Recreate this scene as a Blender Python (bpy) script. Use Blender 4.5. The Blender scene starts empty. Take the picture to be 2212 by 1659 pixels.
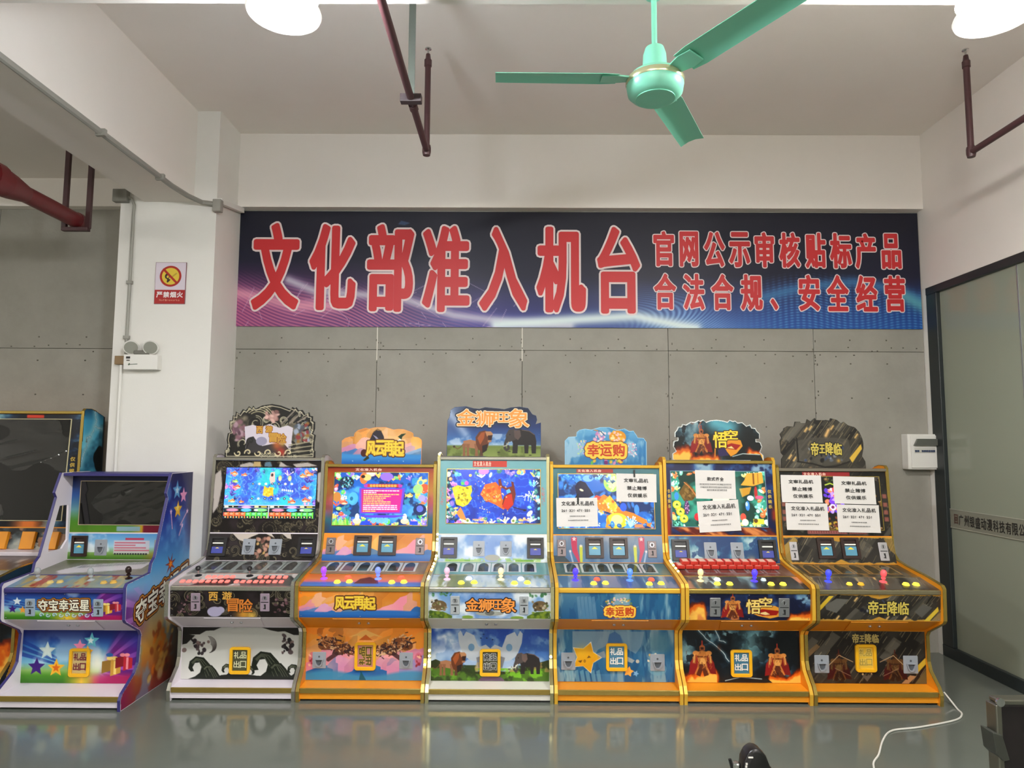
import bpy, bmesh, math, random
import numpy as np
from mathutils import Vector, Matrix

# ---------------------------------------------------------------- camera, world, exposure
scene = bpy.context.scene
COL = scene.collection
CAM_H = 1.5
FPX = 1475.0
cam_data = bpy.data.cameras.new('camera')
cam_data.sensor_width = 36.0
cam_data.lens = FPX / 2212.0 * 36.0
cam_data.clip_start = 0.05
cam = bpy.data.objects.new('camera', cam_data)
COL.objects.link(cam)
_p, _y, _r = (math.radians(a) for a in (5.046, 0.2666, -0.2867))
_M = Matrix.Rotation(_y, 3, 'Z') @ Matrix.Rotation(_p, 3, 'X') @ Matrix.Rotation(_r, 3, 'Y') @ Matrix.Rotation(math.pi / 2, 3, 'X')
cam.matrix_world = Matrix.Translation((0, 0, CAM_H)) @ _M.to_4x4()
scene.camera = cam

world = bpy.data.worlds.new('world')
scene.world = world
world.use_nodes = True
world.node_tree.nodes['Background'].inputs[0].default_value = (0.5, 0.55, 0.6, 1)
world.node_tree.nodes['Background'].inputs[1].default_value = 0.05

vs = scene.view_settings
vs.view_transform = 'Standard'
vs.look = 'None'
vs.gamma = 1.0
vs.use_curve_mapping = False
vs.exposure = 0.0
LAMP_POWER = 560.0
cy = scene.cycles
cy.max_bounces = 7
cy.diffuse_bounces = 6
cy.glossy_bounces = 3
cy.transmission_bounces = 3
cy.transparent_max_bounces = 6
cy.caustics_reflective = False
cy.caustics_refractive = False
cy.sample_clamp_indirect = 6.0

# ---------------------------------------------------------------- helpers
def srgb(c):
    a = np.asarray(c, dtype=np.float64) / 255.0
    return np.where(a <= 0.04045, a / 12.92, ((a + 0.055) / 1.055) ** 2.4)

def L(*c):
    v = srgb(c[:3])
    return (float(v[0]), float(v[1]), float(v[2]), 1.0)

MATS = {}
def mat(name, color=(200, 200, 200), rough=0.5, metal=0.0, spec=0.5, coat=0.0, emit=None, estr=0.0, attr=None,
        noise=None, bump=None, lin=None):
    if name in MATS:
        return MATS[name]
    m = bpy.data.materials.new(name)
    m.use_nodes = True
    nt = m.node_tree
    b = nt.nodes['Principled BSDF']
    b.inputs['Base Color'].default_value = lin if lin else L(*color)
    b.inputs['Roughness'].default_value = rough
    b.inputs['Metallic'].default_value = metal
    b.inputs['Specular IOR Level'].default_value = spec
    b.inputs['Coat Weight'].default_value = coat
    b.inputs['Coat Roughness'].default_value = 0.08
    if emit:
        b.inputs['Emission Color'].default_value = L(*emit)
        b.inputs['Emission Strength'].default_value = estr
    if attr:
        a = nt.nodes.new('ShaderNodeAttribute')
        a.attribute_name = 'print'
        if attr == 'base':
            nt.links.new(a.outputs['Color'], b.inputs['Base Color'])
        else:
            b.inputs['Base Color'].default_value = (0.01, 0.01, 0.01, 1)
            nt.links.new(a.outputs['Color'], b.inputs['Emission Color'])
            b.inputs['Emission Strength'].default_value = estr
    if noise:
        sc, amt, c2 = noise
        tc = nt.nodes.new('ShaderNodeTexCoord')
        n = nt.nodes.new('ShaderNodeTexNoise')
        n.inputs['Scale'].default_value = sc
        n.inputs['Detail'].default_value = 6
        n.inputs['Roughness'].default_value = 0.65
        mp = nt.nodes.new('ShaderNodeMapRange')
        mp.inputs[1].default_value = 0.35
        mp.inputs[2].default_value = 0.7
        mp.inputs[4].default_value = amt
        mx = nt.nodes.new('ShaderNodeMix')
        mx.data_type = 'RGBA'
        mx.inputs[6].default_value = b.inputs['Base Color'].default_value
        mx.inputs[7].default_value = L(*c2)
        nt.links.new(tc.outputs['Object'], n.inputs['Vector'])
        nt.links.new(n.outputs['Fac'], mp.inputs[0])
        nt.links.new(mp.outputs[0], mx.inputs[0])
        nt.links.new(mx.outputs[2], b.inputs['Base Color'])
    if bump:
        sc, st = bump
        tc = nt.nodes.new('ShaderNodeTexCoord')
        n = nt.nodes.new('ShaderNodeTexNoise')
        n.inputs['Scale'].default_value = sc
        n.inputs['Detail'].default_value = 5
        bp = nt.nodes.new('ShaderNodeBump')
        bp.inputs['Strength'].default_value = st
        bp.inputs['Distance'].default_value = 0.01
        nt.links.new(tc.outputs['Object'], n.inputs['Vector'])
        nt.links.new(n.outputs['Fac'], bp.inputs['Height'])
        nt.links.new(bp.outputs[0], b.inputs['Normal'])
    if estr and estr < 50:
        m.cycles.emission_sampling = 'NONE'
    MATS[name] = m
    return m

def tag(o, label=None, cat=None, group=None, kind=None):
    if label: o['label'] = label
    if cat: o['category'] = cat
    if group: o['group'] = group
    if kind: o['kind'] = kind
    return o

def empty(name, loc, label, cat, group=None, rz=0.0):
    o = bpy.data.objects.new(name, None)
    COL.objects.link(o)
    o.location = loc
    o.rotation_euler = (0, 0, rz)
    o.empty_display_size = 0.1
    return tag(o, label, cat, group)

def link(name, me, parent=None):
    o = bpy.data.objects.new(name, me)
    COL.objects.link(o)
    if parent is not None:
        o.parent = parent
    return o

class MB:
    """collects shapes into one mesh"""
    def __init__(self):
        self.v = []; self.f = []
    def add(self, vs_, fs):
        n = len(self.v)
        self.v += [tuple(p) for p in vs_]
        self.f += [tuple(i + n for i in f) for f in fs]
        return self
    def box(self, x0, x1, y0, y1, z0, z1):
        v = [(x, y, z) for z in (z0, z1) for y in (y0, y1) for x in (x0, x1)]
        return self.add(v, [(0, 2, 3, 1), (4, 5, 7, 6), (0, 1, 5, 4), (2, 6, 7, 3), (0, 4, 6, 2), (1, 3, 7, 5)])
    def prism(self, outline, a0, a1, axis='x', holes=None):
        """outline: 2-D points, extruded along axis from a0 to a1 ((y,z) for x, (x,z) for y, (x,y) for z)"""
        def P(p, a):
            return {'x': (a, p[0], p[1]), 'y': (p[0], a, p[1]), 'z': (p[0], p[1], a)}[axis]
        n = len(outline)
        self.add([P(p, a0) for p in outline] + [P(p, a1) for p in outline],
                 [tuple(range(n))[::-1], tuple(range(n, 2 * n))] + [(i, (i + 1) % n, n + (i + 1) % n, n + i) for i in range(n)])
        return self
    def tube(self, pts, r, n=10, cap=True):
        pts = [Vector(p) for p in pts]
        rings = []
        up = None
        for i, p in enumerate(pts):
            if i == 0: t = pts[1] - pts[0]
            elif i == len(pts) - 1: t = pts[-1] - pts[-2]
            else: t = (pts[i + 1] - p).normalized() + (p - pts[i - 1]).normalized()
            t.normalize()
            if up is None:
                up = Vector((0, 0, 1)) if abs(t.z) < 0.9 else Vector((1, 0, 0))
            s = t.cross(up).normalized()
            up = s.cross(t).normalized()
            rr = r[i] if isinstance(r, (list, tuple)) else r
            rings.append([p + (s * math.cos(a) + up * math.sin(a)) * rr for a in (2 * math.pi * k / n for k in range(n))])
        v = [q for ring in rings for q in ring]
        f = [(i * n + k, i * n + (k + 1) % n, (i + 1) * n + (k + 1) % n, (i + 1) * n + k) for i in range(len(rings) - 1) for k in range(n)]
        if cap:
            f += [tuple(range(n))[::-1], tuple(range((len(rings) - 1) * n, len(rings) * n))]
        return self.add(v, f)
    def lathe(self, prof, n=24, c=(0, 0, 0), axis='z'):
        """prof: (radius, height) list"""
        v = []; f = []
        for r, h in prof:
            for k in range(n):
                a = 2 * math.pi * k / n
                x, y = r * math.cos(a), r * math.sin(a)
                q = {'z': (x, y, h), 'y': (x, h, y), 'x': (h, x, y)}[axis]
                v.append((q[0] + c[0], q[1] + c[1], q[2] + c[2]))
        for i in range(len(prof) - 1):
            for k in range(n):
                f.append((i * n + k, i * n + (k + 1) % n, (i + 1) * n + (k + 1) % n, (i + 1) * n + k))
        f += [tuple(range(n))[::-1], tuple(range((len(prof) - 1) * n, len(prof) * n))]
        return self.add(v, f)
    def mesh(self, name, m, bevel=0.0, seg=2, smooth=False):
        me = bpy.data.meshes.new(name)
        bm = bmesh.new()
        vv = [bm.verts.new(p) for p in self.v]
        for f in self.f:
            try: bm.faces.new([vv[i] for i in f])
            except ValueError: pass
        bmesh.ops.remove_doubles(bm, verts=bm.verts, dist=1e-6)
        bmesh.ops.recalc_face_normals(bm, faces=bm.faces)
        if bevel > 0:
            es = [e for e in bm.edges if len(e.link_faces) == 2 and e.calc_face_angle(0) > 0.5]
            bmesh.ops.bevel(bm, geom=es, offset=bevel, segments=seg, profile=0.5, affect='EDGES', clamp_overlap=True)
        if smooth:
            for f in bm.faces: f.smooth = True
            for e in bm.edges:
                if len(e.link_faces) == 2 and e.calc_face_angle(0) > 0.7: e.smooth = False
        bm.to_mesh(me); bm.free()
        if m: me.materials.append(m)
        return me
    def build(self, name, m, parent=None, bevel=0.0, seg=2, smooth=False):
        return link(name, self.mesh(name, m, bevel, seg, smooth), parent)

def structure(o, label):
    return tag(o, label, None, None, 'structure')

# ---------------------------------------------------------------- flat print: painted into mesh colours by code
PRINT_GAIN = 0.95
class Cv:
    """A print, painted by code. Coordinates run in units of about 3 mm from the top left corner."""
    def __init__(self, w, h, s=0.9, bg=(128, 128, 128)):
        self.w, self.h = w, h
        self.nx, self.ny = int(w * s) + 1, int(h * s) + 1
        self.X, self.Y = np.meshgrid(np.linspace(0, w, self.nx), np.linspace(0, h, self.ny))
        self.c = np.empty((self.ny, self.nx, 3)); self.c[:] = bg
    def mix(self, m, col):
        m = np.clip(m, 0, 1)[..., None]
        self.c = self.c * (1 - m) + np.asarray(col, float) * m
        return self
    def vgrad(self, stops, m=1.0):
        t = self.Y / self.h
        g = np.stack([np.interp(t, [s[0] for s in stops], [s[1][k] for s in stops]) for k in range(3)], -1)
        mm = np.broadcast_to(np.asarray(m, float), t.shape)[..., None]
        self.c = self.c * (1 - mm) + g * mm
        return self
    def noise(self, scale, seed, octv=4, ax=1.0, ay=1.0, rot=0.0):
        X, Y = self.X, self.Y
        if rot:
            X, Y = X * math.cos(rot) + Y * math.sin(rot), -X * math.sin(rot) + Y * math.cos(rot)
        out = np.zeros_like(X); amp = 1.0; tot = 0.0
        rng = np.random.RandomState(seed)
        for o in range(octv):
            lat = rng.rand(64, 64)
            fx, fy = X / (scale * ax) * 2 ** o + 17.3 * o + 500, Y / (scale * ay) * 2 ** o + 9.1 * o + 500
            ix, iy = np.floor(fx).astype(int), np.floor(fy).astype(int)
            tx, ty = fx - ix, fy - iy
            tx, ty = tx * tx * (3 - 2 * tx), ty * ty * (3 - 2 * ty)
            g = lambda a, b: lat[(iy + b) % 64, (ix + a) % 64]
            out += amp * ((g(0, 0) * (1 - tx) + g(1, 0) * tx) * (1 - ty) + (g(0, 1) * (1 - tx) + g(1, 1) * tx) * ty)
            tot += amp; amp *= 0.5
        return out / tot
    def cloud(self, col, scale, seed, lo=0.5, hi=0.65, a=1.0, m=1.0, **k):
        n = self.noise(scale, seed, **k)
        return self.mix(np.clip((n - lo) / (hi - lo), 0, 1) * a * m, col)
    def mask(self, pts, aa=False):
        pts = np.asarray(pts, float)
        out = np.zeros(self.X.shape)
        px, py = self.w / (self.nx - 1), self.h / (self.ny - 1)
        x0, y0 = pts.min(0) - (px, py); x1, y1 = pts.max(0) + (px, py)
        xs = np.where((self.X[0] >= x0) & (self.X[0] <= x1))[0]; ys = np.where((self.Y[:, 0] >= y0) & (self.Y[:, 0] <= y1))[0]
        if len(xs) == 0 or len(ys) == 0: return out
        sl = (slice(ys[0], ys[-1] + 1), slice(xs[0], xs[-1] + 1))
        n = len(pts)
        sub = [(a, b) for a in (-.33, 0, .33) for b in (-.33, 0, .33)] if aa else [(0, 0)]
        for ox, oy in sub:
            X, Y = self.X[sl] + ox * px, self.Y[sl] + oy * py
            r = np.zeros(X.shape, bool)
            for i in range(n):
                (ax, ay), (bx, by) = pts[i], pts[(i + 1) % n]
                if ay == by: continue
                r ^= ((ay > Y) != (by > Y)) & (X < (bx - ax) * (Y - ay) / (by - ay) + ax)
            out[sl] += r / len(sub)
        return out
    def poly(self, pts, col, a=1.0):
        return self.mix(self.mask(pts, True) * a, col)
    def ell(self, cx, cy, rx, ry, col, a=1.0, rot=0.0, soft=0.0):
        dx, dy = self.X - cx, self.Y - cy
        if rot:
            dx, dy = dx * math.cos(rot) + dy * math.sin(rot), -dx * math.sin(rot) + dy * math.cos(rot)
        d = np.sqrt((dx / rx) ** 2 + (dy / ry) ** 2)
        m = np.clip((1 - d) * min(rx, ry) * (self.nx - 1) / self.w + .5, 0, 1) if soft == 0 else np.clip((1 - d) / soft, 0, 1)
        return self.mix(m * a, col)
    def dist(self, pts):
        d = np.full(self.X.shape, 1e9)
        for (ax, ay), (bx, by) in zip(pts[:-1], pts[1:]):
            ux, uy = bx - ax, by - ay
            t = np.clip(((self.X - ax) * ux + (self.Y - ay) * uy) / (ux * ux + uy * uy + 1e-9), 0, 1)
            d = np.minimum(d, (self.X - ax - t * ux) ** 2 + (self.Y - ay - t * uy) ** 2)
        return np.sqrt(d)
    def line(self, pts, wd, col, a=1.0):
        d = self.dist(pts)
        return self.mix(np.clip(wd / 2 + 0.5 - d, 0, 1) * a, col)
    def glow(self, pts, wd, col, a=1.0):
        d = self.dist(pts) if len(pts) > 1 else np.hypot(self.X - pts[0][0], self.Y - pts[0][1])
        return self.mix(np.exp(-(d / wd) ** 2) * a, col)
    def star(self, cx, cy, r, col, inner=0.45, rot=0.0, n=5, a=1.0):
        p = []
        for k in range(2 * n):
            q = r if k % 2 == 0 else r * inner
            t = rot - math.pi / 2 + math.pi * k / n
            p.append((cx + q * math.cos(t), cy + q * math.sin(t)))
        return self.poly(p, col, a)
    def curl(self, cx, cy, r, wd, col, turns=1.4, d=1, start=0.0, a=1.0, r1=0.12):
        p = []
        for k in range(22):
            t = k / 21
            ang = start + d * turns * 2 * math.pi * t
            q = r * (1 - t) + r * r1 * t
            p.append((cx + q * math.cos(ang), cy + q * math.sin(ang)))
        return self.line(p, wd, col, a)
    def rect(self, x0, y0, x1, y1, col, a=1.0):
        k = (self.nx - 1) / self.w
        m = np.clip((self.X - x0) * k + .5, 0, 1) * np.clip((x1 - self.X) * k + .5, 0, 1) * np.clip((self.Y - y0) * k + .5, 0, 1) * np.clip((y1 - self.Y) * k + .5, 0, 1)
        return self.mix(m * a, col)
    def fish(self, x, y, r, col, d=1, belly=(250, 240, 200), rot=0.0):
        c, s = math.cos(rot), math.sin(rot)
        T = lambda px, py: (x + d * (px * c - py * s) * r, y + (px * s + py * c) * r)
        self.poly([T(-.7, 0), T(-1.5, -.65), T(-1.3, 0), T(-1.5, .65)], col)
        self.poly([T(-.3, -.4), T(.1, -1), T(.5, -.4)], col)
        self.ell(x, y, r, r * .56, col, rot=rot * d)
        self.ell(x + .1 * r * d, y + .22 * r, r * .7, r * .24, belly, .8, rot=rot * d)
        self.ell(x + .58 * r * d, y - .12 * r, max(.8, r * .13), max(.8, r * .13), (20, 15, 20))
        return self

def print_mat(kind, estr=1.0):
    if kind == 'screen':
        return mat('screen_glow', attr='emit', rough=0.15, estr=1.5)
    if kind == 'gloss':
        return mat('gloss_print', attr='base', rough=0.3, spec=0.38)
    return mat('matte_print', attr='base', rough=0.45, spec=0.4)

def grid_print(name, parent, cv, O, ux, uy, nrm, kind='gloss', poly=None, off=0.002):
    """builds a print as a colour-carrying grid. O: top-left corner, ux/uy: vectors per print unit (right / down)"""
    O, ux, uy, nrm = (np.asarray(q, float) for q in (O, ux, uy, nrm))
    P = O + cv.X[..., None] * ux + cv.Y[..., None] * uy + nrm * off
    ny, nx = cv.ny, cv.nx
    idx = np.arange(ny * nx).reshape(ny, nx)
    q = np.stack([idx[:-1, :-1], idx[1:, :-1], idx[1:, 1:], idx[:-1, 1:]], -1).reshape(-1, 4)
    V = P.reshape(-1, 3)
    C = cv.c.reshape(-1, 3)
    if poly is not None:
        ins = (cv.mask(poly) > .5).astype(int)
        k = (ins[:-1, :-1] + ins[1:, :-1] + ins[1:, 1:] + ins[:-1, 1:]).reshape(-1)
        q = q[k >= 3]
        used = np.unique(q)
        rm = np.full(len(V), -1); rm[used] = np.arange(len(used))
        V, C, q = V[used], C[used], rm[q]
    me = bpy.data.meshes.new(name)
    me.vertices.add(len(V)); me.vertices.foreach_set('co', V.astype(np.float32).ravel())
    me.loops.add(len(q) * 4); me.loops.foreach_set('vertex_index', q.astype(np.int32).ravel())
    me.polygons.add(len(q))
    me.polygons.foreach_set('loop_start', np.arange(0, len(q) * 4, 4, dtype=np.int32))
    me.polygons.foreach_set('loop_total', np.full(len(q), 4, dtype=np.int32))
    me.update()
    if kind != 'screen': C = 255 * (np.clip(C, 0, 255) / 255) ** 1.14
    lc = srgb(np.clip(C, 0, 255))
    lc = np.clip(lc * (1.0 if kind == 'screen' else PRINT_GAIN), 0, 0.92 if kind != 'screen' else 1.2)
    at = me.color_attributes.new('print', 'FLOAT_COLOR', 'POINT')
    at.data.foreach_set('color', np.concatenate([lc, np.ones((len(lc), 1))], 1).astype(np.float32).ravel())
    me.materials.append(print_mat(kind))
    o = link(name, me, parent)
    return o, (O, ux, uy, nrm)

# ---------------------------------------------------------------- lettering
_G = {}
def glyph(ch):
    """triangles and outline of one character, fitted to the unit square of its own bounds"""
    if ch in _G: return _G[ch]
    cu = bpy.data.curves.new('g', 'FONT'); cu.body = ch; cu.size = 1.0; cu.resolution_u = 3
    ob = bpy.data.objects.new('g', cu); COL.objects.link(ob)
    dg = bpy.context.evaluated_depsgraph_get(); dg.update()
    me = bpy.data.meshes.new_from_object(ob.evaluated_get(dg))
    bpy.data.objects.remove(ob); bpy.data.curves.remove(cu)
    bm = bmesh.new(); bm.from_mesh(me); bpy.data.meshes.remove(me)
    bmesh.ops.remove_doubles(bm, verts=bm.verts, dist=1e-5)
    bmesh.ops.triangulate(bm, faces=bm.faces)
    bm.verts.index_update()
    V = np.array([(v.co.x, v.co.y) for v in bm.verts]) if len(bm.verts) else np.zeros((0, 2))
    F = [tuple(v.index for v in f.verts) for f in bm.faces]
    E = [(e.verts[0].index, e.verts[1].index) for e in bm.edges if len(e.link_faces) == 1]
    bm.free()
    _G[ch] = (V, F, E)
    return _G[ch]

def letter_shape(mb, ch, x0, y0, x1, y1, bx, by, put, em=False, lift=0.0):
    """character ch filling the box (print units, y down), strokes thickened by bx, by"""
    V, F, E = glyph(ch)
    if len(V) == 0: return
    if em:   # keep the em square: centred glyph, uniform scale
        sx = (x1 - x0); sy = (y1 - y0)
        cx = (V[:, 0].min() + V[:, 0].max()) / 2 if em == 'c' else 0.5
        Q = np.stack([x0 + (V[:, 0] - cx + 0.5) * sx, y1 - (V[:, 1] + 0.12) * sy], 1)
    else:
        mn, mx = V.min(0), V.max(0)
        sp = np.maximum(mx - mn, 1e-4)
        Q = np.stack([x0 + bx + (V[:, 0] - mn[0]) / sp[0] * (x1 - x0 - 2 * bx), y1 - by - (V[:, 1] - mn[1]) / sp[1] * (y1 - y0 - 2 * by)], 1)
    mb.add([put(p[0], p[1], lift) for p in Q], F)
    if bx > 0:
        for n_, (i, j) in enumerate(E):
            lf = lift + 1e-5 * (1 + n_ % 40)
            a = Q[i] / (bx, by); b = Q[j] / (bx, by)
            t = b - a; ln = np.hypot(*t)
            if ln < 1e-6: continue
            ang = math.atan2(t[1], t[0])
            pts = [b + (math.cos(ang - math.pi / 2 + math.pi * k / 4), math.sin(ang - math.pi / 2 + math.pi * k / 4)) for k in range(5)]
            pts += [a + (math.cos(ang + math.pi / 2 + math.pi * k / 4), math.sin(ang + math.pi / 2 + math.pi * k / 4)) for k in range(5)]
            mb.add([put(p[0] * bx, p[1] * by, lf) for p in pts], [tuple(range(10))])

def placer(frame, off):
    O, ux, uy, nrm = frame
    def put(x, y, lift=0.0):
        q = O + ux * x + uy * y + nrm * (off + lift)
        return (float(q[0]), float(q[1]), float(q[2]))
    return put

def flat_mesh(mb, name, m, parent):
    me = bpy.data.meshes.new(name)
    me.from_pydata(mb.v, [], mb.f)
    me.materials.append(m)
    return link(name, me, parent)

def words(name, parent, frame, boxes, m, b=(0, 0), off=0.004, em=False):
    """boxes: (char, x0, y0, x1, y1) in print units"""
    mb = MB(); put = placer(frame, off)
    for i, (ch, x0, y0, x1, y1) in enumerate(boxes):
        letter_shape(mb, ch, x0 - 0, y0 - 0, x1 + 0, y1 + 0, b[0], b[1], put, em)
    return flat_mesh(mb, name, m, parent)

def line_boxes(text, x, y, w, h, gap=0.0):
    """spread the characters of text evenly over the box x, y, w, h"""
    n = len(text); cw = w / n
    out = []
    for i, c in enumerate(text):
        if c == ' ': continue
        if c == '·': out.append((c, x + (i + .36) * cw, y + h * .43, x + (i + .64) * cw, y + h * .57))
        elif c in 'acemnorsuvwxz': out.append((c, x + i * cw + gap / 2, y + h * .3, x + (i + 1) * cw - gap / 2, y + h))
        else: out.append((c, x + i * cw + gap / 2, y, x + (i + 1) * cw - gap / 2, y + h))
    return out

def grow(boxes, d):
    return [(c, x0 - d, y0 - d, x1 + d, y1 + d) for c, x0, y0, x1, y1 in boxes]

def logo(parent, frame, boxes, layers, off=0.003):
    """stack of lettering layers from back to front: (growth, colour material)"""
    for k, (g, m) in enumerate(layers):
        bb = layers[-1][0] if False else None
        words('lettering' if k == len(layers) - 1 else 'lettering_outline', parent, frame, grow(boxes, g), m, (g + 0.6, g + 0.6), off + 0.0012 * k)

# ================================================================ the place
WY = 5.15           # face of the panelled wall
CY = 4.72           # front face of the column
SLAB = 3.88
SOF = 3.207         # underside of the beams
M_plaster = mat('white_plaster', (230, 228, 222), rough=0.75, noise=(1.6, 0.5, (221, 218, 211)), bump=(60, 0.05))
M_ceil = mat('ceiling_paint', (233, 227, 220), rough=0.8, noise=(0.9, 0.6, (226, 219, 211)))
M_panel = mat('cement_board', (152, 149, 140), rough=0.7, noise=(3.5, 0.7, (137, 134, 125)), bump=(45, 0.12))
M_panel2 = mat('cement_board_pale', (156, 153, 144), rough=0.7, noise=(4.5, 0.7, (141, 138, 129)), bump=(45, 0.12))
M_joint = mat('joint_grey', (96, 92, 83), rough=0.9)  # dark grey of the panel joints, also used for the nail marks
M_filler = mat('joint_filler', (215, 210, 200), rough=0.8)
M_floor = mat('grey_epoxy', (106, 111, 104), rough=0.1, spec=0.6, noise=(0.8, 0.55, (96, 101, 94)), bump=(1.4, 0.02))
M_frame = mat('dark_frame', (38, 44, 45), rough=0.4)
M_white = mat('white_plastic', (226, 224, 218), rough=0.4)
M_grey = mat('grey_conduit', (150, 148, 140), rough=0.5)
M_pipe = mat('maroon_pipe', (66, 38, 40), rough=0.45)
M_redpipe = mat('red_pipe', (98, 24, 28), rough=0.4)
M_black = mat('black_plastic', (16, 16, 18), rough=0.3)
M_chrome = mat('chrome', (205, 205, 205), rough=0.18, metal=1.0)
M_steel = mat('brushed_steel', (176, 178, 182), rough=0.35, metal=0.85)

structure(MB().box(-7.2, 6.8, -5.2, 5.3, -0.1, 0.0).build('floor', M_floor), 'glossy grey epoxy floor')

wall = structure(MB().box(-7.2, 3.2, WY + 0.014, 5.35, 0, 3.95).build('wall_back', M_joint), 'grey cement board wall behind the game cabinets')
xs_r = [-2.14, -1.052, 0.052, 1.161, 2.264, 3.101]
xs_l = [-7.2, -6.2, -5.1, -4.0, -2.9, -2.6]
zs = [0.0, 2.212, 3.30]
k = 0
for xs in (xs_l, xs_r):
    for i in range(len(xs) - 1):
        for j in range(2):
            g = 0.0016
            dp = 0.0015 * ((k * 7) % 3)
            MB().box(xs[i] + g, xs[i + 1] - g, WY - dp, WY + 0.014, zs[j] + g * (j > 0), zs[j + 1] - g).build('wall_panel', M_panel if k % 3 else M_panel2, wall, bevel=0.0012, seg=1)
            k += 1
for x in (-1.052, 0.052):
    MB().box(x - 0.004, x + 0.004, WY - 0.004, WY + 0.014, 2.13, 2.40).build('joint_filler', M_filler, wall)
rng = random.Random(4)
mb = MB()
for xs, zz in ((xs_r, (0.9, 1.55, 2.10)), (xs_l, (1.3, 2.1))):
    for i in range(len(xs) - 1):
        for t in range(9):
            x = xs[i] + (xs[i + 1] - xs[i]) * (t + 0.5) / 9 + rng.uniform(-.03, .03)
            for z in (2.212 + rng.choice((-.03, .03, .012)) + rng.uniform(-.01, .01),):
                mb.box(x - rng.uniform(.003, .007), x + .004, WY - 0.006, WY + .001, z - .004, z + .004)
        for f in (0.33, 0.66):
            x = xs[i] + (xs[i + 1] - xs[i]) * f
            for z in (1.64, 1.86, 2.12, 2.30):
                mb.box(x - .005, x + .004, WY - 0.006, WY + .001, z - .005, z + .004)
        for t in range(18):
            z = rng.uniform(1.2, 2.3); x = xs[i] + rng.uniform(-.03, .03)
            mb.box(x - .003, x + .003, WY - 0.006, WY + .001, z - rng.uniform(.003, .014), z + .003)
nm = mb.build('nail_marks', M_joint, wall); nm['kind'] = 'stuff'

structure(MB().box(-2.815, -2.13, CY, 5.16, 0, 3.95).build('column', M_plaster), 'white square column beside the lettered banner')
structure(MB().box(-2.644, -2.294, -5.0, 5.16, SOF, 3.95).build('ceiling_beam', M_ceil), 'white ceiling beam running over the column')
structure(MB().box(-2.294, 3.2, 5.075, 5.16, 3.30, 3.95).build('ceiling_beam', M_ceil), 'white wall beam above the lettered banner')
structure(MB().box(-7.2, -2.644, 5.075, 5.16, 3.30, 3.95).build('ceiling_beam', M_ceil), 'white wall beam left of the column')
structure(MB().box(-2.294, 3.2, 2.20, 2.507, 3.2, 3.95).build('ceiling_beam', M_ceil), 'white cross beam carrying the ceiling fan')
structure(MB().box(-2.6, 3.2, -5.2, 5.3, SLAB, 4.05).build('ceiling', M_ceil), 'white concrete ceiling')
structure(MB().box(-7.2, -2.5, -5.2, 5.3, 3.52, 4.05).build('ceiling', M_ceil), 'lower white ceiling of the bay left of the column')
structure(MB().box(3.1, 3.25, -5.2, 5.2, 2.69, 3.95).build('wall_right', M_ceil), 'white wall above the glass partition')
structure(MB().box(-7.35, -7.2, -5.2, 5.35, 0, 4.0).build('wall_left', M_plaster), 'white far left wall')
structure(MB().box(-7.3, 6.9, -5.35, -5.2, 0, 4.0).build('wall_rear', M_plaster), 'white wall behind the viewer')
structure(MB().box(6.8, 6.95, -5.3, 5.4, 0, 4.0).build('wall_office', M_plaster), 'far wall of the room behind the glass')
structure(MB().box(3.2, 6.9, 5.2, 5.35, 0, 4.0).build('wall_office', M_plaster), 'back wall of the room behind the glass')
structure(MB().box(3.2, 6.9, -5.3, 5.3, 2.95, 3.05).build('ceiling', M_ceil), 'ceiling of the room behind the glass')
structure(MB().box(3.103, 3.2, 5.10, 5.16, 0, 3.3).build('trim_1', M_plaster), 'white strip between the panelled wall and the glass partition')

# ---- glass partition
gm = bpy.data.materials.new('frosted_glass'); gm.use_nodes = True
nt = gm.node_tree
b = nt.nodes['Principled BSDF']
b.inputs['Base Color'].default_value = L(160, 165, 148)
b.inputs['Roughness'].default_value = 0.07
b.inputs['Specular IOR Level'].default_value = 0.6
tr = nt.nodes.new('ShaderNodeBsdfTransparent'); tr.inputs[0].default_value = (0.75, 0.8, 0.72, 1)
mx = nt.nodes.new('ShaderNodeMixShader'); mx.inputs[0].default_value = 0.22
nt.links.new(b.outputs[0], mx.inputs[1]); nt.links.new(tr.outputs[0], mx.inputs[2])
nt.links.new(mx.outputs[0], nt.nodes['Material Output'].inputs['Surface'])
part = structure(bpy.data.objects.new('window_1', None), 'frosted glass partition in a dark frame'); COL.objects.link(part)
MB().box(3.10, 3.17, -5.0, 5.10, 0.0, 0.08).build('bottom_rail', M_frame, part, bevel=0.004)
MB().box(3.10, 3.17, -5.0, 5.10, 2.635, 2.69).build('top_rail', M_frame, part, bevel=0.004)
MB().box(3.10, 3.17, 4.975, 5.095, 0.08, 2.635).build('post', M_frame, part, bevel=0.004)
ys = [4.975, 4.195, 3.2, 2.2, 1.2, 0.2, -1.0, -2.2, -3.4, -5.0]
for i in range(len(ys) - 1):
    pn = MB().box(3.128, 3.138, ys[i + 1] + 0.003, ys[i] - 0.003, 0.08, 2.635).build('glass_pane', gm, part)
    MB().box(3.124, 3.142, ys[i + 1] - 0.0035, ys[i + 1] + 0.0035, 0.08, 2.635).build('pane_joint', M_steel, part)
M_strip = mat('clear_strip', (132, 132, 118), rough=0.25)
strip = MB().box(3.1225, 3.128, 3.2, 4.972, 0.925, 1.055).build('name_strip', M_strip, part)
MB().box(3.121, 3.1235, 3.2, 4.972, 1.052, 1.057).build('strip_edge', mat('pale_line', (165, 165, 150), rough=.4), strip)
MB().box(3.121, 3.1235, 3.2, 4.972, 0.923, 0.928).build('strip_edge', mat('pale_line'), strip)
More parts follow.
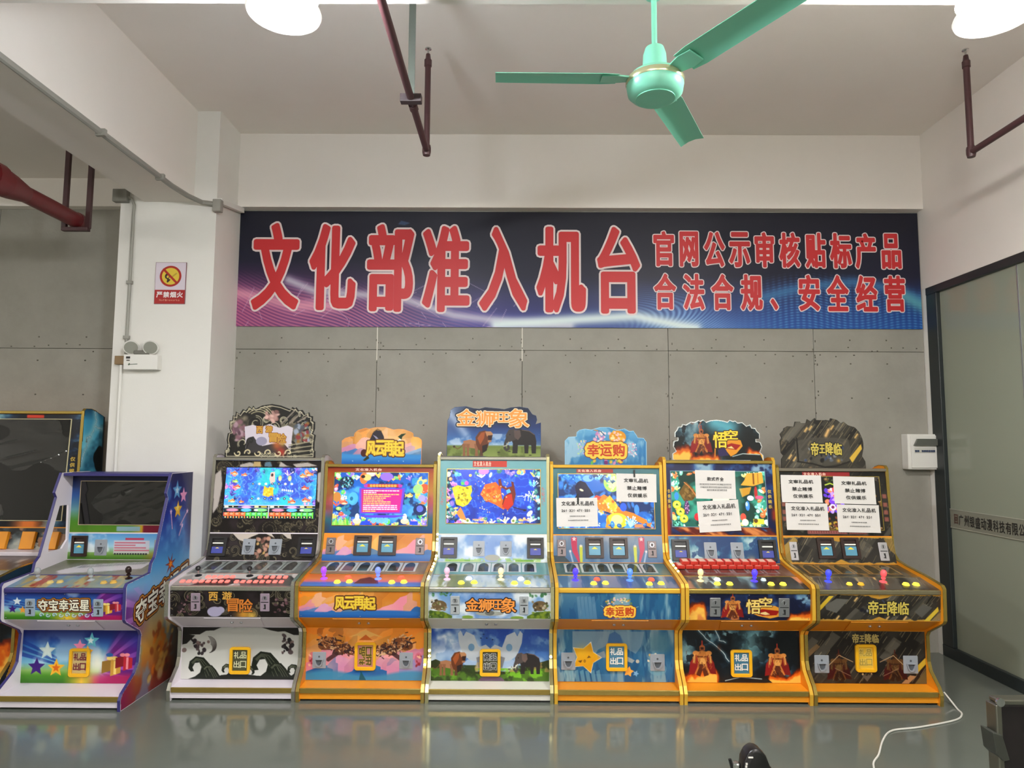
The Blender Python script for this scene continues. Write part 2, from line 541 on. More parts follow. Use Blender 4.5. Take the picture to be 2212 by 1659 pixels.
fr = (np.array((3.1225, 4.93, 1.035)), np.array((0, -0.001, 0)), np.array((0, 0, -0.001)), np.array((-1., 0, 0)))
words('lettering', strip, fr, line_boxes('广州银盛动漫科技有限公司', 50, 10, 690, 76, 6), mat('dark_ink', (38, 36, 32), rough=.6), (1.6, 1.6), 0.0012)
words('emblem', strip, fr, [('回', 2, 12, 46, 80)], mat('rust_ink', (88, 66, 56), rough=.6), (2.5, 2.5), 0.0012)

# ---- banner over the wall
def banner():
    X0, X1, ZT, ZB = -2.13, 3.09, 3.288, 2.386
    W, H = 1476.0, 250.0
    ux, uy = np.array(((X1 - X0) / W, 0, 0)), np.array((0, 0, -(ZT - ZB) / H))
    root = empty('banner', (0, WY, 0), 'long dark blue banner with large red Chinese lettering on the wall', 'banner')
    MB().box(X0, X1, -0.012, -0.006, ZB, ZT).build('backing', mat('banner_backing', (30, 34, 60), rough=.6), root)
    cv = Cv(W, H, 0.62, (22, 24, 42))
    t = cv.X / W; v = cv.Y / H
    cv.vgrad([(0, (24, 26, 44)), (0.55, (26, 30, 58)), (1, (34, 52, 120))])
    cv.mix(np.clip(1 - t / 0.42, 0, 1) * np.clip((v - 0.42) / 0.36, 0, 1) * 0.95, (146, 70, 128))
    cv.mix(np.clip((t - 0.12) / 0.2, 0, 1) * np.clip(1 - np.abs(t - 0.35) / 0.25, 0, 1) * np.clip((v - 0.6) / 0.4, 0, 1) * .8, (62, 52, 150))
    cv.mix(np.clip((t - 0.45) / 0.2, 0, 1) * np.clip((v - 0.55) / 0.45, 0, 1) * 0.75, (38, 98, 176))
    # ribbed waves
    w1 = 0.80 + 0.12 * np.sin(t * 9 + 0.6) - 0.05 * np.cos(t * 21)
    rib = (np.sin((cv.X * 0.55 + 70 * np.sin(v * 6 + t * 9)) * 0.9) * .5 + .5)
    cv.mix(np.clip((v - w1 + 0.12) / 0.2, 0, 1) * rib * np.clip((t - .55) / .1, 0, 1) * np.clip((.8 - t) / .1, 0, 1) * .9, (140, 182, 232))
    rib2 = (np.sin(cv.Y * 1.1 + 10 * np.sin(t * 40)) * .5 + .5) * (np.sin(cv.X * .5) * .4 + .6)
    cv.mix(np.clip((v - (0.62 - .12 * np.sin((t - .7) * 11))) / .15, 0, 1) * rib2 * np.clip((t - .72) / .08, 0, 1) * .75, (104, 166, 218))
    rib3 = (np.sin(cv.X * .35 - cv.Y * .9 + 8 * np.sin(t * 30)) * .5 + .5)
    cv.mix(np.clip((v - .5 - .5 * t) / .3, 0, 1) * rib3 * np.clip((.4 - t) / .2, 0, 1) * .75, (220, 136, 160))
    # light ribbons
    for pts, wd, col, a in (([(0, 178), (60, 190), (130, 205), (220, 205)], 14, (236, 170, 190), .8),
                            ([(110, 150), (170, 175), (260, 180), (360, 190), (470, 225), (600, 240), (720, 245)], 10, (205, 200, 214), .85),
                            ([(560, 245), (700, 235), (860, 225), (960, 245), (990, 250)], 13, (226, 240, 238), .95),
                            ([(1130, 185), (1230, 160), (1330, 150), (1420, 165), (1476, 190)], 12, (70, 130, 180), .8),
                            ([(1420, 170), (1476, 200)], 14, (110, 180, 190), .8)):
        cv.glow(pts, wd, col, a)
    r2 = random.Random(3)
    for q in range(40):
        x = r2.uniform(0, 620); y = r2.uniform(170, 250)
        cv.line([(x, y), (x + r2.uniform(-90, 90), y + r2.uniform(-60, 60))], 0.9, (226, 200, 226), .7)
    cv.poly([(345, 28), (352, 20), (372, 25), (360, 30)], (60, 80, 110))
    o, fr = grid_print('banner_print', root, cv, (X0, -0.012, ZT), ux, uy, (0, -1, 0), 'matte', off=0.001)
    def pz(x0, x1, y0, y1): return (x0 - 510, y0 - 458, x1 - 510, y1 - 458)
    big = [('文', 536, 647, 480, 677), ('化', 660, 770, 482, 677), ('部', 785.5, 895.5, 482, 680), ('准', 906, 1017, 485, 680),
           ('入', 1029.5, 1142, 487, 677), ('机', 1153, 1268.5, 486, 680), ('台', 1284.5, 1386, 486, 682)]
    bb = [(c,) + pz(a, b_, y0, y1) for c, a, b_, y0, y1 in big]
    q = lambda v_: 1240 + v_ / 2.873
    row1 = [('官', 485, 627), ('网', 648, 778), ('公', 800, 943), ('示', 955, 1100), ('审', 1115, 1250), ('核', 1268, 1410), ('贴', 1430, 1570), ('标', 1583, 1730), ('产', 1740, 1882), ('品', 1903, 2038)]
    row2 = [('合', 485, 635), ('法', 665, 810), ('合', 840, 990), ('规', 1022, 1170), ('安', 1380, 1525), ('全', 1555, 1703), ('经', 1735, 1880), ('营', 1910, 2052)]
    sm = [(c,) + pz(q(a), q(b_), 497 + i * .4, 578 + i * .4) for i, (c, a, b_) in enumerate(row1)]
    sm += [(c,) + pz(q(a), q(b_), 589 + i * .4, 671 + i * .4) for i, (c, a, b_) in enumerate(row2)]
    sm += [('、',) + pz(q(1205), q(1265), 642, 671)]
    red = mat('banner_red', (196, 40, 44), rough=.5); wh = mat('banner_white', (226, 208, 206), rough=.5)
    words('lettering_outline', root, fr, bb, wh, (9.0, 8.5), 0.002)
    words('lettering', root, fr, grow(bb, -4.0), red, (5.0, 4.5), 0.003)
    words('lettering_outline', root, fr, sm, wh, (4.4, 4.4), 0.002)
    words('lettering', root, fr, grow(sm, -2.2), red, (2.2, 2.2), 0.003)
banner()

# ---- no-fire sign on the column
def fire_sign():
    root = empty('warning_sign', (-2.43, CY, 2.618), 'white and red no open flame sign on the column', 'sign')
    W, H = 64.0, 90.0
    MB().box(-.1085, .1085, -.006, -.001, -.149, .149).build('sign_plate', mat('sign_edge', (120, 60, 70), rough=.5), root)
    cv = Cv(W, H, 2.0, (222, 212, 222))
    cv.rect(0, 60, W, H, (178, 30, 28))
    cv.ell(32, 30, 23, 23, (176, 40, 22)); cv.ell(32, 30, 18.5, 18.5, (226, 200, 70))
    cv.line([(33, 33), (44, 24)], 4, (205, 180, 70)); cv.line([(33, 33), (44, 24)], 2, (190, 160, 50))
    cv.line([(24, 26), (22, 32), (27, 36), (26, 42), (30, 38)], 3.4, (50, 32, 20))
    cv.ell(25, 30, 5, 6, (50, 32, 20)); cv.ell(26, 31, 2.4, 3, (226, 200, 70))
    cv.line([(17, 15), (46, 45)], 4.5, (176, 40, 22))
    o, fr = grid_print('sign_print', root, cv, (-.106, -.006, .1465), (.212 / W, 0, 0), (0, 0, -.293 / H), (0, -1, 0), 'matte', off=0.001)
    ink = mat('sign_ink', (232, 220, 220), rough=.5)
    words('lettering', root, fr, line_boxes('严禁烟火', 3, 64, 58, 13, 1.5), ink, (.5, .5), 0.002)
    words('lettering', root, fr, line_boxes('Nofireworks', 10, 80, 44, 4.5, .8), mat('sign_ink_small', (206, 130, 110), rough=.5), (.1, .1), 0.002)
fire_sign()

# ---- emergency light, junction boxes, conduits on the column
def emergency():
    root = empty('emergency_light', (-2.582, CY, 2.0), 'white twin-head emergency light box on the column', 'light')
    MB().box(-.118, .118, -.06, -.001, 0, .105).build('housing', M_white, root, bevel=.004)
    MB().box(-.06, .05, -.05, -.012, .105, .135).build('bracket', mat('bracket_grey', (110, 108, 100), rough=.5), root, bevel=.008)  # bracket in a darker grey than the housing
    for sx in (-.075, .06):
        h = MB().lathe([(.02, -.03), (.046, -.012), (.05, 0.0), (.05, .006)], 20, axis='y').build('lamp_head', M_white, root, smooth=True)
        h.location = (sx, -.05, .155); h.rotation_euler = (math.radians(-25), math.radians(20), math.radians(180 + (18 if sx < 0 else 12)))
        d = MB().lathe([(.043, .0), (.043, .009)], 20, axis='y').build('lens', mat('lens_grey', (150, 150, 140), rough=.15), h)
    MB().box(-.1, -.072, -.0615, -.06, .075, .09).build('indicator_label', mat('dark_ink'), root)
    MB().box(-.096, -.074, -.0615, -.06, .058, .068).build('indicator_label', mat('grey_ink', (120, 118, 110), rough=.5), root)
    MB().prism([(-.085, .035), (-.075, .045), (-.07, .037), (-.02, .04), (-.02, .036), (-.07, .033), (-.08, .028)], -.0615, -.06, 'y').build('arrow_mark', mat('green_ink', (70, 90, 70), rough=.5), root)
emergency()
jb = MB().box(-.035, .03, -.035, -.001, -.03, .03).build('junction_box', mat('tan_box', (128, 102, 66), rough=.5), bevel=.003)
jb.location = (-2.742, CY, 2.068); tag(jb, 'small tan junction box left of the emergency light', 'junction box')
jb = MB().box(-.05, .05, -.05, -.001, -.045, .045).build('junction_box', mat('box_grey', (128, 126, 118), rough=.5), bevel=.004)
jb.location = (-2.80, CY, 3.24); tag(jb, 'grey junction box high on the left edge of the column', 'junction box')
jb = MB().box(-.03, .03, -.05, -.001, -.045, .045).build('junction_box', M_grey, bevel=.006)
jb.location = (-2.11, CY, 3.17); tag(jb, 'white conduit box at the top right corner of the column', 'junction box')
o = MB().tube([(-2.76, CY - .02, 3.235), (-2.73, CY - .012, 3.225), (-2.712, CY - .012, 3.18), (-2.713, CY - .012, 3.1), (-2.713, CY - .012, 2.112)], .011, 8).build('cable_conduit', M_grey, smooth=True)
tag(o, 'thin grey conduit down the column to the emergency light', 'conduit')
for z in (2.62, 2.23):
    MB().box(-2.733, -2.693, CY - .026, CY - .001, z - .012, z + .012).build('clip', M_grey, o, bevel=.003)
o = MB().tube([(-2.742, CY - .012, 2.036), (-2.742, CY - .012, 1.0)], .011, 8).build('cable_conduit', M_white, smooth=True)
tag(o, 'white conduit running down the column below the tan junction box', 'conduit')
o = MB().tube([(-2.292, -3, SOF - .004), (-2.292, 4.40, SOF - .004), (-2.27, 4.58, SOF - .006), (-2.22, 4.685, SOF - .014), (-2.13, CY - .022, SOF - .022)], .018, 8).build('cable_conduit', M_grey, smooth=True)
tag(o, 'grey conduit along the lower edge of the ceiling beam', 'conduit')
for y in (2.35, 3.62, 4.25):
    MB().box(-2.318, -2.262, y - .012, y + .012, SOF - .026, SOF + .014).build('clip', M_grey, o, bevel=.003)
o = MB().box(-.018, .018, -.20, .20, -.02, .02).build('cable_trunking', M_white, bevel=.003)
o.location = (-2.105, 4.905, 3.245); o.rotation_euler = (math.radians(10), 0, math.radians(0)); tag(o, 'short white cable duct from the column to the banner', 'conduit')

# ---- sprinkler pipes
def sprinkler(x, ytail, label, hanger_y=None):
    root = empty('sprinkler_pipe', (x, 3.656, 3.12), label, 'pipe')
    MB().tube([(0, ytail - 3.656, 0), (0, 0, 0)], .0175, 12).build('branch_pipe', M_pipe, root, smooth=True)
    MB().lathe([(.0, -.03), (.02, -.028), (.024, -.01), (.024, .015), (.0215, .03)], 14).build('elbow', M_pipe, root, smooth=True)
    MB().tube([(0, 0, .0), (0.0, 0, .50)], .0165, 12).build('riser', M_pipe, root, smooth=True)
    MB().lathe([(.021, .49), (.021, .525), (.016, .53), (.012, .56)], 14).build('coupling', M_pipe, root, smooth=True)
    MB().lathe([(.005, .56), (.006, .585), (.018, .588), (.018, .594), (.004, .597)], 14).build('sprinkler_head', M_chrome, root, smooth=True)
    if hanger_y:
        hy = hanger_y - 3.656
        MB().box(-.016, .016, hy - .004, hy + .004, .018, SLAB - 3.12).build('hanger_strap', mat('hanger_green', (92, 98, 90), rough=.5), root)
        MB().box(-.05, .05, hy - .02, hy + .02, -.02, .018).build('hanger_clamp', mat('clamp_dark', (62, 50, 52), rough=.5), root, bevel=.003)
        MB().tube([(0, hy + .05, 0), (0, hy + .10, 0)], .022, 12).build('joint_collar', M_pipe, root, smooth=True)
sprinkler(-0.497, -2.0, 'maroon sprinkler pipe with a green hanger strap near the left lamp', 3.086)
sprinkler(2.513, -2.0, 'maroon sprinkler pipe below the right lamp')

def big_pipe():
    root = empty('fire_main_pipe', (-2.985, 4.5, 3.0), 'thick red fire main pipe with clamp in the left bay', 'pipe')
    MB().tube([(0, -6.5, 0), (0, -.66, 0)], .082, 20).build('wide_pipe', M_redpipe, root, smooth=True)
    MB().tube([(0, -.66, 0), (0, -.60, 0), (0, -.48, 0)], [.082, .075, .052], 20).build('reducer', M_redpipe, root, smooth=True)
    MB().tube([(0, -.48, 0), (0, .03, 0)], .052, 20).build('narrow_pipe', M_redpipe, root, smooth=True)
    MB().lathe([(.056, .0), (.058, .03), (.05, .05), (.02, .06)], 20, axis='y').build('end_cap', M_redpipe, root, smooth=True)
    c = MB().tube([(0, -.79, 0), (0, -.71, 0)], .096, 20).build('grooved_coupling', M_redpipe, root, smooth=True)
    for sz in (-1, 1):
        MB().tube([(-.02, -.75, sz * .105), (.02, -.75, sz * .105)], .016, 8).build('coupling_bolt', M_redpipe, c)
    MB().box(-.085, .095, -.018, .018, -.078, -.052).build('hanger_bar', M_pipe, root, bevel=.003)
    for x in (-.073, .088):
        MB().box(x - .016, x + .016, -.012, .012, -.06, .52).build('hanger_leg', M_pipe, root, bevel=.002)
big_pipe()

# ---- ceiling fan
def fan():
    root = empty('ceiling_fan', (0.512, 2.42, 2.823), 'mint green three-blade ceiling fan', 'fan')
    M_f = mat('mint_enamel', (136, 220, 192), rough=.35); M_f2 = mat('mint_blade', (130, 216, 188), rough=.42)
    MB().lathe([(.03, .40), (.042, .378), (.042, .36), (.03, .345), (.011, .338)], 20).build('canopy', M_f, root, smooth=True)
    MB().lathe([(.0105, .12), (.0105, .37)], 14).build('down_rod', M_f, root, smooth=True)
    MB().lathe([(.014, .155), (.034, .145), (.042, .12), (.045, .07), (.06, .045)], 24).build('bell_cover', M_f, root, smooth=True)
    mo = MB().lathe([(.06, .05), (.09, .04), (.102, .025), (.105, .0), (.1, -.03), (.085, -.045), (.07, -.05)], 32).build('motor_housing', M_f, root, smooth=True)
    MB().lathe([(.1055, .024), (.1075, .018), (.1075, .008), (.1055, .002)], 32).build('trim_ring', mat('pale_ring', (196, 200, 160), rough=.2, metal=.6), mo, smooth=True)
    MB().lathe([(.072, -.049), (.072, -.053), (.055, -.056), (.05, -.054), (.03, -.058), (.0, -.058)], 32).build('bottom_cap', M_f2, mo, smooth=True)
    for a in (181, 62, -58):
        R = Matrix.Rotation(math.radians(a), 4, 'Z') @ Matrix.Rotation(math.radians(-11), 4, 'X')
        bl = MB()
        top = []; n = 9
        for i in range(n):
            t = i / (n - 1)
            x = .14 + t * .45
            hw = .058 - .006 * t if i else .05
            for yy, zc in ((-hw, -.006), (-hw * .3, .004), (hw * .3, .004), (hw, -.006)):
                top.append((x, yy, .03 + zc))
        v = top + [(p[0], p[1], p[2] - .0025) for p in top]
        f = []
        N = n * 4
        for i in range(n - 1):
            for j in range(3):
                q = i * 4 + j
                f += [(q, q + 4, q + 5, q + 1), (N + q, N + q + 1, N + q + 5, N + q + 4)]
            f += [(i * 4, N + i * 4, N + i * 4 + 4, i * 4 + 4), (i * 4 + 3, i * 4 + 7, N + i * 4 + 7, N + i * 4 + 3)]
        for j in range(3):
            f += [(j, j + 1, N + j + 1, N + j), ((n - 1) * 4 + j, N + (n - 1) * 4 + j, N + (n - 1) * 4 + j + 1, (n - 1) * 4 + j + 1)]
        ob = bl.add(v, f).build('blade', M_f2, root, smooth=True)
        ob.matrix_local = R
        br = MB().prism([(.07, -.022), (.15, -.04), (.2, -.034), (.2, .034), (.15, .04), (.07, .022)], .02, .026, 'z').build('blade_arm', M_f, ob, bevel=.001, seg=1)
fan()

# ---- disc lamps
M_lens = mat('lamp_lens', (250, 250, 250), rough=.4, emit=(255, 252, 248), estr=LAMP_POWER)
M_lens_cool = mat('lamp_lens_cool', (250, 250, 250), rough=.4, emit=(246, 250, 255), estr=LAMP_POWER)
M_side = mat('lamp_side', (250, 250, 250), rough=.4, emit=(255, 251, 246), estr=LAMP_POWER * .95)
M_side_cool = mat('lamp_side_cool', (250, 250, 250), rough=.4, emit=(244, 249, 255), estr=LAMP_POWER * .95)
M_rim = mat('lamp_rim', (240, 240, 236), rough=.35, emit=(255, 250, 240), estr=0.6)
def lamp(x, y, label, top=3.2, cool=False, z=3.0):
    root = empty('disc_lamp', (x, y, z), label, 'lamp')
    MB().lathe([(.112, -.004), (.124, -.006), (.128, .004), (.124, .014), (.11, .02)], 40).build('rim', M_rim, root, smooth=True)
    MB().lathe([(.0, -.011), (.04, -.0108), (.07, -.0098), (.095, -.0075), (.1125, -.001)], 40).build('lens', M_lens_cool if cool else M_lens, root, smooth=True)
    MB().lathe([(.108, .014), (.104, .03), (.098, .06), (.085, .068)], 40).build('diffuser_side', M_side_cool if cool else M_side, root, smooth=True)
    sh = MB().lathe([(.116, .066), (.116, .070), (.07, .082), (.03, .088), (.022, .10)], 32).build('heat_sink_shield', M_white, root, smooth=True)  # heat sink with its cap widened to block light going up to the beam
    for k in range(24):
        fo = MB().box(.096, .113, -.0015, .0015, -.0075, -.0045).build('lens_ridge', M_rim, root)
        fo.rotation_euler = (0, 0, 2 * math.pi * k / 24)
    MB().lathe([(.028, .095), (.03, top - z - .01), (.045, top - z - .006), (.045, top - z)], 20).build('socket', M_white, root, smooth=True)
lamp(-0.815, 2.262, 'glowing round disc lamp left of the fan', cool=True)
lamp(1.672, 2.272, 'glowing round disc lamp right of the fan')
# unseen lamps of the same kind, added behind the viewer to light the room
for i, (x, y) in enumerate(((-0.8, -0.4), (1.7, -0.4), (-0.8, -3.2), (1.7, -3.2))):
    lamp(x, y, ('round disc lamp left behind the viewer, nearer one', 'round disc lamp right behind the viewer, nearer one', 'round disc lamp left behind the viewer, farther one', 'round disc lamp right behind the viewer, farther one')[i], top=SLAB, z=3.0)
    bpy.data.objects[[o_.name for o_ in bpy.data.objects if o_.name.startswith('disc_lamp')][-1]]['group'] = 'unseen disc lamps added behind the viewer'

lamp(-4.9, 1.2, 'round disc lamp in the bay left of the column, out of view', top=3.52, z=2.95)  # unseen lamp, added to brighten the left bay

# ---- breaker box
def breaker_box():
    root = empty('breaker_box', (3.0, WY, 1.33), 'white breaker box with grey flap at the right end of the wall', 'breaker box')
    MB().box(-.105, .11, -.085, -.001, 0, .26).build('box_body', M_white, root, bevel=.005)
    MB().box(-.085, .105, -.095, -.085, .012, .25).build('front_cover', M_white, root, bevel=.003)
    MB().prism([(-.07, .175), (-.045, .225), (.1, .225), (.1, .175)], -.115, -.095, 'y').build('flap', mat('smoke_flap', (92, 94, 88), rough=.15), root, bevel=.002)
    MB().box(-.062, .09, -.0965, -.094, .12, .16).build('breaker_window', mat('off_white', (200, 198, 190), rough=.5), root)
    for i in range(9):
        if i == 2: continue
        MB().box(-.06 + i * .0165, -.047 + i * .0165, -.102, -.095, .128, .143).build('breaker_switch', mat('breaker_blue', (60, 72, 100), rough=.4), root, bevel=.001, seg=1)
breaker_box()

# ---- cable on the floor
def spline(pts, n=8):
    out = []
    P = [pts[0]] + list(pts) + [pts[-1]]
    for i in range(1, len(P) - 2):
        p0, p1, p2, p3 = (np.array(q, float) for q in P[i - 1:i + 3])
        for k in range(n):
            t = k / n
            out.append(tuple(0.5 * ((2 * p1) + (-p0 + p2) * t + (2 * p0 - 5 * p1 + 4 * p2 - p3) * t * t + (-p0 + 3 * p1 - 3 * p2 + p3) * t ** 3)))
    out.append(tuple(pts[-1]))
    return out
cab = [(2.53, 4.17, .06), (2.545, 4.12, .02), (2.536, 4.06, .005), (2.512, 3.985, .005), (2.417, 3.901, .005), (2.165, 3.804, .005), (2.0, 3.76, .005), (1.893, 3.65, .005), (1.78, 3.48, .005), (1.681, 3.336, .005), (1.60, 3.0, .005), (1.58, 2.6, .005)]
o = MB().tube(spline(cab, 6), .0048, 6).build('power_cable', mat('white_cable', (226, 224, 216), rough=.5), smooth=True)
tag(o, 'thin white cable curving across the floor from the rightmost cabinet', 'cable')

# ---- things at the lower edge of the picture
def head_device():
    root = empty('tripod', (0.775, 2.3, 0), 'black rounded tripod head with silver knob standing before the cabinets', 'tripod')
    MB().prism([(-.045, .36), (-.045, .46), (-.04, .50), (-.027, .525), (-.008, .537), (.012, .533), (.03, .515), (.04, .49), (.042, .478), (.058, .468), (.06, .36)], -.03, .03, 'y').build('head_shell', M_black, root, bevel=.010, seg=3, smooth=True)
    MB().prism([(-.0445, .44), (-.0445, .462), (-.039, .50), (-.027, .523), (-.015, .532), (-.014, .515), (-.026, .49), (-.03, .45)], -.0318, -.029, 'y').build('label_band', mat('charcoal', (44, 42, 44), rough=.4), root)
    for i, z in enumerate((.478, .486, .494)):
        MB().box(-.041 + i * .0015, -.035 + i * .0015, -.034, -.0315, z - .0035, z + .0025).build('white_mark', M_white, root)
    MB().box(-.029, -.014, -.034, -.0315, .511, .515).build('white_mark', M_white, root)
    kn = MB().lathe([(.0, 0), (.014, .001), (.014, .012), (.009, .016), (.0, .016)], 18).build('knob', M_chrome, root, smooth=True)
    kn.location = (-.062, -.012, .474)
    MB().tube([(-.082, -.012, .499), (-.077, -.012, .482), (-.07, -.012, .462), (-.04, -.012, .45)], [.005, .006, .009, .012], 8).build('side_arm', M_black, root, smooth=True)
    MB().tube([(0, 0, .365), (0, 0, .10)], .014, 12).build('centre_pole', M_black, root, smooth=True)
    for a in (90, 210, 330):
        MB().tube([(0, 0, .2), (.17 * math.cos(math.radians(a)), .17 * math.sin(math.radians(a)), .008)], .008, 8).build('leg', M_black, root, smooth=True)
head_device()
def dark_panel():
    root = empty('display_case', (1.893, 2.40, 0), 'black glossy upright panel case with silver rim at the lower right corner', 'display')
    MB().box(-.27, .27, -.02, .02, .02, .645).build('panel', mat('dark_gloss', (20, 15, 17), rough=.12, noise=(9, .6, (42, 36, 38))), root, bevel=.012, seg=3)
    rim = MB()
    rim.box(-.282, -.262, -.026, .026, .0, .64); rim.box(-.27, .27, -.026, .026, .64, .656); rim.box(.262, .282, -.026, .026, 0, .64); rim.box(-.27, .27, -.026, .026, .0, .02)
    rim.build('rim', mat('dull_aluminium', (128, 126, 116), rough=.28, metal=.9), root, bevel=.004)
    MB().prism([(-.302, .555), (-.27, .547), (-.25, .467), (-.27, .462), (-.295, .487)], -.034, .03, 'y').build('latch', mat('latch_grey', (52, 54, 48), rough=.4), root, bevel=.003)
    MB().lathe([(.014, -.004), (.014, .004)], 12, (-.266, -.024, .648), 'y').build('corner_rivet', M_chrome, root, smooth=True)
dark_panel()

# ================================================================ game cabinets
M_gold = mat('gold_trim', (186, 160, 84), rough=.25, metal=.8)
M_goldp = mat('yellow_trim', (226, 176, 58), rough=.3, metal=.25)
M_silver = mat('silver_trim', (196, 194, 182), rough=.22, metal=.9)
M_orange = mat('orange_board', (232, 150, 30), rough=.45)
M_whiteb = mat('white_board', (226, 218, 226), rough=.42)
M_creamb = mat('cream_board', (226, 222, 212), rough=.42)
M_deckglass = {}
M_bead = mat('led_bead', (255, 246, 200), rough=.3, emit=(255, 240, 170), estr=3.5)
M_ydoor = mat('yellow_plastic', (236, 178, 26), rough=.35)
M_bill = mat('bill_frame', (46, 26, 20), rough=.4)
M_billk = mat('bill_black', (22, 20, 22), rough=.35)
M_billblue = mat('bill_blue', (92, 152, 178), rough=.35)
M_billdark = mat('bill_navy', (58, 66, 140), rough=.35, emit=(60, 70, 170), estr=.25)
M_billyel = mat('bill_yellow', (236, 206, 60), rough=.4, emit=(236, 206, 60), estr=.25)
M_ledge = mat('bill_white', (226, 226, 214), rough=.4, emit=(226, 226, 214), estr=.2)
M_coin = mat('coin_plate', (120, 108, 108), rough=.4, metal=.4)
M_cup = mat('cup_plastic', (150, 156, 164), rough=.3)
M_cupl = mat('cup_line', (84, 88, 94), rough=.4)
M_ink = mat('black_ink', (30, 30, 32), rough=.6)
M_inkw = mat('white_ink', (232, 232, 226), rough=.5)

def glow_mat(name, col, e=1.2):
    return mat(name, col, rough=.25, emit=col, estr=e)

def yzpanel(name, parent, cv, x0, x1, p0, p1, kind='gloss', off=.002):
    """print stretched between a lower edge p0 and an upper edge p1 given as (y, z)"""
    dy, dz = p1[0] - p0[0], p1[1] - p0[1]
    ln = math.hypot(dy, dz)
    nrm = np.array((0, -dz / ln, dy / ln))
    return grid_print(name, parent, cv, (x0, p1[0], p1[1]), ((x1 - x0) / cv.w, 0, 0), (0, -dy / cv.h, -dz / cv.h), nrm, kind, off=off)

def frame_box(mb, fr, x0, y0, x1, y1, h0, h1):
    """box on a print frame: print units for the footprint, metres for height"""
    O, ux, uy, n = fr
    P = lambda x, y, h: tuple(O + ux * x + uy * y + n * h)
    v = [P(x, y, h) for h in (h0, h1) for y in (y0, y1) for x in (x0, x1)]
    return mb.add(v, [(0, 2, 3, 1), (4, 5, 7, 6), (0, 1, 5, 4), (2, 6, 7, 3), (0, 4, 6, 2), (1, 3, 7, 5)])

def frame_poly(mb, fr, pts, h0, h1):
    O, ux, uy, n = fr
    P = lambda p, h: tuple(O + ux * p[0] + uy * p[1] + n * h)
    k = len(pts)
    return mb.add([P(p, h0) for p in pts] + [P(p, h1) for p in pts],
                  [tuple(range(k))[::-1], tuple(range(k, 2 * k))] + [(i, (i + 1) % k, k + (i + 1) % k, k + i) for i in range(k)])

def rrect(x0, y0, x1, y1, r, n=5):
    out = []
    for cx, cy, a0 in ((x1 - r, y0 + r, -90), (x1 - r, y1 - r, 0), (x0 + r, y1 - r, 90), (x0 + r, y0 + r, 180)):
        for k in range(n + 1):
            a = math.radians(a0 + 90 * k / n)
            out.append((cx + r * math.cos(a), cy + r * math.sin(a)))
    return out

def frame_ring(mb, fr, outer, inner, h0, h1):
    O, ux, uy, n = fr
    P = lambda p, h: tuple(O + ux * p[0] + uy * p[1] + n * h)
    k = len(outer)
    v = [P(p, h1) for p in outer] + [P(p, h1) for p in inner] + [P(p, h0) for p in outer] + [P(p, h0) for p in inner]
    f = []
    for i in range(k):
        j = (i + 1) % k
        f += [(i, j, k + j, k + i), (i, 2 * k + i, 2 * k + j, j), (k + i, k + j, 3 * k + j, 3 * k + i)]
    return mb.add(v, f)

def circ(cx, cy, r, n=14, ry=None):
    return [(cx + r * math.cos(2 * math.pi * k / n), cy + (ry or r) * math.sin(2 * math.pi * k / n)) for k in range(n)]

def bill_acceptor(parent, fr, x0, y0, x1, y1, dark=False):
    w, h = x1 - x0, y1 - y0
    mb = MB()
    inner = rrect(x0 + w * .16, y0 + h * .1, x1 - w * .16, y1 - h * .13, .4, 2)
    frame_ring(mb, fr, rrect(x0, y0, x1, y1, .8, 2), inner, 0.0, .016)
    frame_poly(mb, fr, inner, 0.0, .004)
    o = mb.build('bill_acceptor', M_billk if dark else M_bill, parent)
    s = MB(); frame_box(s, fr, x0 + w * .2, y0 + h * .30, x1 - w * .2, y0 + h * .36, .004, .014); s.build('slot_lip', M_ledge, o)
    s = MB(); frame_box(s, fr, x0 + w * .18, y0 + h * (.52 if dark else .41), x1 - w * .18, y1 - h * .15, .004, .012); s.build('face_plate', M_billdark if dark else M_billblue, o)
    s = MB(); frame_poly(s, fr, [(x0 + w * .32, y0 + h * .56), (x0 + w * .5, y0 + h * .45), (x0 + w * .68, y0 + h * .56)] if not dark else [(x0 + w * .38, y0 + h * .60), (x0 + w * .5, y0 + h * .55), (x0 + w * .62, y0 + h * .60)], .012, .0128); s.build('arrow_mark', M_billyel, o)
    return o

def coin_plate(parent, fr, x0, y0, x1, y1, m=None):
    w, h = x1 - x0, y1 - y0
    mb = MB(); frame_poly(mb, fr, rrect(x0, y0, x1, y1, 1.2, 2), 0, .007)
    o = mb.build('coin_plate', m or M_coin, parent, bevel=.0015, seg=1)
    s = MB(); frame_ring(s, fr, circ(x0 + w * .5, y0 + h * .24, w * .26), circ(x0 + w * .5, y0 + h * .24, w * .17), .007, .010); s.build('coin_ring', M_steel, o)
    s = MB(); frame_box(s, fr, x0 + w * .46, y0 + h * .14, x0 + w * .56, y0 + h * .34, .007, .0085); s.build('coin_slot', M_ink, o)
    s = MB(); frame_box(s, fr, x0 + w * .1, y0 + h * .46, x1 - w * .1, y0 + h * .5, .007, .0085); s.build('seam', M_ink, o)
    s = MB(); frame_poly(s, fr, [(x0 + w * .42, y0 + h * .6), (x0 + w * .62, y0 + h * .6), (x0 + w * .62, y0 + h * .88), (x0 + w * .3, y0 + h * .84), (x0 + w * .5, y0 + h * .8)], .007, .009); s.build('return_lever', M_ink, o)
    return o

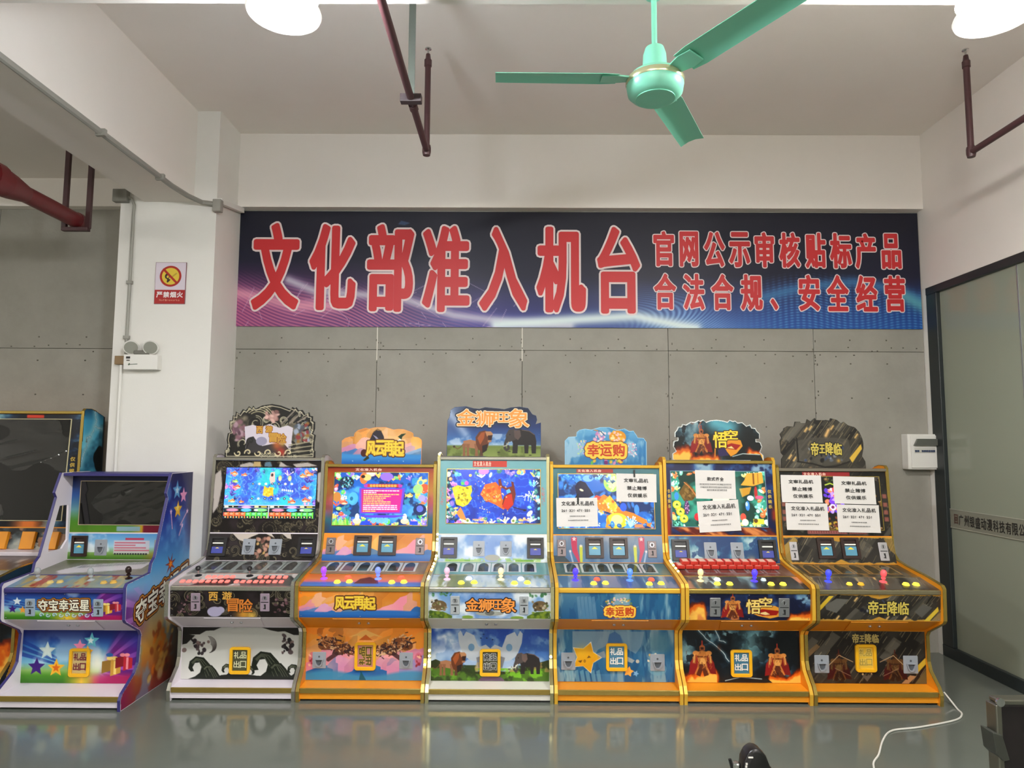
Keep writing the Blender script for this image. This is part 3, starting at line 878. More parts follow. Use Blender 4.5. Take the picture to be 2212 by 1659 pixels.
def cup(parent, fr, x0, y0, x1, y1):
    w, h = x1 - x0, y1 - y0
    mb = MB(); frame_poly(mb, fr, rrect(x0, y0, x1, y1, 1.5, 2), 0, .005)
    o = mb.build('return_cup', M_cup, parent, bevel=.001, seg=1)
    pts = [(x0 + w * .18, y0 + h * .44), (x0 + w * .82, y0 + h * .44), (x0 + w * .74, y0 + h * .72), (x0 + w * .6, y0 + h * .88), (x0 + w * .4, y0 + h * .88), (x0 + w * .26, y0 + h * .72)]
    inn = [((p[0] - (x0 + w * .5)) * .78 + x0 + w * .5, (p[1] - (y0 + h * .6)) * .8 + y0 + h * .585) for p in pts]
    s = MB(); frame_ring(s, fr, pts, inn, .005, .016); s.build('pocket_lip', M_cup, o)
    s = MB(); frame_poly(s, fr, inn, .005, .0065); s.build('pocket', M_cupl, o)
    s = MB(); frame_poly(s, fr, circ(x0 + w * .5, y0 + h * .28, w * .07, 10), .005, .007); s.build('lock', M_cupl, o)
    return o

def prize_door(parent, fr, x0, y0, x1, y1, text, plate, ink, rot=False, outline=None):
    w, h = x1 - x0, y1 - y0
    mb = MB()
    inner = rrect(x0 + w * .14, y0 + h * .1, x1 - w * .14, y1 - h * .12, 1.0, 4)
    frame_ring(mb, fr, rrect(x0, y0, x1, y1, 6, 4), inner, 0, .016)
    o = mb.build('prize_door', M_ydoor, parent, bevel=.002, seg=1)
    s = MB(); frame_poly(s, fr, inner, 0, .005); s.build('door_flap', plate, o)
    O, ux, uy, n = fr
    if rot:
        c = O + ux * (x0 + w * .2) + uy * (y1 - h * .18)
        f2 = (c, -uy, ux, n)
        bx = [(text[0], 0, 0, 15, 10), (text[1], 16, 0, 32, 10), (text[2], 0, 11, 15, 21), (text[3], 16, 11, 32, 21)]
        sc = (h * .66 / 32, w * .6 / 21)
        bx = [(c_, a * sc[0], b_ * sc[1], cc * sc[0], d * sc[1]) for c_, a, b_, cc, d in bx]
    else:
        f2 = fr
        gx, gy = x0 + w * .19, y0 + h * .17
        cw, ch = w * .30, h * .26
        bx = [(text[0], gx, gy, gx + cw, gy + ch), (text[1], gx + cw * 1.06, gy, gx + cw * 2.06, gy + ch), (text[2], gx, gy + ch * 1.32, gx + cw, gy + ch * 2.32), (text[3], gx + cw * 1.06, gy + ch * 1.32, gx + cw * 2.06, gy + ch * 2.32)]
    if outline:
        words('lettering_outline', o, f2, grow(bx, .8), outline, (1.25, 1.25), .006)
    words('lettering', o, f2, bx, ink, (.45, .45), .0072)
    return o

def joystick(parent, fr, x, y, col, bulb=True):
    O, ux, uy, n = fr
    base = O + ux * x + uy * y + n * .001
    if bulb == 'clear': m = mat('clear_knob', col, rough=.08, spec=.8)
    else: m = glow_mat('glow_%d_%d_%d' % col, col, .9 if max(col) - min(col) > 90 else .45) if sum(col) > 90 else mat('black_knob', col, rough=.2)
    R = Vector(n).to_track_quat('Z', 'Y').to_matrix().to_4x4()
    T = Matrix.Translation(Vector(base)) @ R
    o = MB().lathe([(.021, 0), (.021, .003), (.012, .008), (.007, .010)], 16).build('joystick', m if bulb else M_black, parent, smooth=True)
    o.matrix_local = T
    if bulb:
        MB().lathe([(.006, .008), (.006, .018), (.0125, .021), (.0125, .028), (.008, .03), (.008, .034), (.015, .04), (.0175, .052), (.016, .064), (.009, .073), (.002, .075)], 16).build('grip', m, o, smooth=True)
    else:
        MB().lathe([(.004, .008), (.004, .034)], 10).build('shaft', M_chrome, o, smooth=True)
        MB().lathe([(.004, .032), (.012, .036), (.0165, .047), (.012, .058), (.004, .062)], 16).build('ball_top', M_black, o, smooth=True)
    return o

def button(parent, fr, x, y, col, r=.017, e=1.1, flat=False):
    O, ux, uy, n = fr
    base = O + ux * x + uy * y + n * .001
    T = Matrix.Translation(Vector(base)) @ Vector(n).to_track_quat('Z', 'Y').to_matrix().to_4x4()
    m = glow_mat('glow_%d_%d_%d' % col, col, e)
    if flat:
        o = MB().prism(rrect(-r * .85, -r * 1.05, r * .85, r * 1.05, r * .25, 2), 0, .009, 'z').build('button', m, parent, bevel=.002, seg=1)
    else:
        o = MB().lathe([(r * 1.2, 0), (r * 1.2, .004), (r, .006), (r * .9, .012), (r * .5, .0135)], 16).build('button', m, parent, smooth=True)
    o.matrix_local = T
    return o

def film_mat():
    if 'plastic_film' in MATS: return MATS['plastic_film']
    m = bpy.data.materials.new('plastic_film'); m.use_nodes = True
    nt = m.node_tree; nt.nodes.remove(nt.nodes['Principled BSDF'])
    tr = nt.nodes.new('ShaderNodeBsdfTransparent'); gl = nt.nodes.new('ShaderNodeBsdfGlossy'); gl.inputs['Roughness'].default_value = .12
    mx = nt.nodes.new('ShaderNodeMixShader'); mx.inputs[0].default_value = .06
    nt.links.new(tr.outputs[0], mx.inputs[1]); nt.links.new(gl.outputs[0], mx.inputs[2]); nt.links.new(mx.outputs[0], nt.nodes['Material Output'].inputs['Surface'])
    MATS['plastic_film'] = m
    return m
def film(root, fr, x0, y0, x1, y1):
    """crumpled clear film left on an unlit screen"""
    O, ux, uy, n = fr
    cv = Cv(x1 - x0, y1 - y0, .55)
    h = np.abs(cv.noise(64, int(x1 + y1), 3, 1.8, .6, -.35) - .5) * .03
    P = O + (cv.X[..., None] + x0) * ux + (cv.Y[..., None] + y0) * uy + (h[..., None] + .0055) * n
    keep = cv.noise(80, 3, 2) - .5 * np.abs(cv.Y / cv.h - .5) > .46
    idx = np.arange(cv.nx * cv.ny).reshape(cv.ny, cv.nx)
    q = np.stack([idx[:-1, :-1], idx[1:, :-1], idx[1:, 1:], idx[:-1, 1:]], -1)[keep[:-1, :-1]]
    me = bpy.data.meshes.new('plastic_film'); me.from_pydata(P.reshape(-1, 3).tolist(), [], q.tolist()); me.materials.append(film_mat())
    link('plastic_film', me, root)

YF = 4.05           # front of the row of consoles
PITCH = .7525
def cabinet(cfg):
    """one upright game cabinet, seen from the front; local y grows away from the viewer"""
    w = cfg.get('w', .744); hw = w / 2; t = .017; iw = hw - t
    zt = cfg['zt']; yb = cfg.get('yback', .80)
    shell, trim = cfg['shell'], cfg['trim']
    art = cfg['art']
    du = cfg.get('du', 0.0)
    u0, u1, u2 = cfg.get('ub', (.45, .5, .55))
    t = cfg.get('t', t); iw = hw - t
    root = empty('game_cabinet', cfg['loc'], cfg['label'], 'game cabinet', 'game cabinets along the wall')
    # body
    yk = cfg.get('yk', .075)
    prof = [(yk, .014), (yk - .003, .076), (.187, .083), (.187, .392), (.022, .488), (.004, .662), (.03, .670), (.2, .703), (u0 + du, .737), (u1 + du, .91), (u2 + du, zt - .004), (yb, zt - .03), (yb, .014)]
    MB().prism(prof, -iw, iw).build('body', shell, root)
    for sx in (-1, 1):
        MB().box(sx * iw * .93 - .03, sx * iw * .93 + .03, .09, .15, 0, .016).build('foot', M_black, root)
    # sides
    so = cfg.get('side') or [(.06, 0), (.055, .062), (.075, .10), (.15, .17), (.168, .22), (.168, .372), (.15, .40), (0.0, .484), (-.012, .50), (-.018, .68), (-.004, .697), (.16, .725), (.36 + du, .748), (.45 + du, .765), (.495 + du, .80), (.512 + du, .86), (.543 + du, zt + .005), (.56 + du, zt + .02), (.62 + du, zt + .022), (.68 + du, zt + .01), (yb, zt - .03), (yb, 0)]
    nf = cfg.get('nfront', 20)
    sides = []
    for sx in (-1, 1):
        a0, a1 = (sx * iw, sx * hw) if sx > 0 else (-hw, -iw)
        if cfg.get('hole'):
            mb = MB(); H = cfg['hole']
            bm = bmesh.new()
            for a in (a0, a1):
                vo = [bm.verts.new((a, p[0], p[1])) for p in so]; vi = [bm.verts.new((a, p[0], p[1])) for p in H]
                es = [bm.edges.new((vo[i], vo[(i + 1) % len(vo)])) for i in range(len(vo))] + [bm.edges.new((vi[i], vi[(i + 1) % len(vi)])) for i in range(len(vi))]
                bmesh.ops.triangle_fill(bm, edges=es, use_beauty=True)
            bm.verts.ensure_lookup_table()
            n1, n2 = len(so), len(H); k = n1 + n2
            V = list(bm.verts)
            for base, n_ in ((0, n1), (n1, n2)):
                for i in range(n_):
                    j = (i + 1) % n_
                    bm.faces.new((V[base + i], V[base + j], V[k + base + j], V[k + base + i]))
            bmesh.ops.recalc_face_normals(bm, faces=bm.faces)
            me = bpy.data.meshes.new('side_panel'); bm.to_mesh(me); bm.free(); me.materials.append(shell)
            s = link('side_panel', me, root)
        else:
            s = MB().prism(so, a0, a1).build('side_panel', cfg.get('sidemat', shell), root)
        sides.append(s)
        # edge trim: a ribbon over the front edge of the side board
        path = so[:nf]
        mb = MB(); e = .0035; xw0, xw1 = a0 - .0015, a1 + .0015
        off = []
        for i, p in enumerate(path):
            q0 = path[max(i - 1, 0)]; q1 = path[min(i + 1, len(path) - 1)]
            d = Vector((q1[0] - q0[0], q1[1] - q0[1])).normalized()
            off.append((p[0] - d.y * e, p[1] + d.x * e))
        n = len(path)
        v = [(xw0, *p) for p in path] + [(xw0, *p) for p in off] + [(xw1, *p) for p in off] + [(xw1, *p) for p in path]
        f = [(r * n + i, r * n + i + 1, ((r + 1) % 4) * n + i + 1, ((r + 1) % 4) * n + i) for r in range(3) for i in range(n - 1)]
        mb.add(v, f).build('edge_trim', cfg.get('sidetrim', trim), s)
        if cfg.get('beads') and sx in cfg['beads']:
            cum = [0]
            for i in range(1, n): cum.append(cum[-1] + math.hypot(off[i][0] - off[i - 1][0], off[i][1] - off[i - 1][1]))
            for q in cfg['beads'][sx]:
                ss = q * cum[-1]
                i = max(j for j in range(n - 1) if cum[j] <= ss); u = (ss - cum[i]) / (cum[i + 1] - cum[i] + 1e-9)
                y, z = off[i][0] + (off[i + 1][0] - off[i][0]) * u, off[i][1] + (off[i + 1][1] - off[i][1]) * u
                r = .0085
                bd = MB().lathe([(r * .3, -r * .95), (r * .8, -r * .6), (r, 0), (r * .8, r * .6), (r * .3, r * .95)], 8).build('led_bead', M_bead, root, smooth=True)
                bd.location = ((xw0 + xw1) / 2, y - .005, z)
    # horizontal strips
    MB().box(-iw, iw, yk - .011, yk - .0025, .048, .077).build('kick_strip', cfg.get('kick', M_gold), root, bevel=.002, seg=1)
    MB().box(-iw, iw, -.004, .014, .643, .671).build('console_edge', cfg.get('edge', trim), root, bevel=.006)
    MB().box(-iw, iw, .196, .204, .700, .7085).build('deck_strip', cfg.get('edge', trim), root, bevel=.001, seg=1)
    MB().box(-iw, iw, u2 - .02 + du, u2 + .02 + du, zt - .016, zt + .003).build('top_rail', cfg.get('rail', trim), root, bevel=.002, seg=1)
    # hatch under the console
    fu = (np.array((-.13, .1875 - .004, .392)), np.array((.001, 0, 0)), np.array((0, -.165 / 190, .096 / 190)), np.array((0, -.5, -.866)))
    mb = MB(); frame_poly(mb, fu, [(0, 15), (-30, 185), (300, 185), (270, 15)], 0.0005, .003)
    ht = mb.build('service_hatch', cfg.get('hatch', shell), root)
    for q in (110, 165):
        s = MB(); frame_poly(s, fu, circ(q, 110, 9, 12), .003, .010); s.build('lock', M_steel, ht)
    # printed panels
    lo, fl = yzpanel('lower_panel', root, art['low'], -iw, iw, (.185, .086), (.185, .39))
    co, fc = yzpanel('console_front', root, art['con'], -iw, iw, (.020, .492), (.006, .644))
    jo, fj = yzpanel('joystick_deck', root, art['joy'], -iw, iw, (.012, .6695), (.197, .7035))
    de, fd = yzpanel('prize_deck', root, art['deck'], -iw, iw, (.204, .7045), (u0 - .003 + du, .7375))
    up, fup = yzpanel('coin_panel', root, art['upp'], -iw, iw, (u0 + .0015 + du, .742), (u1 - .001 + du, .906))
    be, fb = yzpanel('screen_bezel', root, art['bez'], -iw, iw, (u1 + .001 + du, .914), (u2 - .0015 + du, zt - .018))
    # screen
    sx0, sy0, sx1, sy1 = cfg['scr']     # on the bezel, in its print units
    mb = MB(); frame_ring(mb, fb, rrect(sx0 - 1.6, sy0 - 1.6, sx1 + 1.6, sy1 + 1.6, .5, 1), rrect(sx0, sy0, sx1, sy1, .5, 1), .002, .006)
    mb.build('screen_frame', cfg.get('scrframe', M_gold), root)
    sc = art['scr']
    O, ux, uy, n_ = fb
    if cfg.get('off_screen'):
        mb = MB(); frame_poly(mb, fb, rrect(sx0, sy0, sx1, sy1, .5, 1), .002, .004)
        mb.build('screen', mat('dead_screen', (12, 12, 12), rough=.06, spec=.6), root)
        film(root, fb, sx0, sy0, sx1, sy1)
    else:
        grid_print('screen', root, sc, O + ux * sx0 + uy * sy0, ux * (sx1 - sx0) / sc.w, uy * (sy1 - sy0) / sc.h, n_, 'screen', off=.004)
    # arched windows of the prize deck
    for (ax, aw) in cfg.get('arches', []):
        s = MB()
        H0, H1 = 3.5, 26.0
        sh = 7.0 * cfg.get('shear', 0)
        pts = [(ax - aw / 2 + sh, H1), (ax + aw / 2 + sh, H1), (ax + aw / 2, H0 + 9)] + [(ax + aw / 2 * math.cos(math.radians(a)), H0 + 9 - 9 * math.sin(math.radians(a))) for a in range(20, 180, 20)] + [(ax - aw / 2, H0 + 9)]
        back = [(ax - aw * .72, H0 - .5), (ax + aw * .72, H0 - .5), (ax + aw * .72 + sh, H1 + 1), (ax - aw * .72 + sh, H1 + 1)]
        frame_poly(s, fd, back, .0022, .0034); ab = s.build('window_plate', cfg.get('archback', mat('arch_pale', (190, 196, 196), rough=.2)), root)
        s = MB(); frame_poly(s, fd, pts, .0034, .0046); s.build('arched_window', cfg.get('archmat', mat('arch_dark', (58, 62, 62), rough=.12)), ab)
    # devices
    for r in cfg.get('bills', []): bill_acceptor(root, fup, *r, dark=cfg.get('darkbill', False))
    for r in cfg.get('coins_up', []): coin_plate(root, fup, *r, m=cfg.get('coinmat'))
    for r in cfg.get('cups_up', []): cup(root, fup, *r)
    for r in cfg.get('coins_con', []): coin_plate(root, fc, *r, m=cfg.get('coinmat_con', M_steel))
    for r in cfg.get('cups_low', []): cup(root, fl, *r)
    for (x, y, c, bl) in cfg.get('sticks', []): joystick(root, fj, x, y, c, bl)
    for b_ in cfg.get('btns', []): button(root, fj, *b_)
    if cfg.get('door'): prize_door(root, fl, *cfg['door'])
    # bolts of the console panel
    for (bx, by) in ((4, 4), (4, 58), (131, 3), (131, 59), (258, 4), (258, 58)):
        s = MB(); frame_poly(s, fc, circ(bx, by, 1.0, 8), .002, .0045); s.build('bolt', M_steel, co)
    # header board
    if cfg.get('hdr'):
        hd = cfg['hdr']; sc_, ox, oy = hd['scale']
        P = [((a - ox) / sc_, (b_ - oy) / sc_) for a, b_ in hd['pts']]
        mxx = max(p[0] for p in P); mxy = max(p[1] for p in P)
        kx, kz = hd['w'] / mxx, hd['h'] / mxy
        xo = hd.get('dx', 0) - hd['w'] / 2
        g = hd.get('rim', 1.2)
        cxm, cym = mxx / 2, mxy / 2
        out = [(xo + (cxm + (p[0] - cxm) * (1 + g / cxm)) * kx, zt + .003 + (mxy - p[1]) * kz * (1 + g / cym * .6)) for p in P]
        hb = MB().prism(out, .555, .566, 'y').build('header_board', hd['rimmat'], root)
        ho, fh = grid_print('header_print', hb, hd['cv'], (xo, .555, zt + .003 + mxy * kz), (kx, 0, 0), (0, 0, -kz), (0, -1, 0), 'matte', poly=P, off=.001)
        cfg['fh'] = fh; cfg['hb'] = hb
    cfg.update(root=root, fl=fl, fc=fc, fj=fj, fd=fd, fup=fup, fb=fb, low=lo, con=co, joy=jo, deck=de, upp=up, bez=be, sides=sides)
    return cfg

# ================================================================ artwork painted by code
RND = random.Random(11)
def caustic(cv, col, scale, seed, a=.7, w=.06):
    n = cv.noise(scale, seed, 3)
    return cv.mix(np.clip(1 - np.abs(n - .5) / w, 0, 1) * a, col)

def coral(cv, x, y, r, col, seed, n=9):
    q = random.Random(seed)
    for k in range(n):
        a = -math.pi / 2 + q.uniform(-1.1, 1.1); ln = r * q.uniform(.6, 1.2)
        mx, my = x + math.cos(a) * ln * .5 + q.uniform(-2, 2), y + math.sin(a) * ln * .5
        cv.line([(x, y), (mx, my), (x + math.cos(a) * ln, y + math.sin(a) * ln)], q.uniform(1.4, 2.8), col)
        cv.ell(x + math.cos(a) * ln, y + math.sin(a) * ln, 1.6, 1.6, tuple(min(255, c + 50) for c in col))

def blobs(cv, seed, n, box, cols, r=(2, 6), a=.9, soft=.5):
    q = random.Random(seed)
    for k in range(n):
        cv.ell(q.uniform(box[0], box[2]), q.uniform(box[1], box[3]), q.uniform(*r), q.uniform(*r), q.choice(cols), a, q.uniform(0, 3), soft)

def sea_edge(cv, seed, cols, n=70):
    """bright reef along the edges of a game screen"""
    q = random.Random(seed)
    for k in range(n):
        e = q.choice('ltrbb')
        x = q.uniform(0, 26) if e == 'l' else cv.w - q.uniform(0, 26) if e == 'r' else q.uniform(0, cv.w)
        y = q.uniform(0, 15) if e == 't' else cv.h - q.uniform(0, 15) if e == 'b' else q.uniform(0, cv.h)
        c = q.choice(cols)
        if q.random() < .45: coral(cv, x, y + 6, q.uniform(6, 14), c, seed + k, 6)
        else:
            cv.ell(x, y, q.uniform(3, 9), q.uniform(2, 7), c, .95, q.uniform(0, 3))
            cv.ell(x - 1, y - 1, q.uniform(1, 4), q.uniform(1, 3), tuple(min(255, v + 70) for v in c), .8)

def wave_curls(cv, seed, n, box, line, dark=None, r=(8, 22), wd=(1, 1.8)):
    q = random.Random(seed)
    for k in range(n):
        x, y, rr = q.uniform(box[0], box[2]), q.uniform(box[1], box[3]), q.uniform(*r)
        d = q.choice((-1, 1)); st = q.uniform(0, 6.28)
        if dark: cv.ell(x, y, rr, rr * .8, dark, .8)
        for i in range(q.randint(2, 4)):
            cv.curl(x, y, rr * (1 - i * .22), q.uniform(*wd), line, q.uniform(.5, 1.1), d, st, .9, .35)

def facets(cv, seed, pts_n, ramp):
    """low-poly facets: nearest-site colours following a vertical ramp"""
    q = np.random.RandomState(seed)
    s = np.stack([q.rand(pts_n) * cv.w, q.rand(pts_n) * cv.h], 1)
    d = np.stack([np.abs(cv.X - p[0]) * .7 + np.abs(cv.Y - p[1] + .35 * (cv.X - p[0])) for p in s], -1)
    i = d.argmin(-1)
    col = np.zeros((pts_n, 3))
    for k in range(pts_n):
        t = np.clip(s[k, 1] / cv.h + q.uniform(-.06, .06), 0, 1)
        col[k] = [np.interp(t, [r[0] for r in ramp], [r[1][c] for r in ramp]) for c in range(3)]
        col[k] *= q.uniform(.86, 1.12)
    cv.c = np.clip(col[i], 0, 255)
    return cv

def flames(cv, seed, box, up=30):
    q = random.Random(seed)
    n1 = cv.noise(26, seed, 4, 1, 1.6)
    x0, y0, x1, y1 = box
    fx = np.clip((cv.X - x0) / 14, 0, 1) * np.clip((x1 - cv.X) / 14, 0, 1)
    fy = np.clip((cv.Y - y0) / max(1, (y1 - y0)), 0, 1)
    v = fx * fy * 1.25 + (n1 - .5) * 1.5 * (fx > 0)
    cv.mix(np.clip((v - .35) / .18, 0, 1) * fx, (120, 40, 14))
    cv.mix(np.clip((v - .55) / .16, 0, 1) * fx, (222, 112, 28))
    cv.mix(np.clip((v - .8) / .2, 0, 1) * fx, (250, 198, 92))
    return cv

def storm(cv, seed, dark=(16, 22, 28), mid=(40, 66, 84), lite=(150, 190, 196)):
    n = cv.noise(46, seed, 5)
    cv.c[:] = dark
    cv.mix(np.clip((n - .42) / .2, 0, 1), mid)
    cv.mix(np.clip((n - .56) / .16, 0, 1) * .85, lite)
    m = cv.noise(20, seed + 1, 4)
    cv.mix(np.clip((m - .56) / .06, 0, 1) * .85, dark)
    return cv

def bolt_line(cv, pts, seed):
    q = random.Random(seed); p = [pts[0]]
    for a, b in zip(pts[:-1], pts[1:]):
        for k in range(1, 5):
            t = k / 4; p.append((a[0] + (b[0] - a[0]) * t + q.uniform(-2, 2), a[1] + (b[1] - a[1]) * t + q.uniform(-1, 1)))
    cv.glow(p, 4, (120, 170, 190), .5); cv.line(p, 1.2, (225, 235, 235))

def armour(cv, x, y, s, tone=1.0):
    """a plain warrior in gold plates with a red cloak, face hidden by a helmet"""
    c = lambda *v: tuple(w * tone for w in v)
    T = lambda *p: [(x + a * s, y + b * s) for a, b in p]
    cv.poly(T((-7, -2), (-16, 10), (-18, 26), (-9, 24), (-4, 8)), c(150, 34, 34)); cv.poly(T((7, -2), (15, 10), (18, 25), (9, 24), (4, 8)), c(132, 30, 30))
    cv.poly(T((-5, 12), (5, 12), (8, 26), (2, 28), (0, 20), (-3, 28), (-8, 26)), c(104, 50, 28))
    cv.poly(T((-7, -3), (0, -5), (7, -3), (6, 8), (4, 13), (-4, 13), (-6, 8)), c(196, 128, 62)); cv.ell(x, y + 9 * s, 4 * s, 4.4 * s, c(226, 170, 96)); cv.line(T((-6, 3), (6, 3)), 1.3 * s, c(110, 58, 30)); cv.line(T((-5, 13), (5, 13)), 1.5 * s, c(90, 44, 24))
    for d in (-1, 1):
        cv.ell(x + d * 8.5 * s, y - 1.5 * s, 4 * s, 3 * s, c(214, 146, 76)); cv.poly(T((d * 7, 0), (d * 12, 2), (d * 13, 11), (d * 9, 12)), c(178, 104, 52)); cv.line(T((d * 4, 13), (d * 9, 24)), 2.2 * s, c(206, 130, 64)); cv.line(T((d * 10, 0), (d * 11, 10)), .9 * s, c(240, 196, 120))
    cv.poly(T((-3.4, -5), (-3.6, -10), (0, -13), (3.6, -10), (3.4, -5)), c(170, 100, 58)); cv.poly(T((-2, -6), (-2, -9), (2, -9), (2, -6)), c(70, 36, 26)); cv.line(T((0, -12), (0, -17)), 1.4 * s, c(190, 60, 40))
    q = random.Random(int(x * 31 + y * 7))
    for k in range(40):
        px, py = x + q.gauss(0, 6) * s, y + q.uniform(-4, 24) * s
        cv.line([(px, py), (px + q.uniform(-2, 2) * s, py + q.uniform(1, 4) * s)], q.uniform(.5, 1.0) * s, c(*q.choice([(240, 190, 110), (110, 52, 26), (222, 150, 74), (84, 40, 26)])), .75)

def lion(cv, x, y, s, d=1, tone=1.0):
    T = lambda px, py: (x + d * px * s, y + py * s)
    c = lambda r, g, b: (r * tone, g * tone, b * tone)
    cv.line([T(-24, -8), T(-32, 2), T(-38, 5), T(-44, 1)], 1.6 * s, c(120, 84, 56)); cv.ell(*T(-45, 0), 2.6 * s, 2.2 * s, c(70, 46, 34))
    cv.poly([T(-26, -12), T(-12, -15), T(2, -12), T(8, 2), T(-2, 4), T(-14, 2), T(-24, 0)], c(176, 126, 92))
    for lx, ly, w_ in ((-24, 0, 4), (-16, 2, 4), (2, 2, 4.6), (12, 2, 5)):
        cv.poly([T(lx - w_, -6), T(lx + w_, -6), T(lx + w_ * .6, 10), T(lx + w_ * .9, 20), T(lx - w_ * .7, 20), T(lx - w_ * .5, 10)], c(150, 104, 74) if lx < 5 else c(96, 66, 48))
    cv.poly([T(0, -20), T(8, -32), T(20, -35), T(30, -28), T(30, -14), T(26, 2), T(16, 12), T(6, 6), T(1, -6)], c(112, 62, 34))
    cv.poly([T(4, -18), T(12, -30), T(20, -32), T(18, -18), T(10, -4)], c(168, 92, 46))
    cv.poly([T(14, -2), T(26, -6), T(24, 8), T(15, 14)], c(44, 30, 26))
    cv.poly([T(20, -33), T(32, -33), T(36, -29), T(36, -25), T(24, -22)], c(190, 140, 100)); cv.poly([T(26, -24), T(36, -25), T(34, -14), T(27, -14)], c(60, 30, 24))
    cv.poly([T(26, -14), T(34, -14), T(33, -10), T(26, -9)], c(180, 130, 95))

def elephant(cv, x, y, s, d=1, tone=1.0):
    T = lambda px, py: (x + d * px * s, y + py * s)
    c = lambda r, g, b: (r * tone, g * tone, b * tone)
    cv.poly([T(-18, -24), T(-2, -28), T(16, -25), T(27, -17), T(30, -4), T(29, 20), T(21, 20), T(20, 4), T(15, 4), T(14, 20), T(7, 20), T(6, 4), T(-6, 4), T(-7, 20), T(-17, 20), T(-16, 0), T(-20, -10)], c(52, 46, 46))
    cv.poly([T(-30, -16), T(-24, -27), T(-14, -29), T(-6, -22), T(-8, -8), T(-18, -4), T(-28, 0)], c(92, 82, 80))
    cv.poly([T(-14, -26), T(-2, -26), T(0, -14), T(-6, -6), T(-13, -12)], c(124, 104, 98))
    cv.line([T(-27, -12), T(-31, 0), T(-32, 10), T(-28, 14), T(-24, 10), T(-25, 6)], 4.5 * s, c(84, 76, 74))
    cv.line([T(-24, -2), T(-29, 5), T(-34, 6)], 2.0 * s, c(232, 226, 200))
    cv.ell(*T(-22, -17), 1.2 * s, 1.0 * s, c(20, 18, 18)); cv.line([T(2, -26), T(16, -24), T(26, -17)], 1.4 * s, c(140, 116, 112))

def gift(cv, x, y, s, box, rib):
    cv.poly([(x, y), (x + 14 * s, y - 3 * s), (x + 14 * s, y + 14 * s), (x, y + 18 * s)], tuple(c * .75 for c in box))
    cv.poly([(x + 14 * s, y - 3 * s), (x + 30 * s, y), (x + 30 * s, y + 17 * s), (x + 14 * s, y + 22 * s)], box)
    cv.rect(x + 19 * s, y - 1 * s, x + 23 * s, y + 19 * s, rib)
    cv.ell(x + 12 * s, y - 5 * s, 5 * s, 3 * s, rib); cv.ell(x + 20 * s, y - 5 * s, 5 * s, 3 * s, rib)

BEZ = lambda zt: (zt - .932) / .002733
def base_art(zt):
    return dict(low=Cv(262, 112, 1.15), con=Cv(262, 62, 1.15), joy=Cv(262, 26, .9), deck=Cv(262, 34, .5), upp=Cv(262, 61, 1.1), bez=Cv(262, BEZ(zt), .55), scr=Cv(230, 128, 1.0))

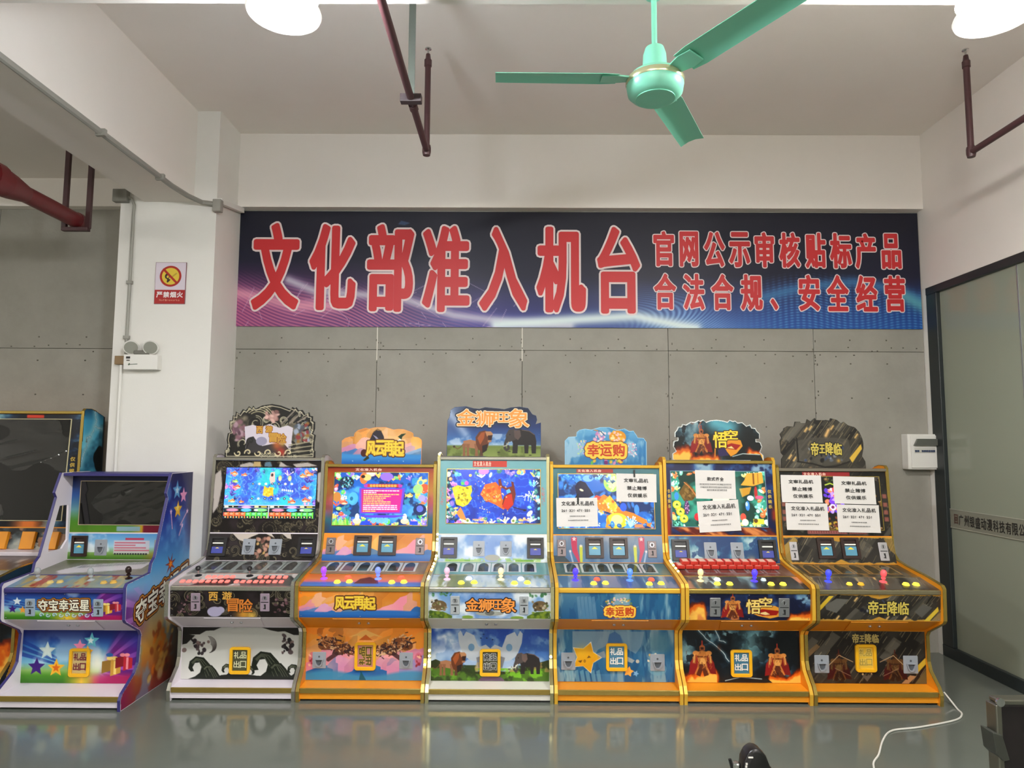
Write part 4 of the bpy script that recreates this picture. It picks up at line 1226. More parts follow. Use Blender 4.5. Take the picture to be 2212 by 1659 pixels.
# ---------------------------------------------------------------- black and white wave cabinet
def art_waves():
    a = base_art(1.40)
    cv = a['low']; cv.c[:] = (196, 196, 190); cv.vgrad([(0, (176, 176, 170)), (1, (220, 220, 214))])
    cv.poly([(0, 0), (86, 0), (70, 7), (52, 8), (38, 16), (14, 16), (28, 18), (10, 36), (0, 38)], (26, 22, 18))
    cv.poly([(176, 0), (262, 0), (262, 16), (248, 16), (228, 8), (212, 9), (196, 6)], (26, 22, 18))
    for cx, cy, r, d in ((40, 86, 24, 1), (62, 96, 16, 1), (186, 80, 30, 1), (214, 94, 20, 1), (104, 92, 14, 1), (250, 92, 14, 1), (150, 96, 14, -1)):
        T = lambda px, py: (cx + d * px * r, cy + py * r if py < 3 else 112)
        cv.poly([T(2.5, 9), T(1.5, .5), T(.98, -.25), T(.4, -.85), T(-.35, -.95), T(-.9, -.5), T(-1.0, .1), T(-.75, .42), T(-.45, .38), T(-.62, .05), T(-.4, -.35), T(.0, -.4), T(.22, .0), T(.1, .5), T(-.35, .85), T(-1.0, 9)], (34, 40, 30))
        for k in range(3): cv.line([T(1.4 - .3 * k, 9), T(.75 - .2 * k, -.1 + .1 * k), T(.25 - .15 * k, -.66 + .06 * k), T(-.3, -.76 + .08 * k), T(-.72 + .06 * k, -.38 + .05 * k)], .8, (150, 152, 130), .8)
    cv.poly([(70, 112), (90, 103), (130, 99), (170, 104), (240, 106), (262, 112)], (30, 34, 26))
    q = random.Random(5)
    for ox in (38, 236):
        for k in range(22):
            x, y = ox + q.gauss(0, 9), 40 + q.gauss(0, 9)
            cv.ell(x, y, q.uniform(2, 6), q.uniform(2, 5), q.choice([(44, 34, 40), (78, 64, 66), (30, 24, 28), (120, 100, 96)]), .9, q.uniform(0, 3))
    for k in range(7): cv.curl(58, 40 + k, 20 - k * 1.5, 1.1, (60, 52, 50), .35, 1, -1.6 + k * .1, 1, .9)
    for key in ('con', 'upp', 'bez'):
        cv = a[key]; cv.c[:] = (34, 28, 26); cv.cloud((52, 42, 46), 30, 3, .45, .7)
        wave_curls(cv, 21 + len(key) + int(cv.h), int(cv.w * cv.h / 520), (0, 0, cv.w, cv.h), (136, 128, 104), (28, 23, 22), (8, 24), (.9, 1.5))
    cv = a['con']
    for x in (26, 236): blobs(cv, int(x), 16, (x - 18, 14, x + 18, 56), [(120, 84, 92), (86, 60, 70), (150, 120, 124), (40, 30, 34)], (2, 6))
    cv.ell(96, 50, 16, 12, (176, 170, 196)); cv.ell(108, 46, 9, 8, (176, 170, 196)); cv.glow([(158, 56)], 16, (220, 160, 60), .9); cv.glow([(176, 58)], 10, (236, 196, 90), .8)
    cv = a['upp']
    cv.poly([(56, 0), (120, 0), (100, 8), (84, 18), (72, 14)], (206, 196, 186)); cv.poly([(176, 0), (196, 0), (200, 12), (190, 10)], (206, 196, 186)); cv.poly([(136, 0), (150, 0), (158, 9)], (206, 196, 186))
    blobs(cv, 8, 26, (116, 10, 148, 54), [(176, 134, 120), (206, 160, 140), (120, 84, 76), (214, 180, 120)], (3, 8))
    cv = a['bez']
    for p in ([(60, 10), (84, 4), (112, 14), (60, 16)], [(160, 2), (176, 12), (190, 14), (156, 15)], [(190, 8), (226, 4), (252, 12), (200, 16)], [(0, 34), (14, 22), (20, 60), (14, 110), (2, 128)], [(253, 30), (262, 26), (262, 100), (256, 96)]): cv.poly(p, (196, 188, 182))
    cv.poly([(94, 2), (110, 2), (112, 14), (92, 14)], (206, 180, 130)); cv.poly([(122, 4), (134, 2), (140, 14), (120, 14)], (110, 140, 160))
    cv = a['joy']; cv.c[:] = (206, 200, 196); cv.poly([(40, 26), (60, 14), (110, 10), (150, 12), (120, 26)], (40, 44, 42)); cv.poly([(140, 20), (170, 4), (240, 4), (262, 16), (262, 26), (150, 26)], (60, 62, 58))
    cv.cloud((120, 118, 112), 20, 4, .5, .6, .5)
    cv = a['deck']; cv.c[:] = (104, 106, 104); cv.cloud((150, 156, 152), 40, 2, .5, .6, .6)
    for k in range(9): cv.poly([(k * 32 - 4, 0), (k * 32 + 6, 0), (k * 32 + 6, 34), (k * 32 - 4, 34)], (176, 182, 176), .7)
    # game picture
    cv = a['scr'] = Cv(225, 124, 1.1); cv.c[:] = (60, 150, 232); cv.vgrad([(0, (70, 110, 226)), (.3, (54, 160, 240)), (1, (70, 180, 244))])
    cv.cloud((60, 70, 190), 60, 3, .52, .66, .8); caustic(cv, (150, 215, 252), 12, 6, .65, .05); caustic(cv, (90, 190, 245), 24, 7, .6, .06)
    sea_edge(cv, 31, [(226, 130, 180), (90, 70, 190), (70, 60, 150), (236, 150, 120), (140, 100, 210), (40, 50, 110), (220, 200, 230)], 90)
    cv.cloud((50, 210, 200), 30, 12, .6, .68, .8)
    for x, y, r, c_ in ((20, 14, 7, (240, 130, 70)), (46, 18, 6, (240, 120, 70)), (25, 34, 6, (160, 220, 90)), (190, 20, 8, (226, 140, 80)), (205, 16, 8, (230, 130, 70)), (30, 48, 8, (230, 110, 90)), (196, 50, 8, (200, 90, 70)), (200, 80, 9, (230, 110, 80)), (168, 84, 8, (220, 110, 70)), (20, 82, 7, (240, 150, 80)), (42, 84, 5, (236, 120, 40))):
        cv.fish(x, y, r, c_, RND.choice((-1, 1)))
    cv.poly([(96, 44), (104, 50), (118, 48), (120, 66), (108, 72), (94, 68)], (246, 190, 50)); blobs(cv, 5, 14, (96, 48, 120, 70), [(255, 220, 90), (226, 160, 30)], (2, 4))
    cv.poly([(110, 12), (120, 10), (122, 34), (112, 40), (108, 28)], (240, 190, 180)); cv.ell(114, 18, 3, 4, (60, 50, 50))
    for k in range(7):
        for y in (40, 76): cv.ell(68 + k * 16, y, 3.4, 3, RND.choice([(30, 60, 120), (226, 226, 210), (240, 210, 160), (200, 210, 240)])); cv.ell(68 + k * 16, y, 1.4, 1.2, (255, 240, 180))
    for x in (134, 158): cv.ell(x, 26, 4.5, 7, (190, 200, 130)); cv.ell(x, 28, 2.6, 4, (250, 230, 180))
    for k in range(6): cv.rect(140 + k * 5, 52 + k * .6, 143 + k * 5, 57 + k * .6, (236, 240, 255))
    cv.rect(0, 92, 225, 124, (12, 34, 40)); cv.rect(0, 92, 225, 93.5, (240, 240, 255)); cv.rect(110, 92, 112, 124, (240, 240, 250)); cv.rect(0, 98.5, 225, 99.5, (200, 220, 255))
    for o_ in (0, 112):
        cv.rect(o_ + 2, 94, o_ + 12, 98, (250, 236, 200)); cv.rect(o_ + 13, 94, o_ + 34, 98, (24, 24, 10)); cv.rect(o_ + 36, 93.5, o_ + 74, 98.3, (60, 50, 130)); cv.ell(o_ + 56, 97, 12, 3, (226, 170, 220)); cv.rect(o_ + 76, 94, o_ + 86, 98, (250, 236, 160)); cv.rect(o_ + 88, 94, o_ + 108, 98, (26, 26, 10)); cv.rect(o_ + 92, 95, o_ + 106, 97.4, (250, 210, 60)); cv.ell(o_ + 23, 96, 1.6, 1.6, (255, 250, 190))
        cv.ell(o_ + 22, 104, 15, 3.6, (240, 140, 170)); cv.ell(o_ + 56, 104, 13, 4.2, (90, 190, 246)); cv.ell(o_ + 92, 104, 16, 3.8, (130, 216, 130)); cv.ell(o_ + 80, 104, 5, 2.6, (240, 250, 240))
        for k in range(8):
            c_ = (240, 90, 50) if k < 4 else (70, 206, 90)
            cv.rect(o_ + 1 + k * 13.6, 110, o_ + 13.4 + k * 13.6, 118.5, c_); cv.ell(o_ + 7 + k * 13.6, 113, 4, 2.8, tuple(min(255, v + 70) for v in c_))
            cv.rect(o_ + 11 + k * 13.6, 109, o_ + 14 + k * 13.6, 124, (240, 130, 60) if k < 4 else (120, 226, 70)); cv.ell(o_ + 6 + k * 13.6, 121, 1.6, 1.8, (255, 236, 150))
    h = Cv(196, 112, 1.2, (40, 38, 34)); h.cloud((150, 140, 120), 30, 5, .45, .7)
    wave_curls(h, 3, 42, (0, 0, 196, 112), (206, 200, 172), (30, 27, 25), (7, 18), (1.0, 1.8))
    for k in range(9): h.curl(70, 40, 44 - k * 2.5, 1.6, (190, 182, 150) if k % 2 else (60, 58, 50), .3, 1, 3.7 + k * .05, 1, .9)
    for k in range(6): h.line([(120 + k * 9, 40 - k), (150 + k * 7, 10 + k * 3)], 3, (26, 28, 34) if k % 2 else (150, 140, 130))
    blobs(h, 6, 20, (84, 14, 116, 34), [(196, 156, 148), (226, 190, 180), (150, 110, 106)], (3, 8)); blobs(h, 7, 22, (14, 34, 42, 74), [(150, 110, 122), (120, 90, 104), (190, 160, 170), (90, 64, 76)], (4, 9)); blobs(h, 9, 26, (150, 36, 184, 78), [(150, 60, 66), (120, 130, 140), (90, 100, 110), (170, 180, 200), (160, 120, 60)], (3, 8))
    h.poly([(40, 46), (58, 42), (76, 47), (94, 40), (116, 48), (134, 43), (146, 48), (144, 70), (142, 96), (44, 96), (42, 66)], (222, 214, 224))
    h.poly([(44, 78), (52, 68), (60, 66), (66, 74), (80, 86), (100, 82), (128, 82), (142, 96), (142, 100), (44, 100)], (70, 66, 68)); h.curl(54, 76, 8, 3.4, (50, 52, 46), 1.0, 1, 2.8)
    h.ell(78, 76, 12, 9, (166, 162, 184)); h.glow([(112, 84)], 10, (196, 110, 60), .9); h.glow([(122, 98)], 9, (200, 70, 50), .9); h.glow([(124, 80)], 6, (220, 180, 90), .8)
    for k in range(7): h.line([(138, 84 + k * 4), (190, 76 + k * 4.5)], 2.2, (40, 40, 36) if k % 2 else (170, 164, 140)); h.line([(10 + k * 5, 108), (14 + k * 6, 92 - k * 2)], 2, (34, 32, 28))
    for k in range(6): h.curl(28 + k * 22, 100, 8, 2.6, (226, 214, 176), .8, 1 if k % 2 else -1, 3.0)
    a['hdr'] = h
    return a

# ---------------------------------------------------------------- orange, pink and blue facet cabinet
RAMP = [(0, (226, 132, 40)), (.28, (236, 160, 60)), (.42, (226, 170, 130)), (.55, (222, 140, 160)), (.68, (206, 150, 190)), (.76, (70, 130, 190)), (1, (34, 104, 178))]
def art_facets():
    a = base_art(1.36)
    for key, n_ in (('low', 46), ('con', 26), ('upp', 26)):
        cv = a[key]; facets(cv, 5 + n_, n_, RAMP)
        cv.cloud((255, 226, 190), 60, 3, .5, .8, .3)
    for key in ('con', 'upp'):
        cv = a[key]; t = cv.Y / cv.h
        cv.mix(np.clip((t - .73 - .04 * np.sin(cv.X / 40)) / .05, 0, 1), (52, 116, 184)); cv.mix(np.clip((t - .86) / .14, 0, 1) * .7, (26, 84, 160))
    cv = a['low']
    cv.poly([(92, 20), (131, 4), (170, 20), (150, 16), (131, 24), (112, 16)], (240, 190, 110)); cv.poly([(116, 26), (131, 14), (146, 26)], (206, 110, 40))
    t = cv.Y / cv.h; cv.mix(np.clip((t - .84 + .05 * np.sin(cv.X / 30)) / .06, 0, 1) * .9, (70, 150, 190)); cv.poly([(118, 112), (122, 92), (134, 112)], (20, 100, 120))
    q = random.Random(9)
    for d in (-1, 1):
        cv.ell(131 + d * 84, 34, 22, 13, (130, 78, 46), .9, d * .3); cv.ell(131 + d * 52, 46, 20, 11, (96, 58, 46), .9, d * .4); cv.ell(131 + d * 88, 30, 12, 7, (190, 130, 80), .8, d * .3)
        for k in range(170):
            u = q.random(); x = 131 + d * (98 - 74 * u) + q.gauss(0, 7); y = 28 + 26 * u + q.gauss(0, 8 - 3 * u)
            cv.line([(x, y), (x + d * q.uniform(-4, 9), y - q.uniform(-4, 6))], q.uniform(1.2, 3.4), q.choice([(120, 66, 36), (196, 140, 90), (70, 40, 34), (226, 190, 150), (60, 40, 50)]))
        cv.line([(131 + d * 82, 68), (131 + d * 64, 56)], 9, (64, 38, 40), .8)
        cv.ell(131 + d * 118, 66, 8, 14, (206, 110, 130), .8); blobs(cv, 4 + d, 8, (131 + d * 118 - 6, 56, 131 + d * 118 + 6, 84), [(150, 40, 50), (240, 190, 160)], (2, 5))
    cv = a['bez']; cv.vgrad([(0, (150, 50, 22)), (.1, (180, 90, 30)), (.35, (196, 140, 66)), (.55, (190, 96, 110)), (.68, (150, 110, 140)), (.8, (60, 116, 130)), (1, (28, 78, 138))]); cv.cloud((120, 60, 30), 40, 4, .5, .7, .4)
    cv = a['joy']; cv.vgrad([(0, (214, 116, 56)), (.4, (226, 140, 80)), (.6, (214, 120, 140)), (.72, (90, 120, 190)), (1, (84, 130, 196))]); cv.poly([(112, 20), (120, 10), (140, 6), (160, 12), (166, 20)], (110, 44, 30))
    cv = a['deck']; cv.c[:] = (150, 136, 110); cv.cloud((116, 106, 92), 30, 2, .45, .6); cv.vgrad([(0, (170, 130, 90)), (.7, (150, 140, 120)), (1, (190, 130, 100))], .5)
    cv = a['scr']; cv.c[:] = (34, 92, 190); cv.vgrad([(0, (30, 84, 180)), (.5, (36, 120, 214)), (1, (30, 80, 190))]); cv.cloud((90, 180, 236), 44, 5, .52, .64, .8); cv.cloud((16, 40, 90), 30, 8, .54, .62, .85); cv.cloud((60, 170, 200), 18, 15, .58, .66, .7)
    sea_edge(cv, 60, [(90, 220, 90), (170, 230, 100), (240, 120, 60), (250, 200, 90), (150, 120, 240), (80, 130, 250), (250, 150, 190), (240, 230, 200), (240, 90, 60)], 110)
    cv.ell(30, 24, 18, 14, (24, 40, 60)); blobs(cv, 3, 24, (14, 12, 48, 36), [(90, 190, 200), (180, 230, 236), (40, 70, 110)], (1.5, 4)); cv.ell(72, 14, 10, 14, (240, 120, 60)); cv.ell(80, 12, 10, 8, (250, 200, 120)); cv.ell(70, 10, 5, 4, (40, 30, 30))
    cv.ell(128, 10, 16, 10, (150, 110, 230)); cv.ell(212, 24, 9, 9, (240, 220, 130)); cv.ell(212, 24, 5, 5, (70, 160, 190)); cv.ell(222, 36, 10, 9, (240, 90, 50)); cv.ell(206, 40, 12, 12, (170, 230, 120), .9); cv.fish(186, 56, 8, (250, 200, 90)); cv.ell(216, 62, 9, 8, (170, 160, 240)); cv.ell(212, 90, 16, 14, (20, 40, 90)); cv.ell(212, 88, 8, 8, (90, 110, 230))
    cv.fish(26, 74, 9, (240, 110, 80)); cv.ell(8, 60, 10, 12, (200, 130, 60)); cv.ell(48, 64, 12, 16, (90, 190, 240), .8); cv.ell(44, 64, 4, 5, (30, 110, 150))
    for k in range(40): cv.line([(k * 1.1, 128), (k * 1.1 + RND.uniform(-3, 3), 128 - RND.uniform(8, 20))], 1.4, RND.choice([(120, 230, 80), (70, 190, 60), (190, 250, 120)]))
    for x in (60, 176): cv.ell(x, 118, 10, 7, (240, 220, 180)); cv.ell(x, 108, 5, 8, (255, 255, 245)); cv.rect(x + 12, 118, x + 32, 127, (40, 70, 240))
    for x in (100, 112, 120, 130): cv.ell(x, 116, 6, 8, (110, 190, 250), .9)
    cv.poly([(62, 38), (174, 38), (168, 100), (66, 100)], (110, 70, 214)); cv.poly([(67, 41), (168, 41), (163, 97), (70, 97)], (206, 36, 140)); cv.poly([(68, 41), (120, 41), (110, 97), (71, 97)], (186, 44, 110), .6)
    cv.rect(80, 28, 160, 36, (206, 50, 60)); cv.poly([(72, 30), (82, 27), (82, 37), (74, 36)], (180, 60, 170)); cv.poly([(168, 30), (158, 27), (158, 37), (166, 36)], (180, 60, 170))
    for k in range(12):
        c_ = (250, 240, 250) if k in (0, 1, 8, 9, 10) else (250, 214, 110)
        e = (160, 104, 160, 140, 128, 122, 140, 140, 156, 156, 158, 104)[k]
        x = 73
        while x < e: l_ = RND.uniform(3, 14); cv.rect(x, 43.5 + k * 4.5, min(x + l_, e), 45.8 + k * 4.5, c_); x += l_ + 1.2
    for k in range(9): cv.rect(88 + k * 7.4, 29.6, 93.4 + k * 7.4, 34.6, (255, 210, 80)); cv.rect(90 + k * 7.4, 31, 92 + k * 7.4, 33, (200, 60, 60))
    cv.poly([(60, 104), (180, 104), (150, 110), (90, 110)], (90, 60, 230))
    h = Cv(172, 79, 1.2); facets(h, 77, 34, RAMP); h.cloud((255, 236, 214), 50, 3, .48, .8, .5)
    t = h.Y / h.h; h.mix(np.clip((t - .68 - .03 * np.sin(h.X / 20)) / .05, 0, 1), (70, 150, 212)); h.mix(np.clip((t - .82) / .18, 0, 1) * .9, (20, 100, 190))
    h.poly([(55, 34), (62, 22), (66, 12), (74, 6), (84, 8), (90, 20), (92, 32)], (52, 46, 56)); h.poly([(66, 16), (74, 20), (84, 30), (76, 28)], (160, 156, 180)); h.line([(68, 10), (76, 4), (84, 8)], 1.6, (120, 90, 40)); h.poly([(58, 32), (70, 22), (78, 32)], (40, 36, 44))
    h.poly([(120, 20), (128, 14), (138, 13), (130, 20), (128, 26)], (30, 60, 30)); h.poly([(118, 30), (124, 24), (128, 26), (124, 32)], (240, 240, 226)); h.ell(48, 55, 7, 8, (84, 34, 22)); h.poly([(46, 70), (56, 60), (60, 66), (50, 72)], (50, 60, 26))
    for x in (24, 80, 133): h.ell(x, 72, 1, 1, (190, 214, 236))
    a['hdr'] = h
    return a

# ---------------------------------------------------------------- savanna cabinet
def sky(cv, seed, top=(40, 86, 170), bot=(150, 186, 214)):
    cv.vgrad([(0, top), (1, bot)]); cv.cloud((226, 232, 236), 44, seed, .46, .66, .9); cv.cloud((140, 170, 206), 20, seed + 3, .52, .62, .6); return cv
def art_savanna():
    a = base_art(1.412)
    cv = a['low']; sky(cv, 4, (36, 78, 158), (130, 170, 206))
    cv.cloud((30, 70, 160), 50, 8, .5, .6, .8, np.clip(1 - cv.Y / 60, 0, 1))
    for d in (-1, 1):
        T = lambda px, py: (131 + d * px, py)
        cv.poly([T(72, 10), T(66, 4), T(60, 16), T(54, 6), T(36, 14), T(26, 40), T(10, 34), T(-2, 44), T(10, 66), T(40, 72), T(60, 56), T(70, 30)], (196, 200, 204), .92)
        cv.ell(*T(42, 40), 7, 8, (110, 150, 186), .9); cv.poly([T(60, 76), T(30, 86), T(8, 84), T(20, 72), T(50, 66)], (176, 196, 222), .9)
    cv.poly([(100, 62), (131, 52), (164, 62), (158, 84), (104, 84)], (126, 128, 134), .9)
    cv.poly([(0, 70), (10, 66), (30, 74), (60, 80), (100, 92), (131, 90), (170, 92), (210, 82), (240, 72), (262, 66), (262, 112), (0, 112)], (58, 66, 34))
    cv.poly([(0, 86), (40, 84), (90, 96), (131, 100), (180, 96), (230, 86), (262, 84), (262, 112), (0, 112)], (84, 120, 36)); cv.cloud((130, 190, 50), 16, 6, .48, .6, .9, (cv.Y > 84) * 1.0); cv.cloud((50, 66, 26), 22, 9, .52, .62, .9, (cv.Y > 78) * 1.0); cv.cloud((186, 156, 100), 26, 12, .56, .64, .7, ((cv.Y > 72) & (cv.Y < 92)) * 1.0)
    cv.poly([(104, 112), (112, 104), (131, 101), (156, 104), (164, 112)], (112, 86, 110)); 
    for x, y in ((116, 12), (110, 20), (123, 20), (136, 23)): cv.ell(x, y, 2, 1.4, (24, 50, 96))
    lion(cv, 44, 82, .94); elephant(cv, 214, 78, .94)
    for key in ('con', 'upp'):
        cv = a[key]; sky(cv, 12 + len(key) + int(cv.h), (110, 156, 210), (190, 208, 220)); cv.glow([(131, cv.h * .5)], 60, (84, 126, 196), .7); cv.cloud((236, 240, 240), 40, 17, .5, .66, .9)
    cv = a['con']
    for d in (-1, 1):
        T = lambda px, py: (131 + d * px, py)
        cv.ell(*T(108, 32), 16, 12, (116, 96, 66)); blobs(cv, 30 + d, 18, (131 + d * 108 - 16, 20, 131 + d * 108 + 16, 44), [(70, 60, 40), (150, 130, 96), (200, 190, 170), (90, 110, 50)], (2, 5)); cv.poly([T(128, 44), T(100, 46), T(80, 56), T(80, 62), T(131, 62)], (96, 120, 40)); blobs(cv, 40 + d, 16, (131 + d * 108 - 20, 46, 131 + d * 108 + 20, 62), [(130, 150, 50), (70, 96, 36)], (3, 6)); blobs(cv, 50 + d, 12, (131 + d * 100 - 24, 0, 131 + d * 100 + 20, 9), [(70, 120, 80), (100, 150, 110)], (2, 5))
    cv.ell(131, 50, 30, 6, (170, 172, 164)); cv.ell(131, 49, 10, 6, (120, 122, 116)); cv.ell(84, 59, 12, 4, (130, 160, 70)); cv.ell(190, 60, 14, 4, (130, 160, 70))
    cv = a['upp']; cv.rect(20, 56, 78, 61, (116, 170, 60)); cv.rect(186, 56, 230, 61, (116, 170, 60)); cv.cloud((150, 190, 90), 12, 3, .5, .6, .7, (cv.Y > 53) * 1.0); cv.ell(131, 52, 18, 7, (170, 170, 160))
    cv = a['bez']; cv.c[:] = (128, 182, 188); cv.cloud((140, 192, 198), 60, 2, .4, .7, .6)
    for x in (6, 253): blobs(cv, x, 60, (x - 3, 66, x + 4, 108), [(196, 150, 150), (206, 120, 116), (150, 170, 176)], (1, 1.8), .8, .3)
    cv = a['joy']; sky(cv, 9, (150, 176, 200), (206, 214, 206)); cv.cloud((110, 120, 70), 26, 3, .55, .66, .8)
    cv = a['deck']; cv.c[:] = (120, 166, 166); cv.cloud((140, 186, 188), 50, 2, .45, .65, .7)
    cv = a['scr']; cv.c[:] = (28, 70, 200); cv.cloud((20, 44, 150), 50, 5, .5, .65, .8); caustic(cv, (70, 130, 240), 16, 6, .8, .06)
    cv.mix(np.clip((14 - cv.X) / 10, 0, 1) + np.clip((cv.X - 212) / 14, 0, 1), (16, 40, 70)); sea_edge(cv, 90, [(240, 240, 220), (90, 190, 220), (240, 170, 110), (250, 210, 90), (150, 120, 220), (60, 130, 120), (230, 120, 190), (20, 40, 60), (190, 210, 240)], 110)
    cv.ell(90, 4, 13, 8, (230, 130, 220)); cv.poly([(12, 44), (26, 38), (44, 42), (60, 38), (62, 52), (58, 62), (62, 70), (52, 84), (40, 90), (24, 84), (18, 64)], (226, 206, 40)); blobs(cv, 6, 26, (20, 44, 58, 84), [(170, 146, 20), (250, 236, 90), (120, 100, 16)], (1.6, 5)); cv.ell(42, 31, 9, 7, (60, 150, 190)); cv.ell(48, 33, 5, 5, (226, 90, 200)); cv.ell(38, 34, 4, 4, (90, 200, 90))
    cv.poly([(82, 60), (94, 36), (120, 30), (132, 44), (136, 70), (150, 84), (140, 96), (120, 84), (96, 74)], (236, 100, 24)); cv.poly([(128, 40), (126, 24), (132, 22), (136, 38), (146, 44), (160, 40), (158, 28), (164, 30), (170, 60), (164, 84), (150, 98), (136, 84), (140, 66), (150, 58), (144, 48)], (110, 34, 20)); cv.poly([(146, 62), (160, 58), (164, 84), (150, 96), (136, 90)], (196, 40, 16)); blobs(cv, 3, 26, (90, 42, 132, 76), [(250, 140, 40), (206, 70, 16), (255, 170, 70)], (2, 7)); cv.line([(164, 90), (180, 94), (190, 96)], 2, (40, 20, 24)); cv.ell(192, 97, 4, 2.4, (30, 16, 20)); cv.poly([(146, 50), (154, 46), (158, 54), (148, 58)], (90, 180, 250))
    blobs(cv, 11, 44, (66, 26, 150, 108), [(250, 226, 150), (150, 220, 220), (226, 180, 120)], (1, 2.6)); 
    for pts in ([(174, 64), (188, 63)], [(194, 58), (192, 74)], [(188, 66), (198, 62)], [(202, 56), (200, 74)], [(206, 60), (200, 66)], [(208, 66), (206, 78)], [(212, 58), (211, 64)]): cv.line(pts, 1.4, (240, 240, 250))
    for x in (52, 164): cv.ell(x, 122, 6, 6, (230, 236, 200)); cv.ell(x, 122, 3, 3, (120, 140, 60)); cv.rect(x + 12, 118, x + 40, 121, (230, 170, 120)); cv.rect(x + 12, 123, x + 40, 126, (60, 80, 200))
    cv.poly([(24, 104), (34, 90), (40, 100), (50, 122), (34, 118)], (240, 140, 70))
    h = Cv(203, 112, 1.2); h.vgrad([(0, (22, 34, 58)), (.4, (34, 62, 116)), (.66, (70, 120, 180)), (.75, (150, 180, 206)), (.765, (130, 150, 120)), (.78, (120, 136, 70)), (1, (150, 164, 96))])
    h.mix(np.clip(1 - h.X / 60, 0, 1) * np.clip(1 - h.Y / 80, 0, 1) * .8, (170, 186, 214)); h.glow([(2, 10), (40, 60)], 9, (200, 214, 236), .6); h.cloud((24, 30, 44), 40, 3, .45, .6, .7, np.clip((h.X - 60) / 60, 0, 1) * np.clip(1 - h.Y / 50, 0, 1)); h.cloud((220, 230, 240), 26, 8, .58, .7, .6, ((h.Y > 60) & (h.Y < 84)) * 1.0)
    h.cloud((90, 100, 50), 20, 4, .5, .62, .7, (h.Y > 88) * 1.0); h.mix(np.clip((h.X - 150) / 60, 0, 1) * np.clip((h.Y - 30) / 50, 0, 1) * (h.Y < 84) * .5, (30, 50, 96))
    lion(h, 62, 88, 1.02); elephant(h, 160, 80, 1.1, tone=.8)
    for x, y in ((112, 100), (135, 98), (150, 110), (180, 106)): h.ell(x, y, 3, 1.2, (60, 60, 36))
    a['hdr'] = h
    return a

